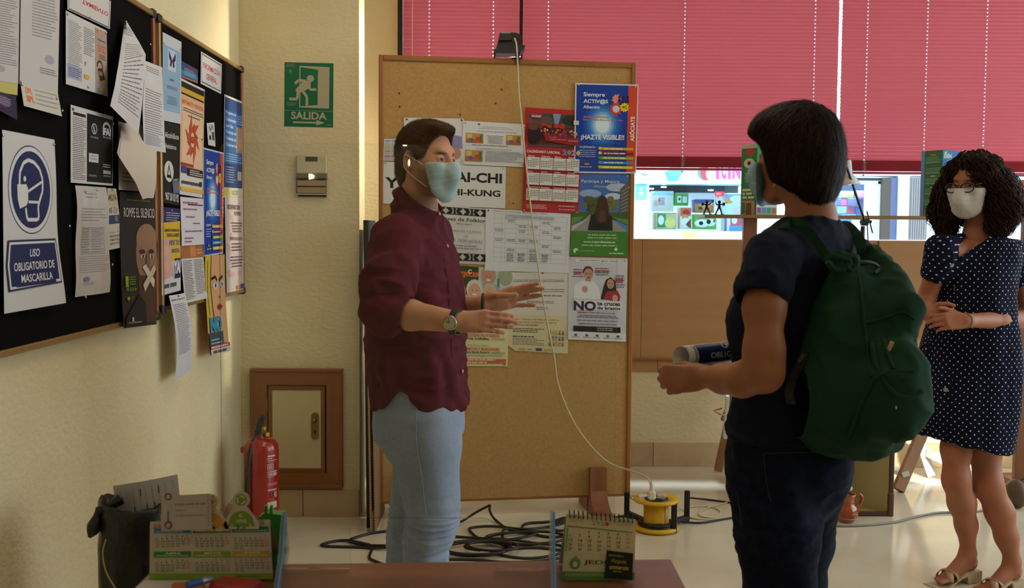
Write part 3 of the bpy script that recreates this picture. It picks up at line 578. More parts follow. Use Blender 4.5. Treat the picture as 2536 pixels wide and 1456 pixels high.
S = LS('text_leaflet', 'text leaflet with an orange photo strip, bottom middle of the far board', 'leaflet', ((445, 600), (500, 598), (508, 738), (451, 751)), '#cfccca', 2, curl=lambda a, b: .01*b*b)
S.rect(.0, .02, 1, .27, '#a8693f'); S.rect(.4, .05, .65, .25, '#c98450'); S.words(.68, .12, .95, .22, 2, '#d8a888', .4); S.words(.05, .3, .45, .96, 24, '#6b696e', .38); S.words(.53, .3, .95, .9, 21, '#6b696e', .38); S.build(); pins(S, (.85, .02))
S = LS('pink_notice', 'pale pink marbled notice at the right edge of the far board', 'notice', ((555, 486), (600, 491), (605, 717), (560, 725)), '#cfbcbb', 2)
for k in range(14): S.ell(random.uniform(.1, .9), random.uniform(.1, .95), .1, .03, '#cba6a6', 8, rot=random.random())
S.text('INDEFENSION?', .12, .08, .8, .13, '#5a4a50', .02); S.text('TU PERRO', .45, .15, .85, .19, '#5a4a50', .02); S.words(.3, .26, .9, .38, 4, '#6a5058', .4, center=True); S.text('ORIENTACION LABORAL', .2, .42, .9, .455, '#7a4a54', .015); S.words(.3, .48, .85, .58, 3, '#6a5058', .4); S.words(.2, .62, .9, .75, 4, '#6a5058', .4, center=True); S.rect(.75, .93, .97, .98, '#4a4a8c'); S.rect(.5, .94, .7, .98, '#c08a3c'); S.build()
S = LS('comic_poster', 'tall comic-style poster of a blonde face with the word NO, hanging below the board', 'poster', ((503, 633), (552, 630), (553, 868), (504, 880)), '#c58a66', 1, curl=lambda a, b: .006+.02*b*b)
S.rect(0, 0, 1, .9, '#d2a074'); S.poly([(0, 0), (.32, 0), (.2, .25), (.22, .6), (.05, .75), (0, .75)], '#cdb03a'); S.poly([(.95, 0), (1, 0), (1, .4), (.97, .3)], '#cdb03a'); S.pline([(.3, 0), (.24, .3), (.3, .55), (.42, .72)], .03, '#2a2220'); S.pline([(.12, .05), (.08, .4), (.14, .6)], .02, '#2a2220')
S.pline([(.28, .24), (.48, .22), (.56, .26)], .04, '#241c1a'); S.pline([(.66, .26), (.85, .22)], .04, '#241c1a'); S.ell(.46, .31, .12, .034, '#d6dadf'); S.ell(.8, .3, .1, .032, '#d6dadf'); S.ell(.47, .31, .05, .026, '#4a8cc0'); S.ell(.8, .3, .05, .026, '#4a8cc0'); S.ell(.47, .31, .02, .012, '#111'); S.ell(.8, .3, .02, .012, '#111'); S.pline([(.62, .42), (.68, .44)], .02, '#3a2a24'); S.ell(.64, .53, .11, .03, '#a83a42', 14); S.line(.54, .53, .76, .53, .012, '#4a1a20')
S.rect(.0, .78, .7, .93, '#3a4a54'); S.text('NO', .08, .62, .66, .78, '#2e8cae', .09); S.words(.06, .84, .6, .91, 2, '#9fd0e0', .35); S.rect(0, .91, 1, .945, '#b83a3e'); S.words(.05, .915, .9, .94, 1, '#e8d0d0', .6); S.rect(0, .945, 1, 1, '#cbc4bc'); S.words(.1, .955, .9, .99, 1, '#55504c', .8); S.build()
S = LS('text_sheet', 'long white sheet of typed text hanging from the frame below the far board', 'paper sheet', ((409, 732), (451, 725), (458, 916), (415, 941)), '#cfced4', 3, curl=lambda a, b: .01+.04*math.sin(b*2.6)*.6+.004*math.sin(a*4))
S.text('SIEMPRE ACTIV@S ALBACETE', .06, .05, .9, .075, '#3a3a40', .01); S.words(.1, .11, .88, .72, 30, '#6f6d74', .32); S.build(); pins(S, (.45, .02), m=pingreen)
for u, v in ((154, 274), (372, 110), (430, 116), (172, 560), (278, 655), (212, 736)): pin(b1 if u < 395 else b2, onx(u, v, XBD+.001), NX)
# ================================================================ CORK BOARD on feet
cL = at(938, 700, 5.07); cR = at(1567, 700, 5.25); cL = Vector((cL.x, cL.y, 0)); cR = Vector((cR.x, cR.y, 0))
cd_ = (cR-cL).normalized(); cn = Vector((cd_.y, -cd_.x, 0)); cz0, cz1 = .078, 2.25; cW = (cR-cL).length
cork = mat('cork', '#bd9660', .9, var=(75, '#ab8450', .25, .75), bump=(160, .12), spec=.15)
corkw = woodmat('board_frame_wood', '#a0682e', '#865222', 'Z', 16, .45, .8, .05); corkwx = woodmat('board_frame_wood_rail', '#a0682e', '#865222', 'X', 16, .45, .8, .05)
CR = Matrix((cd_, -cn, Vector((0, 0, 1)))).transposed()
cb = thing('cork_board', 'tall cork notice board in a wooden frame standing on feet behind the man', 'notice board', (cL+cR)/2)
cc = (cL+cR)/2
MB().box((0, 0, 0), (cW-.02, .012, cz1-cz0-.02), CR).build('cork_panel', cork, cb, cc+Vector((0, 0, (cz0+cz1)/2))-cn*.008)
for f, wd in ((0, .022), (1, .022)):
    MB().box((0, 0, 0), (wd, .032, cz1-cz0), CR, bev=.003).build('frame_stile', corkw, cb, cL+(cR-cL)*f+cd_*(wd/2 if f == 0 else -wd/2)+Vector((0, 0, (cz0+cz1)/2))-cn*.008)
MB().box((0, 0, 0), (cW-.044, .032, .026), CR, bev=.003).build('frame_rail', corkwx, cb, cc+Vector((0, 0, cz1-.013))-cn*.008)
MB().box((0, 0, 0), (cW-.044, .016, .012), CR).build('frame_rail', corkwx, cb, cc+Vector((0, 0, cz0+.006))-cn*.008)
ftw = woodmat('foot_wood', '#9a5c3a', '#7d4628', 'Z', 18, .5, .8, .1)
def cfoot(u):
    f = onplane(u, 1100, cL, cn); x = (Vector((f.x, f.y, 0))-cL).dot(cd_); o = cL+cd_*x+cn*.010; t = o
    mb = MB(); prof = [(.0, .0), (.19, .0), (.19, .028), (.12, .045), (.07, .075), (.045, .12), (.035, .12), (.035, .235), (.0, .235)]   # (out, z)
    hw = .042
    mb.quadbox([o-cd_*hw+cn*a+Vector((0, 0, z)) for a, z in prof], cd_, 2*hw)
    mb.build('foot', ftw, cb)
    mb = MB(); o2 = o-cn*.034; mb.quadbox([o2-cd_*hw-cn*a+Vector((0, 0, z)) for a, z in [(.0, .0), (.19, .0), (.19, .028), (.10, .05), (.03, .12), (.02, .235), (0, .235)]], cd_, 2*hw).build('foot', ftw, cb)
cfoot(1478); cfoot(1020)
def CQ(*p): return [onplane(u, v, cL+cn*.001, cn) for u, v in p]
def CS(name, label, cat, corners, col='#d9d7d6', lay=1, **k): return Sheet(name, label, cat, CQ(*corners), cn, col, lay, **k)
S = CS('tiny_calendar', 'small pastel striped year calendar behind the man\'s head', 'calendar', ((951, 344), (1002, 344), (1001, 399), (949, 398)), '#d2d0cf', 1)
for i, c in enumerate(('#5b8ecb', '#a6bf5a', '#d07a4c', '#b8647a')):
    for k in range(3): S.rect(.05+.32*k, .06+.235*i, .33+.32*k, .11+.235*i, c); S.words(.05+.32*k, .13+.235*i, .33+.32*k, .27+.235*i, 4, '#9a9a9e', .4)
S.build()
S = CS('blank_sheet', 'shiny white sheet partly hidden by the man\'s hair', 'paper sheet', ((1000, 291), (1149, 294), (1149, 414), (1000, 408)), '#d4d2d4', 1, gloss=1, curl=lambda a, b: .003*math.sin(a*11)*math.sin(b*8)); S.rect(.72, .35, .97, .62, '#8a8ab8'); S.ell(.85, .72, .1, .13, '#b98878'); S.rect(.05, .5, .45, .9, '#b9b4c4'); S.build(); pins(S, (.05, .04), (.96, .03), m=mat('dark_pin', '#3c3a38', .4, metal=.6))
S = CS('class_sign', 'wide white sign reading YOGA TAI-CHI CHI-KUNG in heavy black letters', 'sign', ((950, 400), (1253, 414), (1251, 516), (948, 504)), '#d6d3d1', 1)
blk_ = '#191818'
S.tpx('YOGA', 953, 438, 1090, 471, blk_, .035); S.tpx('TAI-CHI', 1105, 424, 1243, 455, blk_, .035); S.tpx('CHI-KUNG', 1098, 466, 1239, 488, blk_, .03); S.build(); pins(S, (.98, .04), (.02, .03))
S = CS('school_sheet', 'landscape sheet with three classroom photos, right of the man\'s forehead', 'paper sheet', ((1147, 299), (1303, 308), (1298, 414), (1143, 407)), '#d5d4d6', 2)
S.words(.25, .1, .8, .17, 2, '#8a8a92', .35, center=True); S.text('ESCUELA INFANTIL MUNICIPAL "PARANCHO"', .23, .2, .86, .235, '#6a88b0', .01); S.ell(.25, .06, .02, .02, '#556', 10)
for (a, b, c, d) in ((.05, .27, .33, .5), (.69, .27, .93, .5), (.05, .66, .33, .92)):
    S.rect(a, b, c, d, '#b98848'); S.rect(a, b+(d-b)*.6, c, d, '#a8683c'); S.rect(a+.02, b+.02, a+.1, b+(d-b)*.5, '#d6b070'); S.ell(a+.19, b+(d-b)*.55, .04, .05, '#c84030', 10); S.ell(a+.09, b+(d-b)*.7, .03, .05, '#4c6a9c', 10); S.rect(c-.06, b+.03, c-.02, d-.05, '#5a6a48')
S.words(.38, .3, .66, .5, 6, '#7c7a80', .35, center=True); S.words(.15, .52, .8, .56, 1, '#7c7a80', .45); S.text('PLAZO DE MATRÍCULA, del 9 al 27 de marzo 2020', .22, .6, .78, .635, '#a83c4c', .01); S.words(.37, .66, .98, .92, 8, '#6f6d72', .35); S.build(); pins(S, (.04, .04), (.98, .04), (.03, .95), (.98, .95))
S = CS('labour_calendar', 'red CCOO CALENDARIO LABORAL 2020 wall calendar with a demonstration photo', 'calendar', ((1301, 266), (1443, 275), (1432, 530), (1293, 524)), '#b3242a', 4)
S.rect(.06, .045, .95, .375, '#5a2c28'); S.rect(.06, .045, .95, .17, '#3e4a3a'); S.poly([(.06, .045), (.3, .045), (.32, .18), (.06, .22)], '#6e4a44'); S.poly([(.48, .045), (.62, .045), (.58, .15), (.52, .16)], '#7f8fb8'); S.ell(.38, .12, .1, .05, '#5f4a48'); S.ell(.8, .1, .16, .05, '#27301f')
r_ = random.Random(5)
for k in range(70): S.ell(.12+.8*r_.random(), .19+.07*r_.random(), .018, .010, r_.choice(['#b8402c', '#c86a38', '#7a4a7c', '#d09060', '#8c2a28', '#c9a08c']), 6)
for k in range(8): S.ell(.3+.55*r_.random(), .15+.03*r_.random(), .05, .014, '#b8332a', 10)
S.rect(.84, .1, .93, .14, '#cfc4c2'); S.poly([(.32, .24), (.95, .27), (.95, .345), (.36, .31)], '#8e1f24'); S.text('CCOO', .42, .265, .55, .28, '#c07070', .02); S.text('CCOO', .76, .29, .93, .305, '#c9a0a0', .02); S.words(.45, .285, .8, .3, 1, '#b87878', .5); S.ell(.16, .25, .12, .09, '#2a1c18'); S.ell(.14, .18, .09, .035, '#6a3c34')
S.rect(.09, .065, .28, .095, '#a82228'); S.text('CCOO', .105, .07, .265, .09, '#e8dcdc', .04)
S.text('CALENDARIO LABORAL', .04, .405, .63, .43, '#e9dede', .02)
for i, (ch, c) in enumerate((('2', '#6a7ac0'), ('0', '#58a878'), ('2', '#d87aa8'), ('0', '#d8c050'))): S.text(ch, .66+.08*i, .385, .745+.08*i, .44, c, .06)
MN = ['Enero', 'Febrero', 'Marzo', 'Abril', 'Mayo', 'Junio', 'Julio', 'Agosto', 'Septiembre', 'Octubre', 'Noviembre', 'Diciembre']; ST = [2, 5, 6, 2, 4, 0, 2, 5, 1, 3, 6, 1]; DD = [31, 29, 31, 30, 31, 30, 31, 31, 30, 31, 30, 31]
for m in range(12):
    x0 = .05+.232*(m % 4); y0 = .45+.15*(m//4); S.rect(x0, y0+.022, x0+.222, y0+.137, '#d8d4cc'); S.text(MN[m], x0+.02, y0+.003, x0+.02+.022*len(MN[m]), y0+.018, '#e6d0d0', .02)
    S.month(x0+.012, y0+.035, x0+.218, y0+.135, '#3a4a44', '#b8303a', ST[m], DD[m], digits=False)
S.words(.06, .925, .42, .97, 4, '#e0b8b8', .4); S.words(.62, .925, .92, .94, 1, '#e0b8b8', .5); S.rect(.63, .955, .67, .97, '#7a9ac8'); S.rect(.77, .955, .81, .97, '#4a5a98'); S.words(.68, .96, .95, .968, 1, '#e0b8b8', .7)
S.build(); pins(S, (.03, .985), (.97, .985), (.97, .02)); pins(S, (.04, .02), m=pinred)
S = CS('membership_poster', 'large blue HAZTE VISIBLE poster with an orange ASÓCIATE edge overlapping the cork board frame', 'poster', ((1424, 206), (1580, 210), (1574, 430), (1420, 428)), '#d4d9e2', 8, gloss=1); activos(S); S.build(); pins(S, (.05, .02), (.95, .03), (.96, .98))
S = CS('participation_poster', 'PARTICIPA Y MEJORA poster with a long-haired woman seen from behind on an avenue', 'poster', ((1424, 430), (1558, 432), (1552, 635), (1410, 632)), '#5a84c0', 2)
S.rect(0, 0, 1, .45, '#3f67b0'); S.ell(.8, .16, .22, .05, '#aab8d4'); S.ell(.3, .24, .2, .05, '#8fa6d0'); S.ell(.72, .27, .15, .04, '#c0c8da'); S.poly([(.84, .18), (1, .08), (1, .62), (.84, .55)], '#5c5a5c')
for k in range(9): S.line(.86, .22+.04*k, 1, .15+.046*k, .012, '#8f8c8c')
for k in range(26): S.ell(.16+.62*r_.random(), .3+.16*r_.random(), .06, .035, r_.choice(['#3a4426', '#4d5530', '#6f6a3c', '#55502e']), 8)
S.rect(0, .46, 1, .56, '#3f5a28'); S.poly([(.3, .5), (.62, .5), (1.0, .7), (0, .7)], '#8e8a86'); S.poly([(0, .53), (.22, .52), (.0, .62)], '#5a8a34'); S.poly([(.72, .52), (1, .55), (1, .62)], '#5a8a34'); S.poly([(0, .64), (.3, .54), (.02, .7), (0, .7)], '#b4afa8')
S.text('Participa y Mejora', .12, .07, .82, .12, '#c3cbd8', .015); S.text('Albacete', .35, .135, .6, .165, '#a9b8d2', .01)
S.poly([(.35, .52), (.42, .46), (.62, .46), (.69, .52), (.70, .69), (.32, .69)], '#121013'); S.poly([(.29, .69), (.33, .5), (.38, .5), (.37, .69)], '#121013'); S.poly([(.66, .5), (.71, .52), (.73, .69), (.68, .69)], '#121013'); S.poly([(.45, .3), (.5, .26), (.58, .28), (.63, .38), (.66, .52), (.58, .6), (.46, .6), (.40, .5), (.43, .38)], '#3a241a'); S.poly([(.48, .45), (.58, .45), (.6, .58), (.48, .58)], '#553527')
S.rect(0, .7, 1, 1, '#3f7a2c'); S.words(.24, .73, .85, .8, 2, '#9fc090', .4, center=True); S.text('www.mejoralbacete.es', .22, .815, .78, .85, '#d8e6d0', .015); S.words(.2, .86, .82, .885, 1, '#9fc090', .6); S.ell(.1, .94, .045, .03, '#c9dcc0', 16); S.rect(.1, .94, .15, .975, '#3f7a2c'); S.text('mejoralbacete', .17, .93, .42, .955, '#9fc090', .005); S.words(.68, .955, .95, .975, 1, '#c9dcc0', .6); S.ell(.8, .915, .03, .022, '#c9dcc0', 8); S.build(); pins(S, (.96, .02), (.95, .98))
S = CS('timetable_sheet', 'large white timetable sheet in the middle of the cork board', 'paper sheet', ((1203, 516), (1413, 530), (1408, 676), (1200, 670)), '#d3d4d9', 3)
for i in range(11): S.line(.1, .07+.078*i, .96, .07+.078*i, .0025, '#8f9098')
for x in (.1, .19, .23, .36, .5, .64, .78, .96): S.line(x, .07, x, .85, .0025, '#8f9098')
S.nxt(); S.text('HORARIO  ACTIVIDADES  MUNICIPALES  CURSO', .08, .02, .72, .04, '#7a7a84', .01)
for (i, j) in ((1, 1), (4, 1), (0, 3), (0, 5), (2, 2), (3, 2), (2, 3), (4, 3), (1, 5), (3, 5), (5, 4), (2, 5), (4, 6), (1, 7), (3, 7), (5, 7), (2, 8), (4, 8), (5, 2)):
    x = (.1, .24, .37, .51, .65, .79)[i]; S.words(x+.01, .08+.078*j, x+.11, .13+.078*j, 2, '#6a6c74', .4, center=True)
for x in (.25, .38, .52, .66): S.words(x, .7, x+.09, .84, 5, '#5c5e66', .4, center=True)
S.rect(.24, .07, .36, .145, '#c4c5cb'); S.words(.25, .08, .95, .13, 2, '#7a7a84', .35); S.build(); pins(S, (.03, .03), m=MATS['dark_pin'])
S = CS('folk_class_sign', 'white Clases de Folklore sign with black woven borders beside the man\'s chest', 'sign', ((1052, 505), (1206, 517), (1205, 655), (1050, 648)), '#d1cfcd', 1)
for y in (.02, .82):
    S.rect(.02, y, .98, y+.13, '#1d1c1c')
    for k in range(7):
        x = .06+.138*k
        for j, ww in enumerate((.012, .03, .05, .03, .012)): 
            if k % 2 == 0: S.rect(x-ww, y+.012+.022*j, x+ww, y+.03+.022*j, '#d1cfcd')
            else: S.rect(x-.055+ww*.5, y+.012+.022*j, x-.02+ww*.3, y+.024+.022*j, '#d1cfcd'); S.rect(x+.02, y+.012+.022*j, x+.055-ww*.5, y+.024+.022*j, '#d1cfcd')
S.tpx('Clases de Folklor', 1086, 535, 1202, 552, '#232222', .015)
S.words(.5, .29, .75, .315, 1, '#8a8886', .7); S.text('MARTES Y JUEVES', .42, .41, .9, .465, '#6f6d6b', 0, .3); S.text('DE', .62, .5, .7, .545, '#6f6d6b', 0, .3); S.text('18:00 A 19:00 HORAS', .28, .57, .93, .63, '#6f6d6b', 0, .3); S.words(.35, .67, .9, .76, 2, '#7c7a78', .4, center=True); S.build()
S = CS('ageing_talks_poster', 'ENVEJECER poster with smiling elderly people and orange talk titles below', 'poster', ((1108, 655), (1262, 668), (1257, 907), (1104, 906)), '#d6cf9c', 2)
S.rect(0, 0, 1, .36, '#c3c8c6'); S.rect(0, 0, .5, .2, '#2f4426'); S.rect(.5, 0, 1, .36, '#b9c2c0'); S.ell(.93, .08, .12, .09, '#9aa58a'); S.rect(.8, .1, .84, .3, '#6c7a5a'); S.text('ENVEJECER', .04, .055, .52, .115, '#d8662c', .05); S.text('C', .33, .03, .39, .075, '#d8d0b0', .05)
def face(x, y, r, hair, skin='#c99a80', shirt='#6a8ab8'):
    S.ell(x, y+r*1.5, r*1.9, r*1.0, shirt, 14); S.ell(x, y-r*.12, r*1.12, r*.85, hair, 16); S.ell(x, y+r*.05, r*.82, r*.68, skin, 16); S.ell(x-.3*r, y-.05*r, r*.1, r*.05, '#4a3a34', 6); S.ell(x+.3*r, y-.05*r, r*.1, r*.05, '#4a3a34', 6); S.ell(x, y+.3*r, r*.35, r*.1, '#e2d4cc', 8)
face(.66, .09, .11, '#b98f78', '#c08c70', '#8fa8c8'); face(.22, .24, .1, '#4a3a34', '#c08c70', '#d0d0d0'); face(.44, .24, .12, '#cfc8c0', '#cf9f88', '#c4ccd4'); face(.68, .25, .1, '#c9b294', '#d0a288', '#cfd2d4')
S.words(.5, .56, .96, .6, 1, '#8a8a5a', .7)
for i, (a, b, c, d, e_) in enumerate((('21 DE ABRIL | 18:00 H |', 'LA SOLEDAD NO ES ELEGIDA', 'Marta Lubska,', 'psicóloga.', .66), ('L. 27 DE MAYO | 18:00 H |', 'EL MITOS Y REALIDADES', 'Francisco Botella Romero,', 'médico', .80))):
    S.text(a, .3, e_-.02, .68, e_+.005, '#7a7a50', .0); S.text(b, .28, e_+.01, .86, e_+.04, '#c8442c', .02); S.text(c, .24, e_+.045, .7, e_+.075, '#26261f', .02); S.text(d, .73, e_+.045, .95, e_+.075, '#6a6a50', 0, .25)
S.text('Endocrinología y Nutrición.', .3, .885, .92, .91, '#5a5a44', 0, .25) if False else S.text('Endocrinología y Nutrición.', .3, .882, .92, .905, '#5a5a44', 0, .25)
S.rect(.2, .925, .97, .945, '#cf5a34'); S.rect(.2, .95, .97, .97, '#cf5a34'); S.words(.3, .925, .8, .945, 1, '#e8c8a0', .6); S.words(.3, .95, .75, .97, 1, '#e8c8a0', .6); S.build(); pins(S, (.95, .98), m=pingreen)
S = CS('photo_course_sheet', 'cream sheet headed CURSO INICIACIÓN A LA FOTOGRAFÍA', 'paper sheet', ((1260, 674), (1409, 674), (1409, 783), (1259, 779)), '#d3ccc4', 1)
S.tpx('CURSO INICIACIÓN A LA FOTOGRAFÍA', 1272, 690, 1397, 698, '#4f5a5a', .01); S.line(.08, .22, .92, .22, .004, '#4f5a5a'); S.words(.5, .38, .92, .47, 2, '#6f6c68', .35); S.words(.3, .52, .9, .56, 1, '#6f6c68', .6); S.words(.3, .66, .75, .73, 2, '#6f6c68', .4); S.words(.45, .8, .65, .88, 2, '#6f6c68', .4, center=True); S.build(); pins(S, (.56, .02), m=MATS['dark_pin'])
S = CS('warehouse_course_sheet', 'cream course sheet with red heading and a torn lower left corner', 'paper sheet', ((1260, 779), (1408, 783), (1406, 876), (1258, 870)), '#cfc49c', 1, poly=[(0, 0), (1, 0), (1, 1), (.12, .98), (.02, .86), (0, .84)])
S.text('CURSO: "OPERARIO/A DE ALMACÉN Y LOGÍSTICA,', .07, .09, .85, .14, '#a0343c', .015); S.text('GESTIÓN DIGITAL DE STOCKS Y CARNET DE', .07, .165, .8, .215, '#a0343c', .015); S.text('CARRETILLA ELEVADORA"', .07, .24, .5, .29, '#a0343c', .015)
S.words(.07, .35, .6, .48, 3, '#3e3a34', .45); S.words(.07, .56, .5, .6, 1, '#3e3a34', .7); S.words(.07, .62, .6, .82, 5, '#6a655a', .38)
for j in range(3):
    for k in range(5): S.ell(.69+.055*k, .42+.15*j, .018, .03, r_.choice(['#b8863c', '#c86a4c', '#5a6a8a', '#c9a02c']), 7); S.rect(.675+.055*k, .45+.15*j, .705+.055*k, .51+.15*j, r_.choice(['#7a6a4a', '#4a5a7c', '#b89a5c']))
S.rect(.18, .9, .28, .95, '#c99a3c'); S.words(.32, .9, .42, .95, 2, '#555', .4); S.rect(.46, .88, .56, .95, '#33467c'); S.rect(.6, .9, .72, .95, '#c9a03c'); S.build()
S = CS('volunteer_poster', 'NO te cruces de brazos poster with a man and a woman pointing at the viewer', 'poster', ((1408, 636), (1554, 640), (1549, 846), (1406, 840)), '#d3d1d8', 3)
S.rect(.0, .0, 1, .88, '#c6c5cf'); S.rect(.12, .02, .8, .055, '#dddadc'); S.text('VOLUNTARIADO agentes violetas', .18, .028, .82, .05, '#2a2a34', .015)
S.poly([(.1, .34), (.22, .28), (.42, .28), (.52, .36), (.56, .5), (.1, .5)], '#dcdce0'); S.ell(.33, .17, .088, .065, '#3e322c'); S.ell(.335, .2, .078, .07, '#b98a72'); S.rect(.29, .25, .38, .29, '#b58570'); S.ell(.28, .385, .05, .04, '#c29480'); S.ell(.305, .195, .015, .006, '#2c221e', 8); S.ell(.37, .195, .015, .006, '#2c221e', 8); S.ell(.34, .24, .025, .008, '#8a4a44', 8)
S.poly([(.55, .5), (.6, .34), (.64, .26), (.72, .23), (.8, .28), (.82, .4), (.84, .5)], '#2a1a16'); S.poly([(.6, .5), (.66, .4), (.84, .39), (.89, .46), (.87, .52)], '#a3283a'); S.ell(.715, .31, .062, .06, '#c2937c'); S.ell(.8, .48, .05, .04, '#c69a86'); S.ell(.69, .305, .014, .006, '#2c221e', 8); S.ell(.745, .305, .014, .006, '#2c221e', 8); S.ell(.72, .345, .02, .006, '#8a3a3c', 8)
for (a, b, c, d, n, c2) in ((.07, .14, .25, .25, 4, '#5c5a64'), (.44, .12, .7, .22, 4, '#5c5a64'), (.78, .2, .96, .36, 6, '#5c5a64')): S.words(a, b, c, d, n, c2, .4, center=True); S.words(a+.01, b+(d-b)*.25, c-.02, b+(d-b)*.5, 1, '#b83a48', .8, center=True)
S.rect(.08, .515, .92, .635, '#d8d6dc'); S.tpx('NO', 1420, 744, 1475, 770, '#3a1c44', .045); S.tpx('te cruces', 1478, 747, 1535, 758, '#232228', .03); S.tpx('de brazos', 1478, 758, 1536, 768, '#232228', .03)
for y in (.665, .7, .72, .76, .8): S.words(.15, y-.01, .86, y+.008, 1, '#7c7a86', .7, center=True)
S.words(.16, .655, .28, .673, 1, '#b83a48', .7); S.words(.2, .79, .3, .808, 1, '#b83a48', .7)
S.rect(.09, .83, .9, .895, '#171319'); S.words(.5, .84, .86, .885, 2, '#b9b5bf', .4); S.rect(.0, .9, 1, 1, '#d6d4d4')
for x, c in ((.13, '#2f4f9c'), (.32, '#55504c'), (.5, '#7a2c4c'), (.68, '#b8485c'), (.86, '#2f4f8c')): S.ell(x, .94, .03, .015, c, 8); S.words(x-.07, .958, x+.07, .97, 1, '#77757a', .7)
S.build(); pins(S, (.04, .02), (.96, .02))
S = CS('low_flyer', 'white flyer with a red band low on the cork board, behind the man\'s hip', 'flyer', ((936, 960), (1000, 962), (1000, 1079), (936, 1078)), '#d0ccca', 1); S.rect(.03, .9, 1, .96, '#b03a4c'); S.words(.1, .1, .9, .6, 9, '#8a8a90', .4); S.build()
for u, v in ((1247, 194), (1243, 221), (1228, 256), (1358, 187), (1529, 196), (989, 231), (990, 264), (1140, 284), (1271, 503), (1262, 640)): pin(cb, onplane(u, v, cL+cn*.001, cn), cn, pinm if (u+v) % 2 else MATS['dark_pin'])
# -------- black board and cardboard leaning between the pillar and the cork board
Yp = 4.98; t = thing('black_panel', 'tall black panel leaning on the pillar edge behind the man', 'panel', onz(915, 1300))
pa, pb = at(912, 900, 5.0), at(903, 900, 5.12)
zz0, zz1 = 0.012, at(910, 545, 5.0).z
MB().quadbox([(pa.x, 4.93, .0), (pa.x, 5.20, .0), (pb.x+.01, 5.30, zz1), (pb.x+.01, 5.0, zz1)], (1, 0, 0), .022).build('board', mat('black_board', '#100e0b', .75), t)
def cardboard(u, y0, y1, ztop, label, th=.007):
    x = at(u, 1290, y0).x; t = thing('cardboard_sheet', label, 'cardboard', (x, y0, 0)); mb = MB(); n = 40
    mb.quadbox([(x, y0, 0), (x, y1, 0), (x-.012, y1, ztop), (x-.012, y0, ztop)], (1, 0, 0), th); mb.build('sheet', mat('cardboard', '#8c6a48', .85), t)
    mb = MB()
    for k in range(60):
        z = ztop*(k+.5)/60; mb.box((x+th/2-.012*z/ztop, y0-.0012, z), (th*.75, .003, ztop/60*.45))
    mb.build('torn_edge', mat('cardboard_edge', '#b59676', .9), t)
cardboard(916.5, 4.84, 5.3, at(930, 990, 4.9).z+.1, 'cardboard sheet seen edge-on, nearer the black panel', .006)
cardboard(927, 4.86, 5.25, at(930, 940, 4.9).z+.1, 'cardboard sheet seen edge-on, nearer the cork board', .006)
MB().box((at(921, 1285, 4.86).x, 4.90, .045), (.012, .05, .09)).build('white_block', mat('white_foam', '#bdb8b0', .8)); tag(bpy.data.objects['white_block'], 'small white foam strip at the foot of the cardboard sheets', 'block')
# ================================================================ EXIT SIGN
def BQ(*p): return [at(u, v, YB) for u, v in p]
NB = Vector((0, -1, 0))
S = Sheet('exit_sign', 'green SALIDA exit sign with a running figure and an arrow', 'sign', BQ((705, 154), (826, 157), (825, 316), (704, 313)), NB, '#0e6b47', 1, mat_=printmat('sign_plastic', .35))
wh = '#b5ac90'
S.poly([(.305, .05), (.92, .06), (.915, .705), (.305, .698)], wh); S.poly([(.325, .07), (.685, .105), (.68, .655), (.325, .68)], '#0e6b47')
S.ell(.53, .245, .075, .054, wh, 20); S.pline([(.44, .285), (.29, .275), (.215, .33)], .055, wh); S.poly([(.40, .27), (.535, .30), (.535, .38), (.36, .46), (.24, .46), (.23, .42)], wh)
S.pline([(.50, .32), (.52, .415), (.65, .415)], .05, wh); S.pline([(.29, .42), (.26, .57), (.10, .57)], .055, wh); S.pline([(.36, .43), (.46, .53), (.46, .665)], .055, wh)
S.line(.0, .75, 1, .75, .006, wh); S.text('SALIDA', .14, .765, .87, .885, wh, .03); S.rect(.18, .918, .67, .945, wh); S.poly([(.66, .885), (.83, .93), (.66, .975)], wh); S.ell(.12, .14, .055, .04, '#3f8c6c', 14); S.ell(.12, .14, .045, .032, '#0e6b47', 14); S.ell(.12, .14, .02, .02, '#8aa890', 8); S.words(.04, .02, .25, .08, 3, '#8aa890', .4); S.words(.06, .62, .24, .68, 3, '#8aa890', .4); S.words(.86, .955, .97, .975, 1, '#8aa890', .6); S.build()
p = at(827, 246, YB); 
# ================================================================ THERMOSTAT
c = at(774, 437, YB); wpx = YB/FPX
t = thing('thermostat', 'beige wall thermostat with a small display under the exit sign', 'thermostat', (c.x, YB, c.z)); bei = mat('beige_plastic', '#c9bf9c', .4)
def bx(name, u0, v0, u1, v1, y0, y1, m, par, bev=.002, YY=YB):
    a, b_ = at(u0, v0, YY), at(u1, v1, YY)
    return MB().box((0, 0, 0), (abs(b_.x-a.x), y1-y0, abs(a.z-b_.z)), bev=bev).build(name, m, par, ((a.x+b_.x)/2, YY-(y0+y1)/2, (a.z+b_.z)/2))
bx('housing', 736, 385, 812, 431, 0, .028, bei, t, .005); bx('display', 759, 389, 789, 401, .0275, .0295, mat('lcd', '#4a4438', .15), t, .0005); bx('button', 797, 392, 804, 395, .028, .031, bei, t, .001); bx('button', 797, 398, 804, 401, .028, .031, bei, t, .001)
bx('cover_slot', 736, 429, 811, 444, .0, .022, mat('slot_grey', '#6f6a58', .6), t, .002); bx('strip', 735, 441, 811, 445, .0, .026, mat('dark_strip', '#33261a', .4), t, .001)
tan_ = mat('tan_panel', '#a38a68', .4)
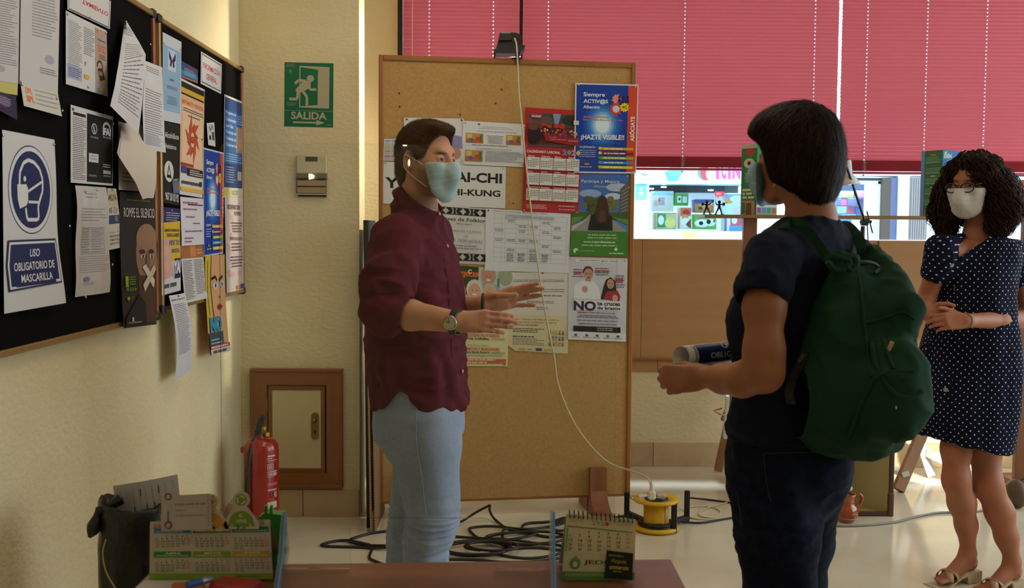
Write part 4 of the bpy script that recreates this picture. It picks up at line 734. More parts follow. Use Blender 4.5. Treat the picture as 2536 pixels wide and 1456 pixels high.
bx('panel', 736, 446, 809, 482, .0, .024, mat('dark_strip', '#33261a', .4), t, .002); bx('panel', 738, 447, 808, 461, .02, .0265, tan_, t, .001); bx('panel', 738, 464, 808, 479, .02, .0265, tan_, t, .001); bx('lower_lip', 735, 480, 812, 483, .0, .027, bei, t, .001); bx('base', 740, 482, 809, 488, .0, .018, mat('black_plastic'), t, .001)
# ================================================================ HATCH DOOR in the wall
hw = woodmat('hatch_wood', '#96602a', '#7a481c', 'Z', 16, .4, .9, .08); hwx = woodmat('hatch_wood_rail', '#96602a', '#7a481c', 'X', 16, .4, .9, .08)
f0 = (622, 911, 853, 1206); c = at(738, 1060, YB)
hd = thing('hatch_frame', 'wooden framed service hatch with a cream door low on the back wall', 'hatch', (c.x, YB, at(738, 1206, YB).z))
A_, B_ = at(622, 911, YB), at(851, 1205, YB); C_, D_ = at(664, 951, YB), at(811, 1168, YB); x0, x1, z1_, z0_ = A_.x, B_.x, A_.z, B_.z; a0, a1, b1_, b0_ = C_.x, D_.x, C_.z, D_.z; yo = YB-.028
def mitre(p, m, nm='frame_board'): MB().quadbox([(x, YB-.001, z) for x, z in p], (0, -1, 0), .027).build(nm, m, hd)
g = .0006
mitre([(x0, z1_), (a0, b1_), (a1, b1_), (x1, z1_)], hwx); mitre([(x0, z0_), (x1, z0_), (a1, b0_), (a0, b0_)], hwx); mitre([(x0, z0_+g), (a0-g, b0_+g), (a0-g, b1_-g), (x0, z1_-g)], hw); mitre([(x1, z0_+g), (x1, z1_-g), (a1+g, b1_-g), (a1+g, b0_+g)], hw)
for (p, q) in (((x0, z1_), (x1, z1_)), ((x0, z0_), (x1, z0_))): MB().box(((x0+x1)/2, YB-.031, p[1]+(-.008 if p[1] == z1_ else .008)), (x1-x0, .008, .016), bev=.003).build('moulding', hwx, hd)
for x in (x0+.008, x1-.008): MB().box((x, YB-.031, (z0_+z1_)/2), (.016, .008, z1_-z0_-.033), bev=.003).build('moulding', hw, hd)
bx('shadow_gap', 664, 951, 811, 1168, .0, .004, mat('dark_gap', '#0c0705', .9), hd, .0005)
dr = bx('door', 666, 953, 806, 1165, .003, .016, mat('cream_door', '#d8c9a0', .5, var=(3, '#cdbb8e', .4, .6)), hd, .001)
for (u0, v0, u1, v1) in ((666, 953, 806, 965), (666, 1157, 806, 1168), (666, 965, 677, 1157), (796, 965, 806, 1157)): bx('door_edge', u0, v0, u1, v1, .0, .020, hwx if v1-v0 < 20 else hw, hd, .001)
bx('hinge', 661, 985, 666, 1018, .018, .026, mat('dull_brass', '#8f7a50', .35, metal=.9), hd, .001)
brs = mat('aged_brass', '#94784a', .3, metal=.9); pc = at(782, 1053, YB); mb = MB(); pts = []
for k in range(24): a = 2*PI*k/24; pts.append((pc.x+.019*math.cos(a), YB-.0165, pc.z+.019*math.sin(a)*1.0+(.048 if math.sin(a) >= 0 else -.048)))
mb.quadbox(pts, (0, -1, 0), .004).build('handle_plate', brs, hd); kz = pc.z+.03
MB().lathe([(.0, 0), (.008, 0), (.008, .012), (.012, .02), (.011, .028), (.0, .032)], (pc.x, YB-.019, kz), 14, Matrix.Rotation(PI/2, 3, 'X')).build('knob', brs, hd); MB().box((pc.x, YB-.0205, pc.z-.03), (.007, .002, .018), bev=.0008).build('keyhole', mat('dark_gap'), hd)
# ================================================================ FLOODLIGHT on the cork board
top = lambda u, dy=0: onplane(u, 155, cL-cn*.008, cn)
fc = onplane(1262, 118, cL-cn*.02, cn); t = thing('floodlight', 'small black halogen floodlight clamped on top of the cork board', 'lamp', (fc.x, fc.y, cz1))
bk = mat('black_cast_metal', '#141314', .45, bump=(200, .1)); k_ = 5.17/FPX
def fl(name, prof, y0, y1, m, bev=0):
    mb = MB(); mb.quadbox([(fc.x+(u-1262)*k_, fc.y+y0, fc.z-(v-118)*k_) for u, v in prof], (0, 1, 0), y1-y0); return mb.build(name, m, t)
fl('body', [(1237, 90), (1244, 86), (1276, 86), (1286, 90), (1294, 124), (1228, 128), (1233, 110)], -.05, .05, bk)
fl('terminal_box', [(1238, 88), (1264, 87), (1267, 105), (1236, 107)], -.068, -.048, bk); fl('top_plate', [(1241, 86), (1264, 86), (1263, 90), (1240, 90)], -.07, -.05, mat('grey_label', '#8f8a8a', .4))
fl('glass_rim', [(1223, 128), (1298, 117), (1299, 122), (1288, 134), (1228, 136)], -.07, .07, bk)
for k in range(5): fl('fin', [(1270+k*4, 89), (1272+k*4, 89), (1275+k*4.3, 122), (1273+k*4.3, 122)], -.058, -.048, bk)
br = MB(); pth = [(1227, 127), (1225, 146), (1238, 149), (1262, 149), (1278, 145), (1286, 134)]
br.tube([(fc.x+(u-1262)*k_, fc.y-.02, fc.z-(v-118)*k_+.001) for u, v in pth], .0035, 6); br.build('bracket', bk, t)
fl('clamp', [(1276, 134), (1286, 134), (1286, 160), (1278, 160)], -.03, .0, bk)

MB().box((fc.x, fc.y+.072, fc.z-.018), (.11, .004, .03)).build('flood_glass', mat('lit_glass', '#fff4dc', .3, emit=('#fff0d8', 8)), t)
fs_ = bpy.data.lights.new('floodlight_beam', 'SPOT'); fs_.energy = 75; fs_.spot_size = 1.75; fs_.spot_blend = .6; fs_.shadow_soft_size = .03; fs_.color = (1, .86, .66); fo_ = bpy.data.objects.new('floodlight_beam', fs_); COL.objects.link(fo_)
fo_.location = (fc.x-.02, 5.36, fc.z+.0); fo_.rotation_euler = (Vector((-.72, 5.42, 2.0))-fo_.location).to_track_quat('-Z', 'Y').to_euler()
# ================================================================ DESK
ZD = .75
deskw = woodmat('desk_veneer', '#8c583c', '#74442c', 'X', 10, .38, .9, .03)
yl, yr = onz(700, 1402, ZD).y, onz(1660, 1385, ZD).y; xl, xr = -.678, .352
dt = thing('office_desk', 'brown wood-veneer office desk in the foreground', 'desk', ((xl+xr)/2, 1.75, 0))
MB().quadbox([(xl, 1.15, ZD), (xr, 1.15, ZD), (xr, yr, ZD), (xl, yl, ZD)], (0, 0, -1), .028).build('desktop', deskw, dt)
MB().quadbox([(xl, 1.14, ZD-.002), (xr, 1.14, ZD-.002), (xr, 1.15, ZD-.002), (xl, 1.15, ZD-.002)], (0, 0, -1), .024).build('edge_band', deskw, dt)
for x in (xl+.03, xr-.03): MB().box((x, 1.62, (ZD-.03)/2), (.025, .85, ZD-.03), bev=.002).build('side_panel', deskw, dt)
MB().box(((xl+xr)/2, 1.98, .45), (xr-xl-.09, .018, .5), bev=.002).build('modesty_panel', deskw, dt)
# ================================================================ ACRYLIC SCREEN
ys = 2.03; sx0, sx1 = at(545, 800, ys).x, at(1527, 800, ys).x; sz1 = at(1000, 357, ys).z; cx0, cx1 = at(868, 1300, ys).x, at(1225, 1300, ys).x; cz = at(1000, 1283, ys).z
sc = thing('sneeze_guard', 'clear acrylic sneeze guard with a slot standing on the desk', 'screen', ((sx0+sx1)/2, ys, ZD))
def rc(cx, cz_, r, a0, a1, n=6): return [(cx+r*math.cos(math.radians(a0+(a1-a0)*i/n)), cz_+r*math.sin(math.radians(a0+(a1-a0)*i/n))) for i in range(n+1)]
outl = [(sx0, ZD+.004)]+rc(sx0+.02, sz1-.02, .02, 180, 90)+rc(sx1-.02, sz1-.02, .02, 90, 0)+[(sx1, ZD+.004), (cx1, ZD+.004)]+rc(cx1-.02, cz-.02, .02, 0, 90)+rc(cx0+.02, cz-.02, .02, 90, 180)+[(cx0, ZD+.004)]
acr = glassmat('clear_acrylic', '#fbfdfd', .75, ior=1.38)
acre = mat('acrylic_edge', '#b9c8cc', .3)
mb = MB(); k = len(outl)
P0 = [(x, ys, z) for x, z in outl]; 
# two faces built as strips to keep the concave outline clean
def strip(poly):
    import bmesh
    from mathutils.geometry import tessellate_polygon
    return tessellate_polygon([[Vector((x, z, 0)) for x, z in poly]])
tri = strip(outl)
for y in (ys, ys+.004): mb.add([(x, y, z) for x, z in outl], tri)
mb.build('clear_sheet', acr, sc)
mb = MB(); vs = [(x, ys, z) for x, z in outl]+[(x, ys+.004, z) for x, z in outl]
mb.add(vs, [(i, (i+1) % k, (i+1) % k+k, i+k) for i in range(k)]).build('sheet_edge', glassmat('acrylic_rim', '#b6c4c0', .6), sc)
blueac = bpy.data.materials.new('blue_acrylic'); blueac.use_nodes = True
_b = blueac.node_tree.nodes['Principled BSDF']; _b.inputs['Base Color'].default_value = (*s2l('#93a3b8'), 1); _b.inputs['Roughness'].default_value = .12; _b.inputs['Transmission Weight'].default_value = .35; _b.inputs['IOR'].default_value = 1.2; _b.inputs['Alpha'].default_value = .5
bl2 = mat('blue_acrylic_rim', '#3f86c8', .1, coat=.5)
for u in (703, 1366):
    x = at(u, 1350, ys).x; s_ = .0075
    prof = [(1.80, ZD+.002), (1.80, ZD+.02), (1.93, ZD+.055), (2.005, at(u, 1285, 2.01).z)] + [(2.02, at(u, 1268, 2.02).z), (2.045, at(u, 1268, 2.03).z), (2.06, at(u, 1290, 2.05).z), (2.075, ZD+.07), (2.10, ZD+.05), (2.12, ZD+.02), (2.12, ZD+.002)]
    tilt = .018 if u > 1000 else .020
    xs_ = lambda y: x+(y-2.03)*x/2.03*.62; f = MB().quadbox([(xs_(y)-s_/2, y, z) for y, z in prof], (1, 0, .0), s_).build('support_foot', blueac, sc)
    MB().tube([(xs_(y)+s_/2, y, z) for y, z in prof[1:5]], .0022, 6).build('polished_rim', bl2, sc)
# ================================================================ DESK CALENDARS
YC = 1.99
q = [at(372, 1293, YC), at(668, 1288, YC), at(676, 1447, YC-.02), at(371, 1452, YC-.02)]
for v in (q[2], q[3]): v.z = ZD+.003
nrm = (q[1]-q[0]).cross(q[3]-q[0]).normalized()
if nrm.y > 0: nrm = -nrm
S = Sheet('desk_calendar', 'white half-year desk calendar with cut-out green and orange figures on top', 'calendar', q, nrm, '#b3a998', 1)
S.q = q
HW = '#bcb2a0'
for i, (hd_, c) in enumerate((('ENERO', '#2c7ca8'), ('FEBRERO', '#2a6a72'), ('MARZO', '#2a6a50'), ('ABRIL', '#3a7a34'), ('MAYO', '#7a8a2c'), ('JUNIO', '#a88a2c'))):
    x0 = .035+.325*(i % 3); y0 = .1+.42*(i//3); x1 = x0+.305
    S.rect(x0, y0, x1, y0+.1, c); S.text(hd_, x0+.09, y0+.015, x1-.08, y0+.05, '#d6d0b8', .01, .2); S.words(x0+.02, y0+.065, x1-.02, y0+.085, 1, '#c9c8a8', .5)
    S.month(x0+.01, y0+.13, x1, y0+.4, '#3c3a40', '#c04a48', [2, 5, 6, 2, 4, 0][i], [31, 29, 31, 30, 31, 30][i])
S.rect(0, .9, 1, 1, '#7c9a2c'); S.text('albacete', .7, .925, .9, .965, '#4a6a1c', .02); S.words(.04, .92, .45, .98, 3, '#5a7a24', .4); S.tpx('20', 380, 1297, 401, 1309, '#c0403c', .02, .2); S.words(.76, .01, .86, .035, 1, '#5a5a8a', .8); S.text('S', .92, .0, .96, .07, '#6a6a5a', .02)
cal = S.build()
MB().quadbox([q[0]-nrm*.0015, q[1]-nrm*.0015, q[2]-nrm*.0015, q[3]-nrm*.0015], -nrm, .0015).build('card_back', mat('card_back', '#a89e8c', .7), cal).location = -Vector(cal.location)
bq = [q[0]-nrm*.003, q[1]-nrm*.003, Vector((q[2].x, q[2].y+.09, ZD+.003)), Vector((q[3].x, q[3].y+.09, ZD+.003))]
MB().quadbox(bq, (0, 1, 0), .0015).build('back_leg', mat('card_back'), cal).location = -Vector(cal.location)
def figure(u, v, c, txt, par, s=1.0):
    """cut-out round person: head centre u,v px"""
    n2 = Vector((0, -1, 0)); mk = lambda pts, d: [at(a, b, YC-.012-d) for a, b in pts]
    circ = lambda cx, cy, r, n=18, a0=0, a1=360: [(cx+r*math.cos(math.radians(a0+(a1-a0)*i/n)), cy+r*math.sin(math.radians(a0+(a1-a0)*i/n))) for i in range(n if a1-a0 == 360 else n+1)]
    mb = MB(); white = circ(u, v, 21*s, 20, 130, 410)+[(u+34, v+42), (u+44, v+62), (u+44, v+72), (u-44, v+72), (u-44, v+60), (u-34, v+42)]
    mb.mtl(0).quadbox(mk(white, 0), (0, 1, 0), .0012)
    mb.mtl(1); S2 = .0006
    for pts in (circ(u, v, 15*s), circ(u, v+57, 30, 14, 180, 360)+[(u+20, v+60), (u+22, v+66), (u-22, v+66), (u-20, v+60)], [(u-30, v+57), (u-34, v+66), (u-26, v+66), (u-24, v+55)], [(u+30, v+57), (u+34, v+66), (u+26, v+66), (u+24, v+55)], [(u-11, v+62), (u-3, v+62), (u-3, v+72), (u-11, v+72)], [(u+3, v+62), (u+11, v+62), (u+11, v+72), (u+3, v+72)]):
        mb.add(mk(pts, S2), [tuple(range(len(pts)))])
    mb.mtl(2)
    for r0, a0 in ((9, 0), (9, 120), (9, 240)):
        ar = circ(u, v, r0+2, 8, a0+10, a0+95)+circ(u, v, r0-1.5, 8, a0+10, a0+95)[::-1]; mb.add(mk(ar, S2*2), [tuple(range(len(ar)))])
    for i, st in enumerate(txt):
        vs, fs = text2d(st, .03); lo, hi = vs.min(0), vs.max(0); w_ = (9 if len(st) < 3 else 27); y0 = v+38+14*i-4
        mb.add([at(u-w_/2+(x-lo[0])/(hi[0]-lo[0])*w_, y0+9-(y-lo[1])/(hi[1]-lo[1])*9, YC-.012-S2*2) for x, y in vs], fs)
    o = mb.build('cutout_figure', [mat('cutout_white', HW, .5), mat('cut_'+c[1:], c, .5), mat('cutout_light', '#c3c7a4', .5)], par); o.location = -Vector(par.location)
figure(597, 1238, '#6f8c2a', ('EL', 'VIVE'), cal); figure(523, 1243, '#c98a24', ('TU', 'MAS'), cal, .9)
cq = [at(400, 1228, 1.972), at(523, 1222, 1.972), at(525, 1311, 1.968), at(400, 1315, 1.968)]
S = Sheet('business_card', 'white card with round logos clipped over the left side of the desk calendar', 'card', cq, nrm, '#b4a9a2', 1)
for y, rr in ((.03, .075), (.84, .08)): 
    for a, c in ((0, '#3a5a34'), (90, '#6a7a34'), (180, '#8a2c4c'), (270, '#7a2c30')):
        p = [(.14+rr*math.cos(math.radians(a+i*18)), y+rr*1.4*math.sin(math.radians(a+i*18))) for i in range(6)]+[(.14+rr*.6*math.cos(math.radians(a+90-i*18)), y+rr*.84*math.sin(math.radians(a+90-i*18))) for i in range(6)]; S.poly(p, c)
S.nxt(); S.words(.28, .22, .92, .34, 1, '#8f8688', .4); S.words(.28, .4, .55, .48, 1, '#8f8688', .4); S.words(.28, .55, .9, .63, 1, '#8f8688', .4)
for i in range(9): S.rect(.93, .04+.1*i, .955, .1+.1*i, '#8a8ab0')
for i in range(6): S.rect(.13, .45+.05*i, .16, .485+.05*i, '#4a4444')
S.build()
# right desk calendar
YR = 2.0
q = [at(1403, 1272, YR), at(1575, 1287, YR), at(1570, 1450, YR-.03), at(1391, 1434, YR-.03)]
for v in (q[2], q[3]): v.z = ZD+.003
nr = (q[1]-q[0]).cross(q[3]-q[0]).normalized(); nr = -nr if nr.y > 0 else nr
S = Sheet('desk_calendar', 'spiral-bound 2020 desk calendar page with large dates and a green drop logo', 'calendar', q, nr, '#c2b48f', 1)
S.text('2020', .37, .075, .62, .14, '#5c7a4a', .01); S.ell(.585, .11, .03, .035, '#b8442c', 12); S.words(.4, .16, .55, .175, 1, '#8a9a70', .6)
for x in (.04, .74): S.words(x+.02, .03, x+.22, .045, 1, '#6f9a4c', .7); S.month(x, .06, x+.2, .15, '#b89a80', '#c86a50', 2, 30, digits=False)
S.line(.02, .185, .95, .215, .012, '#4f7a2c'); S.rect(.015, .21, .04, .57, '#6f9a4c'); cw = .135
g_ = [['', '', '1', '2', '3', '4', '5'], ['6', '7', '8', '9', '10', '11', '12'], ['13', '14', '15', '16', '17', '18', '19'], ['20', '21', '22', '23', '24', '25', '26'], ['27', '28', '29', '30', '31', '', '']]
for j in range(5):
    for i in range(7):
        if g_[j][i]: S.text(g_[j][i], .06+cw*i, .235+.068*j, .06+cw*i+(.05 if len(g_[j][i]) > 1 else .008 if g_[j][i] == '1' else .026), .28+.068*j, '#b8443c' if i == 6 or (j == 1 and i == 0) else '#3f3c36', .015); S.k = max(0, S.k-1)
S.nxt(); S.line(.0, .6, 1, .6, .004, '#a89a80'); S.ell(.17, .745, .075, .09, '#4f7a3a', 18); S.poly([(.11, .71), (.17, .62), (.23, .71)], '#6f8c3a'); S.ell(.17, .76, .035, .045, '#c2b48f', 14); S.text('JEDI', .29, .69, .6, .77, '#33302a', .01)
S.rect(0, .87, 1, 1, '#4f7a34'); S.words(.04, .89, .6, .94, 2, '#9fb884', .4)
jc = S.build(); off = -Vector(jc.location)
for i in range(15):
    a = q[0]+(q[1]-q[0])*((i+.7)/15.5); R_ = nr.to_track_quat('Y', 'Z').to_matrix(); pts = [a+Vector((0, math.cos(t)*.006, math.sin(t)*.008)) for t in [k*2*PI/10 for k in range(11)]]
    MB().tube(pts, .0011, 5, cap=False).build('spiral_ring', mat('dark_ring', '#35322c', .4, metal=.5), jc).location = off
bq = [q[0]-nr*.004, q[1]-nr*.004, Vector((q[2].x, q[2].y+.10, ZD+.003)), Vector((q[3].x, q[3].y+.10, ZD+.003))]
MB().quadbox(bq, (0, 1, 0), .0015).build('back_leg', mat('card_cream', '#cfc6a8', .6), jc).location = off
cq = [at(1502, 1363, 1.975), at(1568, 1370, 1.975), at(1565, 1436, 1.962), at(1496, 1431, 1.962)]
S = Sheet('dark_card', 'black card with yellow lettering stuck on the corner of the spiral calendar', 'card', cq, nr, '#14120c', 2)
S.words(.1, .12, .8, .2, 1, '#8f8a50', .5); S.text('Regala', .2, .28, .75, .45, '#a89a30', .0, .3); S.text('comercio', .15, .5, .85, .65, '#b8a82c', .02, .2); S.words(.3, .7, .6, .76, 1, '#8f8a50', .6); S.build()
# pen, red box, orange item, pot
def pen(a, b, r, m, cap, lab):
    a, b = Vector(a), Vector(b); t = thing('pen', lab, 'pen', a); d = (b-a); MB().tube([a, a+d*.55], r, 10).build('barrel', m, t); MB().tube([a+d*.55, a+d*.97, b], [r*1.05, r*1.05, r*.6], 10).build('grip', cap, t)
    MB().tube([a-d*.02, a], [r*.8, r], 10).build('cap_end', m, t)
pa_ = onz(462, 1449, ZD+.03); pb_ = onz(528, 1432, ZD+.03)
pen(pa_, pb_, .0065, mat('blue_pen', '#1f55a0', .3), mat('silver_grip', '#8f8f94', .3, metal=.6), 'blue and silver pen lying in front of the left desk calendar')
rb = onz(585, 1452, ZD+.012); tag(MB().box((rb.x, rb.y-.005, ZD+.012), (.085, .05, .022), Matrix.Rotation(-.3, 3, 'Z'), bev=.004).build('red_wallet', mat('red_leather', '#a8282c', .35)), 'red case lying before the left desk calendar', 'case')
rb = onz(470, 1454, ZD+.006); tag(MB().box((rb.x, rb.y-.01, ZD+.007), (.06, .05, .012), Matrix.Rotation(.25, 3, 'Z'), bev=.003).build('orange_notepad', mat('orange_card', '#c8642c', .5)), 'orange pad under the blue pen', 'notepad')
rb = onz(400, 1436, ZD); S = Sheet('paper_sheet', 'pale sheet at the near left corner of the desk', 'paper sheet', [Vector((xl+.004, 2.03, ZD+.0015)), Vector((xl+.2, 2.05, ZD+.0015)), Vector((xl+.22, 1.8, ZD+.0015)), Vector((xl+.004, 1.8, ZD+.0015))], (0, 0, 1), '#c9c2b4', 0, grid=(1, 1)); S.build()
gp = at(672, 1300, 2.07); gm = mat('green_plastic', '#2f8c2c', .35)
t = thing('green_holder', 'bright green plastic card holder behind the desk calendar', 'holder', (gp.x, 2.07, ZD))
def px(name, pts, Y, th, m, par): return MB().quadbox([at(u, v, Y) for u, v in pts], (0, 1, 0), th).build(name, m, par)
px('holder_body', [(640, 1282), (655, 1270), (702, 1276), (702, 1400), (640, 1400)], 2.05, .03, gm, t); px('prong', [(655, 1253), (661, 1253), (661, 1282), (655, 1282)], 2.05, .01, gm, t); px('prong', [(668, 1253), (674, 1253), (675, 1282), (667, 1282)], 2.05, .01, gm, t)
MB().box((gp.x-.01, 2.06, ZD+.02), (.05, .04, .04), bev=.003).build('holder_foot', gm, t)
# ================================================================ WASTE BIN
bc = onz(318, 1240, .60) if False else Vector((-.947, 2.72, 0)); br_ = .088; bz = at(320, 1245, 2.72).z
t = thing('waste_bin', 'dark waste bin lined with a black plastic bag by the left wall', 'bin', bc)
MB().lathe([(0, .0), (br_*.82, 0), (br_, bz), (br_+.006, bz), (br_+.004, bz-.01), (br_*.97, bz-.02), (br_*.8, .01), (0, .01)], (0, 0, 0), 28).build('bin_body', mat('dark_green_plastic', '#23231c', .45), t, bc)
bagm = mat('black_bag', '#0d0c0c', .32, bump=(26, .6)); mb = MB(); n = 64; rows = [(1.08, .05, .0), (1.0, .055, .02), (.93, .03, .0), (.99, .02, .04), (1.05, .0, .06), (1.09, -.03, .07), (1.08, -.08, .09), (1.07, -.14, .10), (1.05, -.24, .10), (1.03, -.34, .10), (1.0, -.40, .08)]; vs = []
rows = [(.80, -.10, .02), (.93, -.03, .03), (1.0, .012, .02), (1.07, .0, .05), (1.10, -.045, .07), (1.06, -.07, .05), (1.13, -.11, .10), (1.13, -.2, .12), (1.08, -.3, .12), (1.02, -.38, .10), (.98, -.43, .08)]
for j, (rr, dz, am) in enumerate(rows):
    for i in range(n):
        a = 2*PI*i/n; wv = math.sin(a*9+j*.7)*.5+math.sin(a*17+j*1.3)*.3+math.sin(a*5-j)*.4
        r = br_*rr*(1+am*.35*wv); vs.append((r*math.cos(a), r*math.sin(a), bz+dz+.012*math.sin(a*2+1)*(1 if dz > -.2 else 1.6)+am*.08*math.sin(a*13+j)))
mb.add(vs, [(j*n+i, j*n+(i+1) % n, (j+1)*n+(i+1) % n, (j+1)*n+i) for j in range(len(rows)-1) for i in range(n)], True); mb.build('bin_bag', bagm, t, bc)
kx, kv = at(244, 1268, 2.66), at(222, 1330, 2.66); mb = MB(); mb.tube(curve_pts([kx+Vector((.04, .02, .02)), kx+Vector((.012, 0, .004)), kx, kx+Vector((-.006, 0, -.02)), (kx+kv)/2+Vector((-.004, 0, 0)), kv], 5), [.014]*8+[.010, .008, .008, .009]+[.012, .014, .016, .019, .021]+[.022]*5+[.020, .016, .012, .006], 10) if False else None
pk = curve_pts([kx+Vector((.05, .02, .03)), kx+Vector((.018, 0, .008)), kx, kx+Vector((-.008, 0, -.03)), kv], 5); rr_ = [.016, .015, .013, .011, .009, .008, .008, .009, .012, .014, .010, .009, .010, .013, .016, .018, .019, .018, .015, .010, .005]
MB().tube(pk, rr_[:len(pk)], 9).build('knot', bagm, t)
hr = MB(); hp = curve_pts([at(262, 1335, 2.60), at(254, 1370, 2.595), at(262, 1415, 2.60), at(285, 1456, 2.605), at(300, 1480, 2.61)], 5); hr.tube(hp, .0022, 6).build('tie_cord', mat('straw_cord', '#9a8a4c', .6), t)
q = [at(280, 1203, 2.72), at(440, 1174, 2.72), at(446, 1260, 2.70), at(288, 1290, 2.70)]
S = Sheet('printed_sheet', 'crumpled printed table sheet sticking out of the waste bin', 'paper sheet', q, (0, -1, 0), '#b9b4b8', 0, curl=lambda a, b: .012*math.sin(a*3)-.01*b)
S.pline([(.05, .12), (.93, .16), (.97, .9), (.06, .95)], .004, '#66636a')
for i in range(9): S.line(.1+.1*i, .14, .12+.1*i, .92, .004, '#77747c')
S.line(.05, .62, .97, .58, .004, '#77747c'); S.nxt()
for x, y in ((.12, .35), (.42, .2), (.7, .2), (.3, .7), (.5, .65), (.62, .65), (.8, .62), (.9, .62)): S.rect(x, y, x+.018, y+.22, '#5c5960')
S.build()
# ================================================================ FIRE EXTINGUISHER
ec = onz(648, 1309); ec = Vector((at(648, 1250, 4.72).x, 4.72, 0)); er = 43.5*4.72/FPX; ez = at(648, 1082, 4.72).z
t = thing('fire_extinguisher', 'red fire extinguisher standing in the corner by the hatch', 'fire extinguisher', ec); redm = mat('extinguisher_red', '#a01c16', .22, coat=.4)
MB().lathe([(0, .012), (er*.9, .0), (er, .02), (er, ez-.055), (er*.96, ez-.035), (er*.82, ez-.014), (er*.5, ez-.003), (er*.3, ez+.004), (er*.28, ez+.02), (0, ez+.02)], (0, 0, 0), 36).build('cylinder', redm, t, ec)
lab = MB(); vs, cols = [], []
def wrap(name, a0, a1, z0_, z1_, m, r=1.004, n=10):
    mb = MB(); v = []
    for i in range(n+1):
        a = a0+(a1-a0)*i/n
        for z in (z0_, z1_): v.append((er*r*math.cos(a), er*r*math.sin(a), z))
    mb.add(v, [(2*i, 2*i+2, 2*i+3, 2*i+1) for i in range(n)], True); return mb.build(name, m, t, ec)
ezp = lambda v: at(648, v, 4.72-er).z
wm = mat('print_white', '#cfc4bc', .4)
for (a0, a1, v0, v1) in ((-1.02, -.7, 1137, 1139), (-1.0, -.3, 1143, 1144.5), (-1.0, -.3, 1200, 1201), (-1.0, -.3, 1204, 1205), (-1.0, -.35, 1215, 1218), (-.98, -.5, 1130, 1134), (-.85, -.3, 1170, 1172), (-.85, -.3, 1177, 1179)): wrap('label_line', a0, a1, ezp(v1), ezp(v0), wm)
for v0, v1, a0, a1 in ((1152, 1166, -1.0, -.62), (1170, 1184, -1.0, -.62)):
    for (b0, b1, w0, w1) in ((a0, a1, v0, v0+1), (a0, a1, v1-1, v1), (a0, a0+.03, v0, v1), (a1-.03, a1, v0, v1), (a0+.1, a0+.14, v0+3, v1-3), (a0+.2, a0+.24, v0+3, v1-3)): wrap('label_line', b0, b1, ezp(w1), ezp(w0), wm, n=3)
wrap('class_label', -1.02, -.35, ezp(1240), ezp(1219), mat('label_red', '#b5261c', .4)); wrap('class_label', -1.02, -.35, ezp(1262), ezp(1246), mat('label_cream', '#cdbfa8', .4)); wrap('class_patch', -.92, -.6, ezp(1236), ezp(1222), mat('label_black', '#14100e', .4), 1.006)
def wraptext(st, a0, a1, v0, v1, m, r=1.009):
    vs, fs = text2d(st, .02); lo, hi = vs.min(0), vs.max(0); out = []
    for x, y in vs: a = a0+(a1-a0)*(x-lo[0])/(hi[0]-lo[0]); z = ezp(v1)+(ezp(v0)-ezp(v1))*(y-lo[1])/(hi[1]-lo[1]); out.append((er*r*math.cos(a), er*r*math.sin(a), z))
    MB().add(out, fs, True).build('lettering', m, t, ec)
wraptext('B:', -.58, -.38, 1169, 1183, wm); wraptext('A', -.88, -.66, 1224, 1235, wm if False else mat('label_red')); wraptext('4S', -.6, -.36, 1222, 1236, wm)
vz = ez+.02; ym = mat('brass_valve', '#b8902c', .3, metal=.8); kx2 = lambda u: (u-648)*4.72/FPX; kz2 = lambda v: at(648, v, 4.72).z
MB().cyl((0, 0, ez), (0, 0, ez+.045), .014, 12).box((0, -.002, ez+.04), (.045, .028, .022), bev=.004).build('valve', ym, t, ec)
blkp = mat('black_plastic')
MB().tube(curve_pts([(kx2(640), -.01, kz2(1075)), (kx2(645), -.01, kz2(1055)), (kx2(650), -.01, kz2(1038)), (kx2(658), -.01, kz2(1030))], 4), [.016]*4+[.015]*4+[.012]*4+[.008], 10).build('carry_handle', blkp, t, ec)
MB().box((kx2(648), -.01, kz2(1071)), (.05, .022, .014), Matrix.Rotation(.5, 3, 'Y'), bev=.003).build('squeeze_lever', blkp, t, ec)
MB().tube([(kx2(631)+.012*math.cos(a), -.02, kz2(1058)+.009*math.sin(a)) for a in [k*PI/6 for k in range(13)]], .0012, 5, cap=False).build('pull_ring', mat('aged_brass'), t, ec)
MB().cyl((kx2(662), -.015, kz2(1073)), (kx2(668), -.03, kz2(1073)), .010, 12).build('gauge', ym, t, ec)
MB().quadbox([(kx2(645), -.03, kz2(1084)), (kx2(676), -.045, kz2(1082)), (kx2(684), -.035, kz2(1079)), (kx2(655), -.01, kz2(1081))], (0, 0, 1), .0015).build('inspection_tag', mat('pink_tag', '#c2564c', .5), t, ec)
hs = [(kx2(640), -.02, kz2(1078)), (kx2(634), -.045, kz2(1090)), (kx2(628), -.078, kz2(1120)), (kx2(624), -.086, kz2(1170)), (kx2(621), -.088, kz2(1220)), (kx2(620), -.088, kz2(1270))]
MB().tube(curve_pts(hs, 5), .0105, 10).build('hose', blkp, t, ec); MB().box((kx2(604), 0, kz2(1112)), (.02, .04, .028), bev=.004).build('bracket_lug', redm, t, ec)
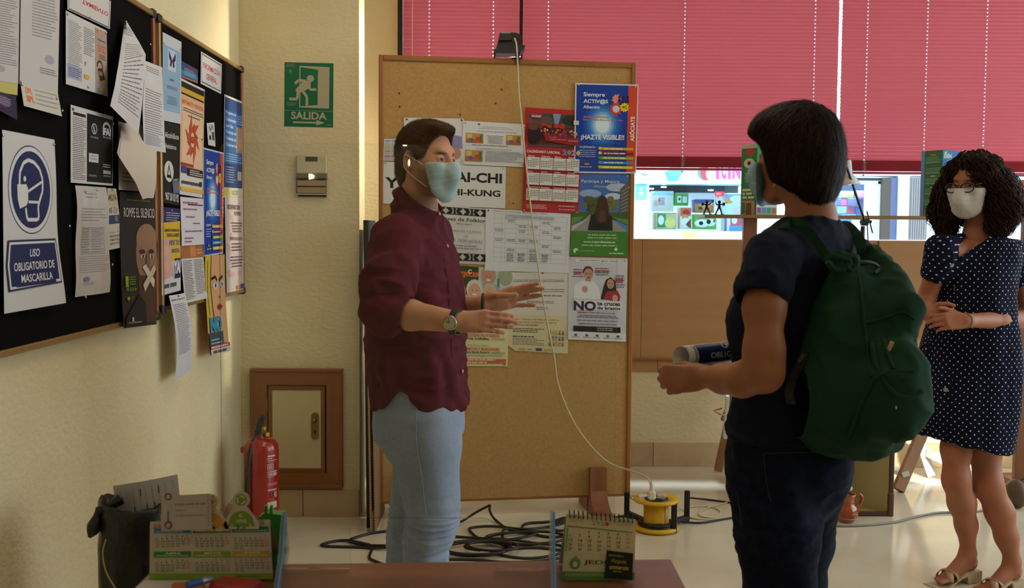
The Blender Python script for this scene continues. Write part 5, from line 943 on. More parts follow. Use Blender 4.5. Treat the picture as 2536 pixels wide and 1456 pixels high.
# ================================================================ CABLES
blkc = mat('black_cable', '#131211', .45)
def cable(name, label, pts, r, m, cat='cable', z=None, n=6, sm=8):
    P = []
    for i, p in enumerate(pts): P.append(p if isinstance(p, Vector) else onz(p[0], p[1], (p[2] if len(p) > 2 else r)))
    return tag(MB().tube(curve_pts(P, sm), r, n).build(name, m), label, cat)
C1 = [(1213, 1251, .09), (1180, 1268, .05), (1135, 1294), (1080, 1296), (1000, 1310), (920, 1320), (872, 1334), (870, 1341), (905, 1350), (965, 1352, .02), (940, 1357, .012), (890, 1355), (803, 1352), (806, 1345), (850, 1338), (890, 1343, .02), (920, 1352), (917, 1370), (915, 1382), (935, 1392), (960, 1399), (1040, 1404)]
cable('power_cable', 'black cable looping on the floor left of the man\'s legs', C1, .0065, blkc)
C2 = [(1213, 1251, .09), (1214, 1268, .05), (1230, 1290), (1270, 1315), (1330, 1320, .02), (1270, 1335, .015), (1200, 1338), (1165, 1316), (1170, 1306), (1225, 1303), (1300, 1310, .02), (1370, 1302), (1420, 1285)]
cable('power_cable', 'black cable rising to the cork board\'s lower edge, then crossing right', C2, .0065, blkc)
C3 = [(1105, 1327), (1180, 1332), (1260, 1336, .012), (1330, 1345), (1385, 1350), (1392, 1362), (1330, 1356), (1260, 1357), (1246, 1340), (1250, 1310, .02), (1300, 1318), (1360, 1330), (1415, 1325)]
cable('power_cable', 'black cable in the middle of the tangle with a narrow hairpin loop', C3, .0065, blkc)
import itertools
def coil(u, v, ru, rv, turns, ph, label, z0=.006):
    pts = []; r2 = random.Random(int(u+v))
    for k in range(int(turns*12)):
        a = ph+k*PI/6; q = 1+.10*math.sin(k*.9)+r2.uniform(-.04, .04); pts.append((u+ru*q*math.cos(a)+k*.4, v+rv*q*math.sin(a), z0+.008*(k/12)))
    cable('coiled_cable', label, pts, .0065, blkc, sm=4)
coil(1170, 1357, 78, 17, 2.6, .4, 'front coil of black cable right beside the man\'s shin')
coil(1215, 1352, 60, 12, 1.7, 2.0, 'inner loose coil of black cable overlapping the front coil', .02)
coil(1300, 1332, 95, 16, 1.6, 1.0, 'wide coil of black cable toward the blue acrylic foot', .012)
C4 = [(1105, 1385), (1180, 1386), (1250, 1392, .012), (1330, 1390), (1400, 1378), (1440, 1362)]
cable('power_cable', 'black cable running along just beyond the desk edge', C4, .0065, blkc)
C5 = [(1215, 1365), (1260, 1378), (1320, 1382), (1380, 1372), (1420, 1356), (1440, 1345)]; cable('power_cable', 'black cable curving beneath the wide coil to the right', C5, .0065, blkc)
C6 = [(1290, 1315), (1302, 1297), (1360, 1292), (1400, 1282), (1370, 1300, .015), (1375, 1312), (1400, 1312), (1420, 1296)]; cable('power_cable', 'black cable with a sharp kink behind the spiral calendar', C6, .0065, blkc)
C7 = [(1430, 1290), (1500, 1285), (1545, 1278), (1580, 1285), (1600, 1300)]; cable('power_cable', 'black cable entering the yellow reel from the left', C7, .0055, blkc)
C8 = [(1700, 1232, .03), (1760, 1238), (1830, 1248), (1900, 1258)]; cable('power_cable', 'black cable leaving the reel toward the dark jeans, upper one', C8, .0055, blkc)
C9 = [(1690, 1293, .01), (1740, 1294), (1800, 1284), (1860, 1276), (1920, 1280)]; cable('power_cable', 'black cable leaving the reel toward the dark jeans, lower one', C9, .0055, blkc)
# ================================================================ CABLE REEL
rc_ = onz(1626, 1318); rc_.y += .04; rc_ = Vector((at(1625, 1290, 4.92).x, 4.92, 0)); ky = 4.92/FPX; yel = mat('yellow_plastic', '#d9a916', .3); rz = lambda v: at(1626, v, 4.92).z
t = thing('cable_reel', 'yellow extension cable reel lying on its black stand', 'cable reel', rc_); Rr = 56*ky
MB().lathe([(0, rz(1308)), (Rr, rz(1308)-.002), (Rr+.003, rz(1303)), (Rr, rz(1300)), (0, rz(1300))], (0, 0, 0), 32).build('lower_disc', yel, t, rc_)
MB().lathe([(32*ky, rz(1302)), (32*ky, rz(1236)), (0, rz(1236))], (0, 0, 0), 28).build('drum', yel, t, rc_)
MB().lathe([(0, rz(1240)), (Rr, rz(1240)), (Rr+.003, rz(1236)), (Rr, rz(1233)), (Rr*.55, rz(1235)), (Rr*.52, rz(1237))], (0, 0, 0), 32).build('upper_disc', yel, t, rc_)
MB().lathe([(0, rz(1233)), (Rr*.52, rz(1233)), (Rr*.54, rz(1236))], (0, 0, 0), 24).build('socket_plate', mat('dark_socket', '#1c2226', .4), t, rc_)
mb = MB()
for j in range(4):
    for i_ in range(2): mb.tube([((35+3*j)*ky*math.cos(a), (35+3*j)*ky*math.sin(a), rz(1300)+.006+.010*i_+.003*math.sin(a*3+j)) for a in [k*PI/12 for k in range(25)]], .0055, 6, cap=False)
mb.build('wound_cable', blkc, t, rc_)
for (u, v0, v1, ang) in ((1553, 1218, 1276, 0), (1702, 1215, 1304, 0), (1670, 1243, 1334, 0), (1664, 1229, 1246, 0)):
    yy = 2600*HC/(max(v1, 1250)-575) if v1 > 1250 else 4.98; yy = min(yy, 5.15); p = at(u, v0, yy); p2 = at(u, v1, yy) if v1 > 1250 else Vector((p.x, p.y, p.z-.04)); zb_ = 0.002 if v1 > 1270 else p2.z
    MB().box((p.x-rc_.x, p.y-rc_.y, (p.z+zb_)/2), (.026, .022, p.z-zb_), bev=.004).build('stand_post', mat('black_matt', '#0e0d0d', .5), t, rc_)
    if v1 > 1270: MB().beam((p.x-rc_.x, p.y-rc_.y, .018), (0, 0, .018), .03, .022, bev=.003).build('stand_arm', mat('black_matt'), t, rc_)
MB().lathe([(0, .004), (Rr*.9, .004), (Rr*.9, rz(1309)), (0, rz(1309))], (0, 0, 0), 20).build('stand_base', mat('black_matt'), t, rc_)
cream = mat('cream_cable', '#cbbf9a', .5); whp = mat('white_plug', '#d6d2bc', .4)
pl = at(1614, 1232, 4.85); pt = thing('plug', 'white plug of the floodlight lead in the yellow reel', 'plug', pl)
MB().box(pl+Vector((0, 0, .012)), (.036, .03, .045), bev=.008).build('plug_body', whp, pt); MB().tube([pl+Vector((0, 0, .03)), pl+Vector((.0, 0, .055)), pl+Vector((-.002, 0, .08))], [.012, .009, .005], 10).build('strain_relief', whp, pt)
pl2 = at(1637, 1232, 4.87); tag(MB().box(pl2+Vector((0, 0, .008)), (.042, .035, .022), bev=.006).build('plug', mat('beige_plug', '#b3ad98', .4)), 'flat grey plug beside the tall white plug on the reel', 'plug')
pl3 = at(1590, 1229, 4.95); tag(MB().box(pl3, (.05, .03, .02), Matrix.Rotation(.3, 3, 'Z'), bev=.006).build('plug', mat('clear_plug', '#c9c8c4', .2)), 'shiny grey plug resting on the left rim of the reel', 'plug')
def fp(u, v, d): # in front of the cork board
    p = onplane(u, v, cL+cn*d, cn); return p
wc = [fp(1274, 100, -.0) + Vector((0, -.06, 0)), fp(1279, 112, .065), fp(1282, 160, .05), fp(1285, 230, .03), fp(1292, 300, .025), fp(1302, 400, .025), fp(1313, 500, .025), fp(1330, 640, .025), fp(1352, 780, .03), fp(1372, 880, .04), fp(1385, 960, .05), fp(1430, 1060, .09), fp(1500, 1140, .16), at(1570, 1168, 4.98), at(1603, 1183, 4.9), at(1612, 1205, 4.86), pl+Vector((-.002, 0, .075))]
tag(MB().tube(curve_pts(wc, 8), .0042, 8).build('floodlight_lead', cream), 'long cream lead hanging from the floodlight down to the reel', 'cable')
W2 = [Vector(pl3), at(1562, 1228, 5.0), at(1575, 1238, 5.05), at(1640, 1234, 4.9), (1690, 1262, .01), (1712, 1282), (1760, 1286), (1810, 1280), (1900, 1272)]
cable('extension_lead', 'cream lead curling from the reel rim down onto the floor', W2, .0042, cream)
W3 = [(1665, 1262, .01), (1720, 1254), (1765, 1256), (1785, 1268), (1770, 1281), (1735, 1278), (1738, 1264), (1790, 1247), (1840, 1238), (1920, 1236)]
cable('extension_lead', 'cream lead making a loop on the floor right of the reel', W3, .0042, cream)
W4 = [(2030, 1296), (2080, 1302), (2150, 1300), (2220, 1292), (2270, 1279), (2330, 1269), (2400, 1268), (2470, 1258), (2520, 1250)]
cable('floor_lead', 'grey lead running across the floor behind the bare legs', W4, .006, mat('grey_cable', '#7f7c70', .4))
cable('lamp_flex', 'thin dark flex rising at the right edge beside the calf', [(2500, 1208, .02), (2520, 1195, .05), (2545, 1178, .1), (2600, 1150, .2)], .004, blkc)
# ================================================================ SHELF, BOXES, LAMP
YS = 5.75; kS = YS/FPX; shw = woodmat('shelf_wood', '#8c6a3c', '#7a5a30', 'X', 12, .5, .8, .05)
zt = at(1850, 532, YS).z
x0_, x1_ = at(1742, 535, YS).x, 3.35
sh = thing('shelf', 'long thin wooden shelf on posts in front of the window, carrying old game boxes', 'shelf', ((x0_+x1_)/2, YS, 0))
MB().box(((x0_+x1_)/2, YS+.07, zt-.009), (x1_-x0_, .22, .018), bev=.002).build('shelf_board', shw, sh)
pw_ = woodmat('post_wood', '#8a5430', '#6f4022', 'Z', 12, .5, .8, .05)
for u in (1862, 2560): x = at(u, 560, YS).x; MB().box((x, YS+.05, (zt-.018)/2), (.075, .04, zt-.018), bev=.003).build('post', pw_, sh); MB().box((x, YS+.05, .02), (.09, .35, .04), bev=.003).build('post_foot', pw_, sh)
def boxg(label, u0, v0, u1, v1, dep, cols, name='game_box', Y=YS, rot=0, side=None, us=None):
    """box standing on the shelf: narrow side u0..us (side face) and front us..u1"""
    zb_ = zt+.0005; ztop = at(u0, v0, Y).z; xa, xs, xb = at(u0, 500, Y).x, at(us, 500, Y).x, at(u1, 500, Y).x
    return xa, xs, xb, zb_, ztop
# green box (left)
def game_box(label, u0, us, u1, v0, cf, cs, ct='#b9b5a8', Y=YS, ang=.55):
    xa, xs, xb = at(u0, 450, Y).x, at(us, 450, Y).x, at(u1, 450, Y).x; z1_ = at(us, v0, Y).z; z0_ = zt+.0008
    ws = (xs-xa)/math.sin(ang); wf = (xb-xs)/math.cos(ang); p = Vector((xs, Y-.0, 0)); f = Vector((math.cos(ang), math.sin(ang), 0)); sd_ = Vector((-math.sin(ang), math.cos(ang), 0))
    t = thing('game_box', label, 'box', (xs, Y, z0_)); mb = MB(); cth = mat('box_'+cf[1:], cf, .5)
    mb.quadbox([p+Vector((0, 0, z0_)), p+f*wf+Vector((0, 0, z0_)), p+f*wf+sd_*ws+Vector((0, 0, z0_)), p+sd_*ws+Vector((0, 0, z0_))], (0, 0, 1), z1_-z0_); mb.build('carton', cth, t)
    Z = lambda q, z: q+Vector((0, 0, z))
    front = [Z(p, z1_), Z(p+f*wf, z1_), Z(p+f*wf, z0_), Z(p, z0_)]; nf = Vector((f.y, -f.x, 0)); sidef = [Z(p+sd_*ws, z1_), Z(p, z1_), Z(p, z0_), Z(p+sd_*ws, z0_)]; ns = -f
    return t, front, nf, sidef, ns
t, fr_, nf, sd2, ns = game_box('worn green game box with printed side, hidden by the dark-haired head', 1846, 1874, 1935, 355, '#3a5a7c', '#2c7a44')
S = Sheet('printed_side', None, None, sd2, ns, '#2c7a44', .2, parent=t); S.rect(0, 0, 1, .06, '#b9b9a8'); S.ell(.55, .11, .3, .05, '#b83a30', 12); S.ell(.5, .27, .35, .07, '#cfc4a0', 14); S.ell(.5, .27, .12, .03, '#2a2a24', 8); S.words(.2, .4, .85, .55, 5, '#a9c08a', .35, center=True); S.words(.1, .62, .9, .78, 3, '#cfc8a0', .6); S.rect(0, .8, .9, 1, '#b08a50'); S.rect(.35, .83, .7, 1, '#6a4424'); S.rect(.06, .82, .3, .98, '#2c7a44'); S.build()
S = Sheet('printed_front', None, None, fr_, nf, '#8fae9c', .2, parent=t); S.rect(0, 0, 1, .5, '#2f8a50'); S.rect(0, .5, 1, .86, '#3a6a9c'); S.ell(.2, .62, .2, .05, '#2a2a30', 10); 
for k, c in enumerate(('#a83a8c', '#6a8ac0', '#3a9c6a', '#b86a2c')): S.rect(.05+.24*k, .9, .22+.24*k, .97, c)
S.rect(0, .86, 1, .89, '#d8d4c0'); S.build()
t, fr_, nf, sd2, ns = game_box('tall castle game box with flags down its green side, beside the curly hair', 2301, 2333, 2393, 371, '#2c6a9c', '#3a7a50')
S = Sheet('printed_side', None, None, sd2, ns, '#3c7a4c', .2, parent=t); S.rect(0, 0, .16, 1, '#7a9ad0')
for k, (a, b, c) in enumerate((('#b83a30', '#d8b83a', '#b83a30'), ('#3a4a8c', '#c8586a', '#3a4a8c'), ('#3a4a9c', '#d8d4d4', '#b83a40'), ('#1c1a18', '#b83a30', '#d8b83a'), ('#d8d4d4', '#3a8c50', '#d8d4d4'), ('#3a8c50', '#d8d4d4', '#b83a30'))):
    y = .05+.16*k; S.rect(.45, y, .68, y+.012, a); S.rect(.45, y+.012, .68, y+.024, b); S.rect(.45, y+.024, .68, y+.036, c); S.words(.22, y+.05, .92, y+.12, 4, '#8fc08a', .35); S.words(.22, y+.125, .95, y+.14, 1, '#d0d8c8', .5)
S.build()
S = Sheet('printed_front', None, None, fr_, nf, '#2a6ea6', .2, parent=t); S.text('EXIN', .08, .055, .48, .12, '#c9cfa0', .03); S.text('Castillos', .04, .14, .75, .22, '#1c3c7c', .03); S.poly([(.08, .03), (.25, .02), (.22, .045), (.1, .05)], '#c8b850'); S.rect(.04, .3, .98, .95, '#b08a50')
for k in range(5): S.rect(.08+.19*k, .24, .18+.19*k, .34, '#b89a60')
for k in range(8): S.line(.04, .38+.07*k, .98, .38+.07*k, .01, '#8a6a3c')
S.ell(.5, .7, .16, .1, '#3a2c20', 12); S.rect(.34, .7, .66, .95, '#3a2c20'); S.build()
t, fr_, nf, sd2, ns = game_box('orange game box at the right edge of the shelf', 2497, 2512, 2600, 444, '#b84a2c', '#b8863c')
S = Sheet('printed_front', None, None, fr_, nf, '#b8502c', .2, parent=t); S.rect(.0, .0, 1, .12, '#8a3a24'); S.text('SAFARI', .08, .3, .9, .55, '#d8b02c', .04); S.ell(.4, .7, .25, .1, '#d89a3c', 10); S.rect(0, .85, 1, 1, '#6a8ab0'); S.build()
# fencing figures
def fencer(label, u, flip):
    X = lambda a: at(u+a*flip, 530, YS).x; Z = lambda v: zt+(532-v)*kS; t = MB(); Y = YS; P = lambda a, v, dy=0: Vector((X(a), Y+dy, Z(v)))
    t.tube([P(-7, 531), P(-4, 522), P(-1, 514)], [.0035, .004, .006], 7); t.tube([P(9, 531), P(5, 522), P(1, 514)], [.0035, .004, .006], 7); t.tube([P(0, 516), P(0, 509), P(0, 505)], [.007, .008, .009], 8); t.sphere(P(0, 501), .0095, 10)
    t.tube([P(0, 507), P(-5, 507), P(-9, 506)], .0035, 6); t.box(P(-11, 506), (.012, .01, .016)); t.tube([P(0, 507), P(6, 508), P(9, 503)], .0035, 6); t.tube([P(9, 503), P(14, 500) if flip > 0 else P(9, 495)], .0015, 5)
    if flip > 0: t.tube([P(9, 506), P(14, 501)], .0014, 5); t.sphere(P(15, 499), .005, 8)
    else: t.tube([P(-9, 503), P(-20, 503)], .0013, 5)
    t.box(P(-7, 531.2), (.014, .012, .003)).box(P(9, 531.2), (.014, .012, .003))
    return tag(t.build('fencer_figurine', mat('dark_bronze', '#14110f', .4, metal=.5)), label, 'figurine', 'fencing figurines on the shelf end')
fencer('left one of two tiny dark fencer figurines on the shelf end', 1750, 1); fencer('right one of two tiny dark fencer figurines, blade pointing right', 1781, -1)
# desk lamp clamped to the shelf
YLm = 5.55; t = thing('desk_lamp', 'white conical clamp lamp on a black pole in front of the shelf', 'lamp', onz(2145, 1200)); kL = YLm/FPX
P = lambda u, v, dy=0: at(u, v, YLm+dy)
sc_ = P(2098, 430); sr = lambda px: px*kL; whl = mat('white_lamp_metal', '#c9c6c6', .35)
MB().lathe([(0, sr(33)), (sr(11), sr(33)), (sr(12), sr(30)), (sr(12.5), 0), (sr(13), -sr(2)), (sr(32), -sr(27)), (sr(31), -sr(28)), (sr(12), -sr(3)), (0, -sr(2))], sc_, 28, Matrix.Rotation(-.08, 3, 'Y')).build('lamp_shade', whl, t)
MB().lathe([(0, -sr(26)), (sr(14), -sr(27)), (sr(12), -sr(20)), (0, -sr(18))], sc_, 16).build('bulb', mat('bulb_white', '#f4f4f4', .3, emit=('#ffffff', 1.5)), t)
MB().cyl(P(2099, 397), P(2099, 393), sr(3), 10).build('switch', mat('black_matt'), t)
stl = mat('dark_steel', '#3a3a3e', .3, metal=.8)
MB().tube([P(2097, 414, -.05), P(2141, 545, -.03)], .0065, 10).build('arm', stl, t); MB().tube([P(2147, 523, .0), P(2161, 577, 0)], .004, 8).build('counter_rod', stl, t)
MB().box(P(2141, 550, -.01), (sr(16), .04, sr(18)), bev=.005).cyl(P(2130, 550, -.03), P(2158, 549, -.03), sr(4), 12).build('clamp', mat('black_matt'), t)
pb2 = P(2137, 560); MB().tube([pb2, Vector((pb2.x, pb2.y, .01))], .011, 10).build('pole', mat('black_matt'), t); MB().lathe([(0, 0), (.14, 0), (.14, .012), (.02, .02), (0, .02)], (pb2.x, pb2.y, 0), 24).build('base', mat('black_matt'), t)
MB().tube(curve_pts([P(2148, 556), P(2150, 600, .01), P(2155, 680, .02), P(2150, 800, .03), P(2148, 1000, .03), Vector((pb2.x+.02, pb2.y+.05, .01))], 6), .003, 6).build('flex', blkc, t)
# ================================================================ TRESTLES
lw = woodmat('trestle_wood', '#9a6c40', '#84592f', 'Z', 12, .5, .8, .05); white_lit = mat('white_and_lit_wood', '#cfcdc8', .5)  # white of the braces; also lamplight put into the lit leg's and crossbar's colour
def leg(a, b, par, m=lw, w_=.045, h_=.028, nm='leg'): MB().beam(a, b, w_, h_, (0, 1, 0), bev=.002).build(nm, m, par)
t = thing('trestle', 'wooden trestle half hidden behind the dark jeans', 'trestle', onz(1780, 1168))
f1 = onz(1778, 1170); top1 = at(1835, 900, 6.0); leg(f1+Vector((0, 0, .01)), top1, t); leg(f1+Vector((.035, .05, .3)), at(1850, 900, 6.1), t, m=lw, w_=.03)
leg(onz(1900, 1240), at(1850, 900, 5.85), t); leg(f1+Vector((.09, 0, .19)), onz(1900, 1232)+Vector((0, 0, .12)), t, m=white_lit, w_=.05, nm='crossbar'); leg(at(1815, 980, 5.98)-Vector((.03, 0, 0)), at(1795, 1085, 6.05), t, m=white_lit, w_=.02, nm='white_batten')
MB().box(at(1850, 893, 5.95), (.12, .5, .05), bev=.003).build('top_beam', lw, t)
MB().tube([onz(1806, 1217)+Vector((0, 0, .03)), onz(1840, 1225)+Vector((0, 0, .03))], .035, 12).build('round_foot', mat('foot_brown', '#8a5a44', .5), t)
t = thing('trestle', 'wooden trestle between the backpack and the polka dot dress', 'trestle', onz(2223, 1220))
f1 = onz(2224, 1219); tp = at(2398, 800, 5.98); leg(f1+Vector((0, 0, .012)), tp, t, w_=.062, h_=.035); f2 = onz(2306, 1184); leg(f2+Vector((0, 0, .012)), at(2215, 900, 6.1), t, m=white_lit, w_=.05); leg(f2+Vector((-.03, .05, .25)), at(2255, 900, 6.15), t, w_=.03)
leg(at(2298, 1122, 6.0), onz(2430, 1235)+Vector((0, 0, .12)), t, m=white_lit, w_=.05, nm='crossbar'); f3 = onz(2450, 1243); leg(f3+Vector((0, 0, .012)), at(2398, 800, 5.85), t, w_=.06, h_=.035)
leg(at(2206, 1160, 5.9), f1+Vector((.04, 0, .1)), t, m=white_lit, w_=.04, nm='crossbar')
MB().box(at(2398, 797, 5.92), (.12, .45, .05), bev=.003).build('top_beam', lw, t)
# red clip on a straw
rp = at(1778, 1018, 5.6); tq = thing('straw_tool', 'thin pale straw with a red bent tip sticking out beside the jeans', 'tool', rp)
MB().tube([at(1788, 1011, 5.6), at(1768, 1017, 5.6), at(1785, 1027, 5.6)], .004, 7).build('red_tip', mat('red_plastic', '#9c2030', .4), tq); MB().tube([at(1784, 1026, 5.6), at(1850, 1042, 5.6)], .003, 6).build('straw', mat('straw', '#c9a860', .5), tq)
# cushion-like dark foot at the right edge
fo = onz(2515, 1255); tag(MB().sphere(fo+Vector((0, 0, .07)), (.05, .09, .075), 16).build('floor_cushion', mat('taupe_leather', '#5c4a3c', .5)), 'rounded brown knob-like object on the floor behind the right calf', 'floor object')
# assumed lamp on the floor, added for the bright light behind the legs
wl = at(2405, 1153, 5.6); t = thing('assumed_lamp', 'assumed small bright lamp glinting between the bare legs', 'lamp', (wl.x, wl.y, 0)); MB().box(wl+Vector((0, .03, 0)), (.07, .05, .06), bev=.006).build('housing', mat('black_matt'), t)
MB().lathe([(0, .0), (.012, .0), (.014, -.004)], wl+Vector((0, -.0, .0)), 12, Matrix.Rotation(-PI/2, 3, 'X')).build('bulb', mat('assumed_lamp_glow', '#ffffff', .3, emit=('#ffffff', 60)), t)
MB().cyl((wl.x, wl.y+.03, .0), (wl.x, wl.y+.03, wl.z-.02), .008, 8).build('stem', mat('black_matt'), t)
sp = bpy.data.lights.new('assumed_lamp_beam', 'SPOT'); sp.energy = 42; sp.spot_size = 1.5; sp.spot_blend = .5; sp.shadow_soft_size = .02; sp.color = (1, .97, .9); so = bpy.data.objects.new('assumed_lamp_beam', sp); COL.objects.link(so); so.location = wl+Vector((-.05, -.02, .05)); so.rotation_euler = (Vector((at(2285, 1150, 6.2).x, 6.2, .2))-so.location).to_track_quat('-Z', 'Y').to_euler()
# ================================================================ WOODEN CASE + JUG
YK = 5.2; ca = onz(2202, 1278); kk = ca.y/FPX; cm = mat('case_cream', '#b7a676', .6); crm = mat('case_leather', '#4a2a18', .5); xA, xB = ca.x-.36, ca.x; yA = ca.y; zT = at(2200, 1060, ca.y).z; dp = .2; sk = -.34
t = thing('open_case', 'old open case with a cream lining standing upright behind the jeans', 'case', (ca.x, ca.y, 0))
th_ = .012; fr3 = lambda x, y: Vector((x+sk*0, y, 0))
def slab(pts, n, th, nm, m): MB().quadbox(pts, n, th).build(nm, m, t)
xi = xB-.14; yb_ = yA+dp     # right wall seen from inside runs back-left
slab([(xB, yA, .012), (xi, yb_, .012), (xi, yb_, zT), (xB, yA, zT)], (1, .0, 0), th_, 'side_wall', cm)
slab([(xA-.1, yb_, .012), (xi, yb_, .012), (xi, yb_, zT), (xA-.1, yb_, zT)], (0, 1, 0), th_, 'back_wall', cm)
slab([(xA-.1, yA, .012), (xB, yA, .012), (xi, yb_, .012), (xA-.1, yb_, .012)], (0, 0, -1), .008, 'bottom_wall', cm)
slab([(xA-.1, yA, zT), (xB, yA, zT), (xi, yb_, zT), (xA-.1, yb_, zT)], (0, 0, 1), .008, 'top_wall', cm); slab([(xA-.1, yA, .012), (xA-.1, yb_, .012), (xA-.1, yb_, zT), (xA-.1, yA, zT)], (-1, 0, 0), .01, 'side_wall', cm)
MB().box((xB+.006, yA, zT/2+.004), (.022, .016, zT), bev=.003).build('rim', crm, t); MB().box(((xA+xB)/2-.05, yA, .012), (xB-xA+.12, .016, .022), bev=.003).build('rim', crm, t); MB().box((xB+.004, yA-.004, .06), (.03, .02, .12), bev=.006).build('corner_guard', mat('corner_brown', '#5c3420', .45), t); MB().box(((xA+xi)/2, yb_-.004, zT*.55), (xi-xA+.1, .006, .006)).build('ledge', cm, t)
jg = onz(2101, 1296); jy = jg.y+.03; jx = jg.x; kj = jy/FPX; H = 72*kj; R0 = 29*kj; clay = mat('glazed_clay', '#9c4a16', .12, var=(9, '#84390f', .4, .7), coat=.6)
t = thing('clay_jug', 'glazed orange-brown clay jug with a handle on the floor', 'jug', (jx, jy, 0))
prof = [(0, .0), (R0*.62, 0), (R0*.68, .006), (R0*.92, H*.2), (R0, H*.38), (R0*.9, H*.54), (R0*.64, H*.66), (R0*.66, H*.8), (R0*.74, H*.93), (R0*.8, H*1.0), (R0*.75, H*1.0), (R0*.6, H*.8), (R0*.58, H*.68), (R0*.85, H*.5), (R0*.9, H*.35), (0, .02)]
MB().lathe(prof, (0, 0, 0), 32).build('body', clay, t, Vector((jx, jy, 0)))
MB().tube(curve_pts([(R0*.7, 0, H*.9), (R0*1.05, 0, H*.98), (R0*1.32, 0, H*.85), (R0*1.2, 0, H*.66), (R0*.8, 0, H*.52)], 5), .0085, 10).build('handle', clay, t, Vector((jx, jy, 0)))
MB().tube([(R0*.66*math.cos(a), R0*.66*math.sin(a), H*.665+.001*math.sin(a*24)) for a in [k*PI/24 for k in range(49)]], .002, 6, cap=False).build('band', clay, t, Vector((jx, jy, 0))); MB().tube([(R0*.90*math.cos(a), R0*.90*math.sin(a), H*.17) for a in [k*PI/24 for k in range(49)]], .0018, 6, cap=False).build('band', mat('clay_light', '#c08a4c', .3), t, Vector((jx, jy, 0)))
wb = at(2094, 1208, jy+.05); tag(MB().sphere(wb, (.034, .034, .022), 18).cyl((wb.x-.005, wb.y, .0), (wb.x-.005, wb.y, wb.z-.01), .012, 10).build('white_mushroom', mat('white_ceramic', '#d0ccc2', .3)), 'white round-topped ornament behind the clay jug', 'ornament')
# ================================================================ STREET AND TOY SHOP ACROSS IT
YF = 13.0; kF = YF/FPX
struct(MB().box((6, 11, -.2), (34, 9.2, .1)).build('street_ground', mat('pale_paving', '#b9bcc0', .8)))
wl_ = mat('white_render', '#e9eef0', .8)
fz = lambda v: at(1700, v, YF).z; fx = lambda u: at(u, 500, YF).x
fac = thing('shop_front', 'toy shop front across the street with a pictured sign band', 'building', (fx(1800), YF+.2, -.15))
xa, xb = fx(900), fx(1850)
def fb(nm, u0, v0, u1, v1, y0, y1, m, par=None, col=None):
    a, b, c_, d_ = at(u0, 520, YF), at(u1, 520, YF), at((u0+u1)/2, v0, YF), at((u0+u1)/2, v1, YF); a.z, b.z = c_.z, d_.z; return MB().box(((a.x+b.x)/2, YF+(y0+y1)/2, (a.z+b.z)/2), (abs(b.x-a.x), y1-y0, abs(a.z-b.z)), bev=.004).build(nm, m, par or fac)
fb('upper_wall', 600, -300, 3400, 380, .0, .4, wl_); fb('sign_band', 1200, 380, 1850, 455, -.12, .3, mat('sign_white', '#dff3f6', .5))
fb('display_base', 1200, 572, 1862, 760, -.05, .3, wl_); fb('pillar', 1500, 455, 1605, 760, -.08, .3, wl_); fb('wall_pier', 1850, 380, 2062, 760, -.05, .3, wl_)
fb('back_wall', 1500, 455, 1870, 760, 1.6, 1.7, mat('shop_inner', '#b9bcc6', .8)); fb('soffit', 1590, 440, 1860, 455, .3, 1.7, mat('shop_ceiling', '#3f4650', .8))
fb('dark_header', 1606, 455, 1850, 474, .5, .55, mat('shop_dark', '#3c434e', .5))
for u, v in ((1621, 466), (1653, 462), (1772, 470)): MB().lathe([(0, 0), (.035, 0), (.035, .012), (0, .012)], at(u, v, YF)+Vector((0, .3, 0)), 14).build('ceiling_spot', mat('spot_glow', '#ffffff', .4, emit=('#ffffff', 6)), fac)
fb('display_floor', 1606, 572, 1850, 574, -.02, 1.6, wl_)
# sign: ball and letters
p = at(1747, 432, YF); S = Sheet('sign_print', None, None, [at(1560, 395, YF-.13), at(1850, 398, YF-.13), at(1850, 455, YF-.13), at(1560, 455, YF-.13)], (0, -1, 0), '#dff4f8', 1, parent=fac)
def spt(u, v): return S.st(u, v)
a, b = spt(1747, 428); S.ell(a, b, .068, .33, '#5cb8d0', 24); S.ell(a, b, .045, .32, '#d85a68', 20); S.ell(a+.035, b, .03, .27, '#e8e4b8', 16, rot=.2)
for (st, u0, u1) in (('I', 1773, 1781), ('C', 1786, 1799), ('I', 1803, 1810), ('N', 1814, 1834), ('I', 1838, 1845)): S.tpx(st, u0, 402, u1, 444, '#e068c8', .06)
S.poly([spt(*q) for q in ((1645, 425), (1690, 425), (1678, 448), (1655, 449))], '#6cc0e0'); S.ell(*spt(1672, 424), .06, .25, '#7ac8e6', 16); S.pline([spt(1588, 429), spt(1596, 434), spt(1604, 432)], .008, '#5a98a8'); S.build()
S = Sheet('notice', 'cyan notice poster on the white shop pillar across the street', 'poster', [at(1575, 456, YF-.1), at(1601, 456, YF-.1), at(1600, 494, YF-.1), at(1574, 494, YF-.1)], (0, -1, 0), '#7cc8dc', 1); S.ell(.5, .3, .14, .09, '#d8f0f4', 12); S.ell(.5, .6, .28, .14, '#c8ecf2', 12); S.rect(.1, .8, .9, .9, '#a8dce8'); S.build()
def toy(nm, label, u0, v0, u1, v1, dy, base, draw=None, roof=None, cat='toy box'):
    a, b = at(u0, v0, YF), at(u1, v1, YF); zb_ = min(a.z, b.z); o = MB().box(((a.x+b.x)/2, YF+dy+.12, (a.z+b.z)/2), (b.x-a.x, .2, a.z-b.z), bev=.004)
    t = tag(o.build(nm, mat('toy_'+base[1:], base, .6)), label, cat)
    if draw:
        S = Sheet('box_print', None, None, [Vector((a.x+.004, YF+dy+.018, a.z-.004)), Vector((b.x-.004, YF+dy+.018, a.z-.004)), Vector((b.x-.004, YF+dy+.018, b.z+.004)), Vector((a.x+.004, YF+dy+.018, b.z+.004))], (0, -1, 0), base, 1, parent=t); draw(S); S.build()
    return t
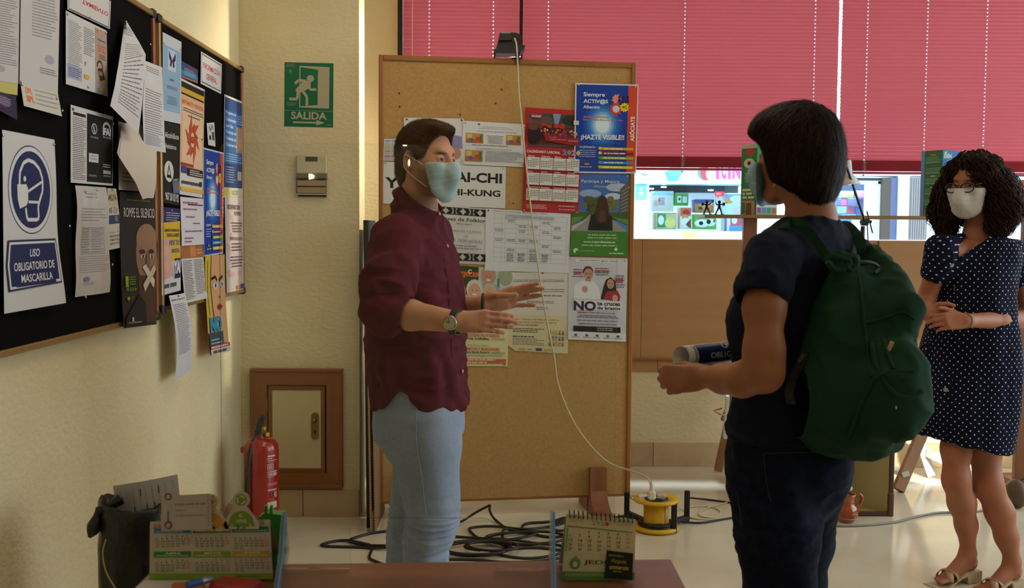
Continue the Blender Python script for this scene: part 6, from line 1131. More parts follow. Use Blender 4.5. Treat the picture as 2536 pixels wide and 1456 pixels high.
def d1(S): S.rect(.3, .3, .6, .7, '#c8b8cc'); S.ell(.2, .6, .12, .15, '#e8c0c0'); S.ell(.35, .45, .06, .08, '#d87a8c'); S.poly([(0, .15), (.2, 0), (.75, 0), (1, .15), (1, .2), (0, .2)], '#a8d4e8')
toy('toy_house', 'white toy house box in the shop window, upper left', 1624, 470, 1680, 523, .35, '#e6eaee', d1)
def d2(S): S.rect(.1, .05, .5, .9, '#4a9a5c'); S.ell(.28, .45, .14, .3, '#eef0f0'); S.ell(.7, .62, .24, .34, '#f2e490'); S.ell(.7, .4, .12, .14, '#f0dc7c'); S.rect(.02, .02, .98, .06, '#c8a86a'); S.rect(0, 0, .05, 1, '#c8a86a')
toy('wooden_crate', 'wooden crate with a goose and a yellow chick picture in the shop window', 1625, 526, 1680, 568, .1, '#d8c498', d2, cat='crate')
def d3(S): S.rect(.1, .25, .45, .8, '#dfe8e0'); S.rect(.55, .3, .9, .8, '#dfe8e0'); S.rect(.2, .4, .38, .6, '#4a5a5c'); S.rect(0, 0, 1, .15, '#8aa88c')
toy('toy_box', 'green toy box with two white panels in the shop window', 1684, 474, 1716, 508, .3, '#4aa850', d3)
def d4(S): S.rect(0, 0, 1, .4, '#d87a4c'); S.ell(.55, .22, .35, .14, '#c8302c'); S.ell(.45, .45, .3, .14, '#e0945c'); S.ell(.5, .7, .4, .22, '#f0f0ee'); S.poly([(.5, .8), (1, .5), (1, 1), (.7, .9)], '#8a4a30')
toy('toy_box', 'tall toy box with a fox in a red cap in the shop window', 1688, 513, 1716, 567, .1, '#e8e0da', d4)
def d5(S): S.rect(0, .3, 1, 1, '#c88a4c'); S.ell(.5, .5, .3, .2, '#e0a868'); S.rect(.2, .55, .4, .8, '#4a4044'); S.ell(.85, .3, .12, .12, '#e8d0a0')
toy('toy_box', 'dark blue and orange toy box behind the tiny fencers', 1728, 492, 1777, 526, .2, '#4a5a98', d5)
def d6(S): S.rect(0, 0, 1, .3, '#6ab04a'); S.ell(.35, .6, .35, .28, '#f0f0f0'); S.ell(.75, .55, .22, .26, '#f0f0f0'); S.ell(.3, .6, .1, .14, '#1c1c20'); S.ell(.65, .5, .1, .16, '#1c1c20'); S.ell(.9, .45, .04, .08, '#1c1c20')
toy('toy_box', 'puzzle box with black and white cows below the shelf end', 1724, 530, 1779, 568, .1, '#7ab858', d6)
def d7(S):
    S.rect(0, 0, 1, .12, '#7ab8e0'); S.ell(.2, .15, .2, .08, '#e8a860'); S.ell(.6, .1, .35, .08, '#f0f4f8'); S.ell(.3, .35, .4, .14, '#d8ecf4'); S.ell(.7, .38, .3, .1, '#f4d8e4'); S.rect(.3, .55, 1, .72, '#d85a78'); S.ell(.5, .6, .14, .08, '#f8f4f8'); S.rect(.25, .72, 1, .86, '#5aa8e0'); S.rect(0, .55, .12, 1, '#a86ab8')
    for k in range(3): S.rect(.35+.22*k, .84, .38+.22*k, .95, '#3a4a6a')
toy('display_panel', 'tall pink and blue display picture beside the green game box', 1796, 480, 1845, 590, .02, '#e8ecf2', d7, cat='display')
S = Sheet('window_sticker', 'red speech-bubble sticker on the shop glass', 'sticker', [at(1770, 474, YF-.01), at(1794, 474, YF-.01), at(1793, 490, YF-.01), at(1771, 490, YF-.01)], (0, -1, 0), '#d8404c', 1, poly=[(0, 0), (1, 0), (1, .75), (.5, .75), (.3, 1), (.25, .75), (0, .75)]); S.words(.15, .2, .85, .6, 2, '#f0d0d0', .4); S.build()
fb('price_card', 1690, 575, 1722, 600, -.08, -.06, mat('yellow_card', '#f0e48a', .6)); 
MB().box(((fx(1606)+fx(1850))/2, YF+.0, (fz(455)+fz(572))/2), (fx(1850)-fx(1606), .008, fz(455)-fz(572))).build('shop_pane', glassmat('shop_glass', '#f2fbff', .6), fac)
# right shop: door, ribbed shutter, columns
f2 = thing('shop_doorway', 'shop doorway and ribbed grey shutter across the street, right of the lamp', 'building', (fx(2200), YF+.2, -.15))
def gb(nm, u0, v0, u1, v1, y0, y1, m): return fb(nm, u0, v0, u1, v1, y0, y1, m, f2)
wa = mat('white_door_frame', '#e8eef0', .5); br2 = mat('brown_metal', '#5a5048', .6); dk = mat('dark_interior', '#5f6c94', .6)
gb('lintel', 2050, 425, 3400, 440, -.05, .3, wl_); gb('door_head', 2062, 447, 2180, 456, .0, .08, wa); gb('door_stile', 2062, 447, 2070, 760, .0, .08, wa); gb('door_stile', 2172, 447, 2180, 760, .0, .08, wa); gb('dark_header', 2070, 440, 2225, 448, .02, .1, mat('shop_dark'))
gb('brown_pier', 2180, 440, 2201, 760, -.055, .2, br2); gb('side_window', 2200, 440, 2219, 760, -.05, .14, dk); gb('white_column', 2218, 430, 2245, 760, -.08, .3, wl_)
gb('shutter', 2245, 440, 2292, 760, -.06, .1, mat('shutter_grey', '#8a8488', .6)); gb('white_wall', 2290, 430, 3400, 760, -.05, .3, wl_); gb('interior_back', 2066, 440, 2222, 760, 1.2, 1.3, dk); gb('step', 2050, 700, 2260, 760, -.3, .0, wl_)
for k in range(7): gb('shutter_rib', 2252+5.5*k, 441, 2254.5+5.5*k, 760, -.072, -.05, mat('shutter_light', '#a8a4a6', .6))
rr2 = random.Random(3); tcol = ['#4a6ab8', '#6a9ad0', '#a86a9c', '#7a8a4c', '#b87a5c', '#5a5a8a', '#8fb8d8', '#c85a78', '#d8d4e0']
for i in range(5):
    for j in range(6):
        u = 2072+20*i+rr2.uniform(0, 3); v = 470+20*j; k9 = rr2.randrange(9); c = tcol[k9]; tag(MB().box(at(u+8, v+8, YF)+Vector((0, .45+.1*rr2.random(), 0)), (rr2.uniform(.085, .11), .05, rr2.uniform(.08, .1)), bev=.003).build('toy_packet', mat('toy_'+c[1:], c, .6)), '%s toy packet behind the shop door glass, %s column, %s row' % (('blue', 'sky blue', 'mauve', 'olive', 'terracotta', 'slate', 'pale blue', 'pink', 'white')[k9], ('first', 'second', 'third', 'fourth', 'last')[i], ('top', 'second', 'third', 'fourth', 'fifth', 'bottom')[j]), 'toy packet', 'toy packets in the shop doorway')
gb('door_glass', 2070, 456, 2172, 760, .03, .036, glassmat('shop_glass', '#f2fbff', .6)); gb('orange_note', 2204, 560, 2214, 577, .06, .08, mat('orange_note', '#e88a4c', .6)); gb('white_poster', 2110, 545, 2150, 570, .0, .02, wa)

# unseen assumed wall lamps, added to make the glints in the acrylic guard
def glint(u, v, r, lab):
    q = at(u, v, 2*ys+2.92); t = thing('assumed_wall_lamp', lab, 'lamp', (q.x, -2.98, q.z)); MB().sphere((q.x, -2.92, q.z), r, 12).build('bulb', mat('assumed_bulb', '#ffffff', .4, emit=('#ffe2b4', 55)), t)
    MB().box((q.x, -2.985, q.z), (.08, .03, .08), bev=.005).build('wall_plate', mat('white_aluminium'), t)
glint(766, 437, (.035, .02, .02), 'assumed small wall lamp on the rear wall, nearest the left wall'); glint(1013, 403, (.007, .007, .024), 'assumed small upright wall lamp on the rear wall, lower of a pair'); glint(1003, 360, (.016, .01, .006), 'assumed small flat wall lamp on the rear wall, upper of a pair')

area('shop_window_fill', (fx(1728), YF+.75, fz(456)), (fx(1728), YF+.5, 0), 3.6/3*1.0, .5, 60, (.9, .96, 1.0))  # unseen area light added to brighten the shop display
area('shop_door_fill', (fx(2120), YF+.4, fz(450)), (fx(2120), YF+.5, 0), .5, .3, 14, (.85, .92, 1.0))  # unseen fill light added to brighten the doorway interior
# ================================================================ IMPLICIT SURFACE MODELLER (bodies, clothes, hair)
f32 = np.float32
def V3(p): return np.array(tuple(p), dtype=np.float64)
def nz(v): v = np.asarray(v, float); return v/np.linalg.norm(v)
def sm_noise(P, scale, n=10, seed=0, stretch=(1, 1, 1)):
    r = np.random.default_rng(seed); out = np.zeros(len(P))
    for _ in range(n):
        d = r.normal(size=3); d = d/np.linalg.norm(d)*np.array(stretch)*2*PI/scale*r.uniform(.6, 1.5); out += np.sin(P @ d+r.uniform(0, 6.28))
    return out/math.sqrt(n)
class F:
    def __init__(s, lo, hi, res):
        s.o = np.array(lo, float); s.r = res; s.n = np.ceil((np.array(hi)-s.o)/res).astype(int)+1; s.d = np.full(s.n, .5, f32)
        s.ax = [(s.o[i]+res*np.arange(s.n[i])).astype(f32) for i in range(3)]
    def reg(s, lo, hi):
        a = np.clip(np.floor((np.array(lo)-s.o)/s.r).astype(int), 0, s.n-1); b = np.clip(np.ceil((np.array(hi)-s.o)/s.r).astype(int)+1, 1, s.n)
        sl = tuple(slice(a[i], max(b[i], a[i]+1)) for i in range(3))
        return sl, s.ax[0][sl[0]][:, None, None], s.ax[1][sl[1]][None, :, None], s.ax[2][sl[2]][None, None, :]
    def op(s, sl, q, k, sub=False):
        d = s.d[sl]
        if sub: q = -q; h = np.maximum(k-np.abs(d-q), 0)/max(k, 1e-6); s.d[sl] = np.maximum(d, q)+h*h*k*.25
        else: h = np.maximum(k-np.abs(d-q), 0)/max(k, 1e-6); s.d[sl] = np.minimum(d, q)-h*h*k*.25
    def cone(s, a, b, ra, rb, k=.02, sq=None, sub=False):
        a, b = V3(a), V3(b); R = max(ra, rb)*(max(1, sq[1]) if sq else 1)+k+2*s.r
        sl, x, y, z = s.reg(np.minimum(a, b)-R, np.maximum(a, b)+R); ba = b-a; L2 = ba@ba+1e-9
        px, py, pz = x-f32(a[0]), y-f32(a[1]), z-f32(a[2]); t = np.clip((px*f32(ba[0])+py*f32(ba[1])+pz*f32(ba[2]))/f32(L2), 0, 1)
        qx, qy, qz = px-t*f32(ba[0]), py-t*f32(ba[1]), pz-t*f32(ba[2]); r = ra+(rb-ra)*t
        if sq:
            n = nz(V3(sq[0])); n = n-ba*(n@ba)/L2; n = nz(n); g = 1/sq[1]-1; qn = (qx*f32(n[0])+qy*f32(n[1])+qz*f32(n[2]))*f32(g)
            qx, qy, qz = qx+qn*f32(n[0]), qy+qn*f32(n[1]), qz+qn*f32(n[2])
        q = (np.sqrt(qx*qx+qy*qy+qz*qz)-r)*(min(1, sq[1]) if sq else 1)
        s.op(sl, q.astype(f32), k, sub); return s
    def chain(s, pts, rs, k=.02, sq=None, sub=False):
        for i in range(len(pts)-1): s.cone(pts[i], pts[i+1], rs[i], rs[i+1], k, sq, sub)
        return s
    def ell(s, c, r, k=.02, R=None, sub=False):
        c = V3(c); m = max(r)+k+2*s.r; sl, x, y, z = s.reg(c-m, c+m); p = [x-f32(c[0]), y-f32(c[1]), z-f32(c[2])]
        if R is not None: R = np.array(R, float); p = [sum(p[j]*f32(R[j][i]) for j in range(3)) for i in range(3)]   # columns of R = local axes
        k0 = np.sqrt(sum((p[i]/f32(r[i]))**2 for i in range(3))); k1 = np.sqrt(sum((p[i]/f32(r[i]**2))**2 for i in range(3)))+1e-6
        s.op(sl, (k0*(k0-1)/k1).astype(f32), k, sub); return s
    def loft(s, secs, fdir, k=.02, e=2.2, sub=False):
        """secs: (cx,cy,z,a side,b front) sorted by z ascending; elliptical sections about vertical axis; fdir = front direction"""
        S_ = np.array(sorted(secs, key=lambda q: q[2]), float); zz = s.ax[2]; zl, zh = S_[0, 2], S_[-1, 2]
        lo = [S_[:, 0].min()-.35, S_[:, 1].min()-.35, zl-.03]; hi = [S_[:, 0].max()+.35, S_[:, 1].max()+.35, zh+.03]
        sl, x, y, z = s.reg(lo, hi); zc = np.clip(z.ravel(), zl, zh)
        def it(j):      # smooth (pchip-like) interpolation
            m = np.gradient(S_[:, j], S_[:, 2]); i = np.clip(np.searchsorted(S_[:, 2], zc)-1, 0, len(S_)-2); h = S_[i+1, 2]-S_[i, 2]; t = (zc-S_[i, 2])/h
            return ((2*t**3-3*t**2+1)*S_[i, j]+(t**3-2*t**2+t)*h*m[i]+(-2*t**3+3*t**2)*S_[i+1, j]+(t**3-t**2)*h*m[i+1]).astype(f32)[None, None, :]
        cx, cy, a, b = it(0), it(1), it(3), it(4); a = np.maximum(a, .004); b = np.maximum(b, .004); fx, fy = nz(fdir[:2]); px, py = x-cx, y-cy; u = px*f32(fx)+py*f32(fy); w_ = px*f32(-fy)+py*f32(fx)
        q = ((np.abs(w_/a)**e+np.abs(u/b)**e)**(1/e)-1)*np.minimum(a, b); q = np.maximum(q, np.maximum(z-f32(zh), f32(zl)-z)); s.op(sl, q.astype(f32), k, sub); return s
    def cut(s, p, n, k=.0):
        """keep the side opposite to n"""
        p, n = V3(p), nz(V3(n)); x, y, z = s.ax[0][:, None, None], s.ax[1][None, :, None], s.ax[2][None, None, :]
        q = ((x-f32(p[0]))*f32(n[0])+(y-f32(p[1]))*f32(n[1])+(z-f32(p[2]))*f32(n[2])).astype(f32); s.d = np.maximum(s.d, q); return s
    def inflate(s, t): s.d -= f32(t); return s
    def sample(s, P):
        i = np.clip(((P-s.o)/s.r), 0, s.n-1.001); a = i.astype(int); f = i-a; out = 0
        for dx in (0, 1):
            for dy in (0, 1):
                for dz in (0, 1):
                    out = out+s.d[a[:, 0]+dx, a[:, 1]+dy, a[:, 2]+dz]*(f[:, 0] if dx else 1-f[:, 0])*(f[:, 1] if dy else 1-f[:, 1])*(f[:, 2] if dz else 1-f[:, 2])
        return out
    def grad(s, P):
        h = s.r*1.2; g = np.stack([s.sample(P+np.eye(3)[i]*h)-s.sample(P-np.eye(3)[i]*h) for i in range(3)], 1); return g/(np.linalg.norm(g, axis=1, keepdims=True)+1e-9)
    def mesh(s):
        d = s.d; ins = d < 0; n = np.array(d.shape)
        c = np.zeros(n-1, np.uint8)
        for dx in (0, 1):
            for dy in (0, 1):
                for dz in (0, 1): c += ins[dx:n[0]-1+dx, dy:n[1]-1+dy, dz:n[2]-1+dz]
        act = np.argwhere((c > 0) & (c < 8)); m = len(act); idx = np.full(n-1, -1, np.int32); idx[act[:, 0], act[:, 1], act[:, 2]] = np.arange(m)
        cv = {}; 
        for dx in (0, 1):
            for dy in (0, 1):
                for dz in (0, 1): cv[(dx, dy, dz)] = d[act[:, 0]+dx, act[:, 1]+dy, act[:, 2]+dz].astype(float)
        acc = np.zeros((m, 3)); cnt = np.zeros(m)
        for A in cv:
            for ax in range(3):
                if A[ax] == 0:
                    B = list(A); B[ax] = 1; B = tuple(B); va, vb = cv[A], cv[B]; cr = (va < 0) != (vb < 0); t = np.where(cr, va/(va-vb+1e-12), 0)
                    p = np.tile(np.array(A, float), (m, 1)); p[:, ax] += t; acc[cr] += p[cr]; cnt[cr] += 1
        Vt = s.o+(act+acc/cnt[:, None])*s.r; Fs = []
        for ax in range(3):
            b1, b2 = (ax+1) % 3, (ax+2) % 3; s0 = [slice(None)]*3; s1 = [slice(None)]*3; s0[ax] = slice(0, -1); s1[ax] = slice(1, None)
            i0 = ins[tuple(s0)]; i1 = ins[tuple(s1)]; e = np.argwhere(i0 != i1); e = e[(e[:, b1] > 0) & (e[:, b2] > 0) & (e[:, b1] < n[b1]-1) & (e[:, b2] < n[b2]-1)]; fl = i0[e[:, 0], e[:, 1], e[:, 2]]
            def g(o1, o2): q = e.copy(); q[:, b1] += o1; q[:, b2] += o2; return idx[q[:, 0], q[:, 1], q[:, 2]]
            Q = np.stack([g(-1, -1), g(0, -1), g(0, 0), g(-1, 0)], 1); Q[~fl] = Q[~fl][:, ::-1]; Fs.append(Q)
        Fs = np.concatenate(Fs); return Vt, Fs
def vnormals(V, Q):
    a, b, c, d = V[Q[:, 0]], V[Q[:, 1]], V[Q[:, 2]], V[Q[:, 3]]; n = np.cross(c-a, d-b); N = np.zeros_like(V)
    for i in range(4): np.add.at(N, Q[:, i], n)
    return N/(np.linalg.norm(N, axis=1, keepdims=True)+1e-12)
def relax(V, Q, it=2, w=.5):
    for _ in range(it):
        S_ = np.zeros_like(V); c = np.zeros(len(V))
        for i in range(4):
            for j in ((i+1) % 4, (i-1) % 4): np.add.at(S_, Q[:, i], V[Q[:, j]]); np.add.at(c, Q[:, i], 1)
        V = V*(1-w)+w*S_/np.maximum(c, 1)[:, None]
    return V
def npmesh(name, V, Q, m, parent=None, col=None, smooth=True, origin=None):
    me = bpy.data.meshes.new(name); k = Q.shape[1]; o0 = np.zeros(3) if origin is None else V3(origin); V = V-o0
    me.vertices.add(len(V)); me.vertices.foreach_set('co', V.astype(f32).ravel()); me.loops.add(Q.size); me.loops.foreach_set('vertex_index', Q.astype(np.int32).ravel())
    me.polygons.add(len(Q)); me.polygons.foreach_set('loop_start', np.arange(0, Q.size, k, dtype=np.int32)); me.polygons.foreach_set('use_smooth', np.full(len(Q), smooth)); me.update(calc_edges=True)
    if col is not None:
        a = me.color_attributes.new('Col', 'FLOAT_COLOR', 'POINT'); a.data.foreach_set('color', np.concatenate([col, np.ones((len(col), 1))], 1).astype(f32).ravel())
    for mm in (m if isinstance(m, (list, tuple)) else [m]): me.materials.append(mm)
    return link(name, me, parent, origin)
def surf(name, fld, m, parent=None, disp=None, col=None, it=2):
    V, Q = fld.mesh(); V = relax(V, Q, it, .5)
    if disp is not None: N = vnormals(V, Q); V = V+N*disp(V, N)[:, None]
    c = col(V) if col is not None else None
    return npmesh(name, V, Q, m, parent, c)
def L(c): return np.array(s2l(c))
def mixc(a, b, t): t = np.clip(t, 0, 1)[:, None]; return a*(1-t)+b*t
def sstep(x, a, b): t = np.clip((x-a)/(b-a), 0, 1); return t*t*(3-2*t)
# ---- frames
class Frame:
    def __init__(s, o, f, up=(0, 0, 1), sc=1.0):
        s.o = V3(o); s.f = nz(f); u = np.array(up, float); s.s = nz(np.cross(s.f, u)); s.u = np.cross(s.s, s.f); s.sc = sc     # s = the figure's own right
        s.R = np.stack([s.f, s.s, s.u], 1)
    def __call__(s, F_, S_, U_): return s.o+(s.f*F_+s.s*S_+s.u*U_)*s.sc
    def loc(s, P): q = (P-s.o)/s.sc; return q@s.f, q@s.s, q@s.u
def face_prims(A, H, fem=False, inf=0.0, ears=True):
    c = H.sc; e = lambda p, r, k=.02, sub=False, R=None: A.ell(H(*p), [x*c+inf for x in r], k*c, H.R if R is None else R, sub)
    e((-.012, 0, .030), (.096, .074, .092), .03); e((.020, 0, -.015), (.072, .064, .078), .03); e((.022, 0, -.062), (.060, .052 if fem else .057, .045), .03)
    A.cone(H(.070, -.012, -.102), H(.070, .012, -.102), .016*c+inf, .016*c+inf, .03*c)                     # chin
    for sg in (-1, 1):
        A.cone(H(-.010, sg*.052, -.055), H(.060, sg*.020, -.100), .018*c+inf, .016*c+inf, .03*c)           # jaw line
        e((.056, sg*.040, -.022), (.026, .022, .020), .025)                                              # cheek
    A.cone(H(.080, -.026, .026), H(.080, .026, .026), .012*c+inf, .012*c+inf, .02*c)                       # brow
    if not inf:
        for sg in (-1, 1): e((.093, sg*.032, .002), (.017, .019, .013), .014, True)
        for sg in (-1, 1): e((.079, sg*.031, .001), (.0145, .0165, .0125), .006)                          # lids
    A.cone(H(.090, 0, .012), H(.112, 0, -.026), .008*c+inf, .0105*c+inf, .014*c)                           # nose bridge
    for sg in (-1, 1): A.cone(H(.103, sg*.009, -.033), H(.096, sg*.012, -.034), .007*c+inf, .007*c+inf, .008*c)
    A.cone(H(.091, -.014, -.060), H(.091, .014, -.060), .007*c+inf, .007*c+inf, .010*c); A.cone(H(.090, -.011, -.070), H(.090, .011, -.070), .008*c+inf, .008*c+inf, .010*c)
    if ears:
        for sg in (-1, 1):
            t = .35*sg; R = H.R @ np.array([[math.cos(t), -math.sin(t), 0], [math.sin(t), math.cos(t), 0], [0, 0, 1]])
            A.ell(H(-.014, sg*.081, -.006), (.020*c, .007*c, .034*c), .006*c, R); A.ell(H(-.009, sg*.086, .002), (.010*c, .006*c, .018*c), .003*c, R, True)
            A.cone(H(-.002, sg*.077, -.012), H(-.006, sg*.078, -.030), .006*c, .005*c, .006*c)
def eyes(H, par, iris='#4a3424'):
    c = H.sc
    for sg in (-1, 1):
        p = H(.0775, sg*.031, .001); mb = MB(); r = .0125*c; R = Matrix([[H.R[i][0]*0+(-H.s)[i], H.u[i], H.f[i]] for i in range(3)])
        mb.mtl(0).sphere(p, r, 16)
        for rr, zz, k in ((.0068, .0109, 1), (.0034, .0121, 2)):
            z = math.sqrt(max(r*r-(rr*c)**2, 0)); pts = [Vector(p+H.f*(z+.0003*k)+(H.s*math.cos(a)+H.u*math.sin(a))*rr*c) for a in [i*PI/8 for i in range(16)]]; mb.mtl(k).add(pts+[Vector(p+H.f*(r+.0004*k))], [(i, (i+1) % 16, 16) for i in range(16)], True)
        mb.build('eye', [mat('eye_white', '#b5a89c', .3), mat('iris_'+iris[1:], iris, .5, spec=.15), mat('pupil', '#060505', .3, spec=.2)], par)
def lid_slit(A, H):      # open the eyelids
    c = H.sc
    for sg in (-1, 1): A.ell(H(.0925, sg*.031, -.0005), (.012*c, .0120*c, .0042*c), .003*c, H.R, True)
def hand(A, W, d, n, t, curl=((.15, .15, .1),)*4, spread=(.12, .03, -.05, -.14), sc=1.0, thumb=((.75, .6, -.2), (.95, .3, -.15), (1, .1, -.1)), k=.0045):
    """W wrist, d finger direction, n back-of-hand normal, t thumb side"""
    W, d = V3(W), nz(d); n = nz(V3(n)-d*(V3(n)@d)); t = np.cross(d, n)*(1 if np.cross(d, n)@V3(t) > 0 else -1)
    P = lambda a, b, c: W+(d*a+t*b+n*c)*sc
    offs = (.027, .009, -.009, -.026); Ls = (.086, .090, .085, .076); seg = ((.040, .025, .021), (.044, .028, .022), (.041, .026, .021), (.032, .020, .019)); rad = (.0088, .0090, .0085, .0075)
    A.cone(P(-.01, 0, 0), P(.03, 0, -.002), .024*sc, .026*sc, .012*sc, (n, .72))
    for o, l_, r in zip(offs, Ls, rad): A.cone(P(.012, o*.55, 0), P(l_, o, .0), .0125*sc, (r+.0022)*sc, .012*sc)
    A.cone(P(.02, .018, -.008), P(.055, .012, -.010), .014*sc, .011*sc, .012*sc); A.cone(P(.02, -.020, -.007), P(.06, -.022, -.006), .012*sc, .010*sc, .012*sc)
    tips = []
    for i in range(4):
        cu = curl[i % len(curl)]; p = P(Ls[i], offs[i], 0); a = 0; r = rad[i]*sc
        for j in range(3):
            a += cu[j]; dd = d*math.cos(spread[i])+t*math.sin(spread[i]); dd = dd*math.cos(a)-n*math.sin(a); q = p+dd*seg[i][j]*sc; A.cone(p, q, r*(1.02 if j else 1.05), r*.90, k); p = q; r *= .93
        tips.append((p, dd))
    p = P(.012, .020, -.008); r = .0125*sc
    for j, (l_, v) in enumerate(zip((.042, .033, .026), thumb)): dd = nz(d*v[0]+t*v[1]+n*v[2]); q = p+dd*l_*sc; A.cone(p, q, r, r*.86, .008 if j == 0 else .004); p = q; r *= .86
    return tips
def strands(name, fld, m, par, n, flow, length, seg, width, lift, curl=0, period=.04, mask=None, seed=1, tube=False, jitter=.15, grav=None, colf=None):
    r = np.random.default_rng(seed); V, Q = fld.mesh(); 
    if mask is not None: V = V[mask(V)]
    P = V[r.choice(len(V), n)]; P = P+r.normal(size=P.shape)*.001; st = (length*r.uniform(.6, 1.15, n)/seg)[:, None]; rows = []; rnd = r.normal(size=(n, 3)); ph = r.uniform(0, 6.28, n); N0 = fld.grad(P); rr = r.uniform(.4, 1, n)[:, None]
    D = None
    for i in range(seg+1):
        N = fld.grad(P); d = flow(P)+rnd*jitter; d = d-N*(d*N).sum(1, keepdims=True); d = d/(np.linalg.norm(d, axis=1, keepdims=True)+1e-6)
        if D is not None: d = D*.5+d*.5
        D = d; B = np.cross(d, N); off = np.zeros_like(P)
        if curl: a = ph+2*PI*i*st[:, 0]/period; off = (B*np.cos(a)[:, None]+N*np.sin(a)[:, None])*curl*rr
        rows.append((P+N*(lift*rr*(.3+i/seg))+off, B, N)); P = P+d*st
        s_ = fld.sample(P)[:, None]; P = P-fld.grad(P)*np.where(s_ < .04, s_, 0)
    Vs, Qs = [], []; ws = [width*(1-(i/seg)**2*.8) for i in range(seg+1)]
    if tube:
        for i, (p, B, N) in enumerate(rows):
            for a in (0, 2.09, 4.19): Vs.append(p+(B*math.cos(a)+N*math.sin(a))*ws[i])
        A_ = np.stack(Vs, 1)
        m_ = 3
    else:
        for i, (p, B, N) in enumerate(rows): Vs += [p-B*ws[i], p+B*ws[i]]
        A_ = np.stack(Vs, 1); m_ = 2
    c = A_.shape[1]; base = (np.arange(n)*c)[:, None]
    for i in range(seg):
        for a in range(m_ if tube else 1):
            b = (a+1) % m_; Qs.append(base+np.array([[i*m_+a, i*m_+b, (i+1)*m_+b, (i+1)*m_+a]]))
    VV = A_.reshape(-1, 3); cc = None
    if colf is not None: cc = np.repeat(colf(r, n), c, 0)
    return npmesh(name, VV, np.concatenate(Qs), m, par, cc)
def skinmat(name, rough=.5):
    if name in MATS: return MATS[name]
    m = printmat(name, rough, bump=(300, .04), spec=.3); b = m.node_tree.nodes['Principled BSDF']; b.inputs['Subsurface Weight'].default_value = .12; b.inputs['Subsurface Radius'].default_value = (.012, .004, .002); b.inputs['Subsurface Scale'].default_value = .6; return m
def clothmat(name, col, weave=900, rough=.85, sheen=.25, var=None, b=.2): return mat(name, col, rough, bump=(weave*.3, b*.2), spec=.12, var=var)
hairmat = printmat('hair', .6, spec=.14)
def onpix(A_, u, v, Y0): return onsurf(A_, V3(at(u, v, Y0)), V3(at(u, v, Y0+1))-V3(at(u, v, Y0)))
def onsurf(A_, P0, d):       # walk from outside onto the surface
    P0 = V3(P0); d = nz(d)
    for _ in range(400):
        if A_.sample(P0[None])[0] < .001: break
        P0 = P0+d*.0015
    return P0
# ================================================================ MAN in burgundy shirt
def maskobj(name, H, par, m, res=.0022, prot=.010, top=-.004, back=.040, bot=-.132, pleat=.0016, fem=False):
    c = H.sc; A = F(H.o-.15, H.o+.15, res); face_prims(A, H, fem, inf=.004, ears=False)
    A.cone(H(.104+prot*.3, 0, -.018), H(.106+prot, 0, -.055), .012, .018, .035); A.cone(H(.106+prot, 0, -.055), H(.080, 0, -.112), .020, .022, .03)
    for sg in (-1, 1): A.cone(H(.07, sg*.045, -.03), H(.06, sg*.040, -.095), .022, .022, .04)
    A.cut(H(0, 0, top), H.u-H.f*.12); A.cut(H(0, 0, bot), -H.u-H.f*.25); A.cut(H(back, 0, 0), -H.f-H.u*.22)
    def dp(V, N):
        f_, s_, u = H.loc(V); edge = sstep(u, -.115, -.10)*(1-sstep(u, -.05, -.035)); ph = (u+.115+.25*(.09-f_))/.022; saw = ph-np.floor(ph); return pleat*(saw-.5)*2*edge+.0006*sm_noise(V, .03, 8, 3)
    o = surf(name, A, m, par, dp, it=1); return o, A
SK = L('#c98f72')
manO = Vector((at(1056, 397, 3.25).x, 3.25, at(1052, 397, 3.25).z))
a35 = math.radians(35); HM = Frame(manO, (math.cos(a35), -math.sin(a35), -.02), (0.03, 0, 1), .935)
man = thing('person', 'man in a burgundy shirt, pale blue trousers and surgical mask, gesturing with both hands', 'person', (-.24, 3.28, 0))
sB = V3((-.259, -.966, 0)); fB = V3((.966, -.259, 0))
p = lambda u, v, Y: V3(at(u, v, Y))
A = F((-.52, 2.78, .0), (.20, 3.72, 1.78), .0034)
face_prims(A, HM); lid_slit(A, HM)
nk0 = p(1040, 512, 3.29); A.chain([HM(-.028, 0, -.03), HM(-.028, 0, -.09), nk0, nk0-np.array([0, 0, .06])], [.048, .049, .052, .066], .02)
# torso, hips and legs under the clothes
tc = lambda u, v, Y=3.30: at(u, v, Y)
A.loft([(tc(1035, 1060).x, 3.30, tc(1035, 1060).z, .15, .10), (tc(1032, 950).x, 3.3, tc(1, 950).z, .145, .105), (tc(1030, 850).x, 3.3, tc(1, 850).z, .14, .105), (tc(1025, 720).x, 3.3, tc(1, 720).z, .155, .11), (tc(1022, 620).x, 3.3, tc(1, 620).z, .165, .10), (tc(1022, 560).x, 3.3, tc(1, 560).z, .12, .07)], fB, .03)
sN, eN, wN = p(985, 590, 3.13), p(962, 772, 3.04), p(1122, 796, 2.95); sF = p(1055, 585, 3.48); eF, wF = p(1075, 770, 3.50), p(1198, 752, 3.30)
A.chain([nk0-np.array([0, 0, .07]), sN], [.045, .046], .03); A.chain([nk0-np.array([0, 0, .07]), sF], [.045, .05], .03)
A.chain([sN, eN], [.048, .043], .03); A.chain([sF, eF], [.055, .042], .03)
A.chain([eN, eN*.65+wN*.35, wN], [.040, .0385, .0275], .015, (V3((0, 0, 1)), 1.12)); A.chain([eF, eF*.6+wF*.4, wF], [.042, .036, .026], .02)
hipN, kneeN = p(1042, 1040, 3.22), p(1074, 1290, 3.19); ankN = V3((-.235, 3.20, .09)); hipF, kneeF, ankF = p(1035, 1040, 3.39), p(1026, 1290, 3.41), V3((-.30, 3.43, .09))
A.chain([hipN, kneeN, ankN], [.085, .052, .036], .03); A.chain([hipF, kneeF, ankF], [.085, .052, .036], .03)
for q in (ankN, ankF): A.cone(q, q+fB*.16-np.array([0, 0, .05]), .04, .03, .03)
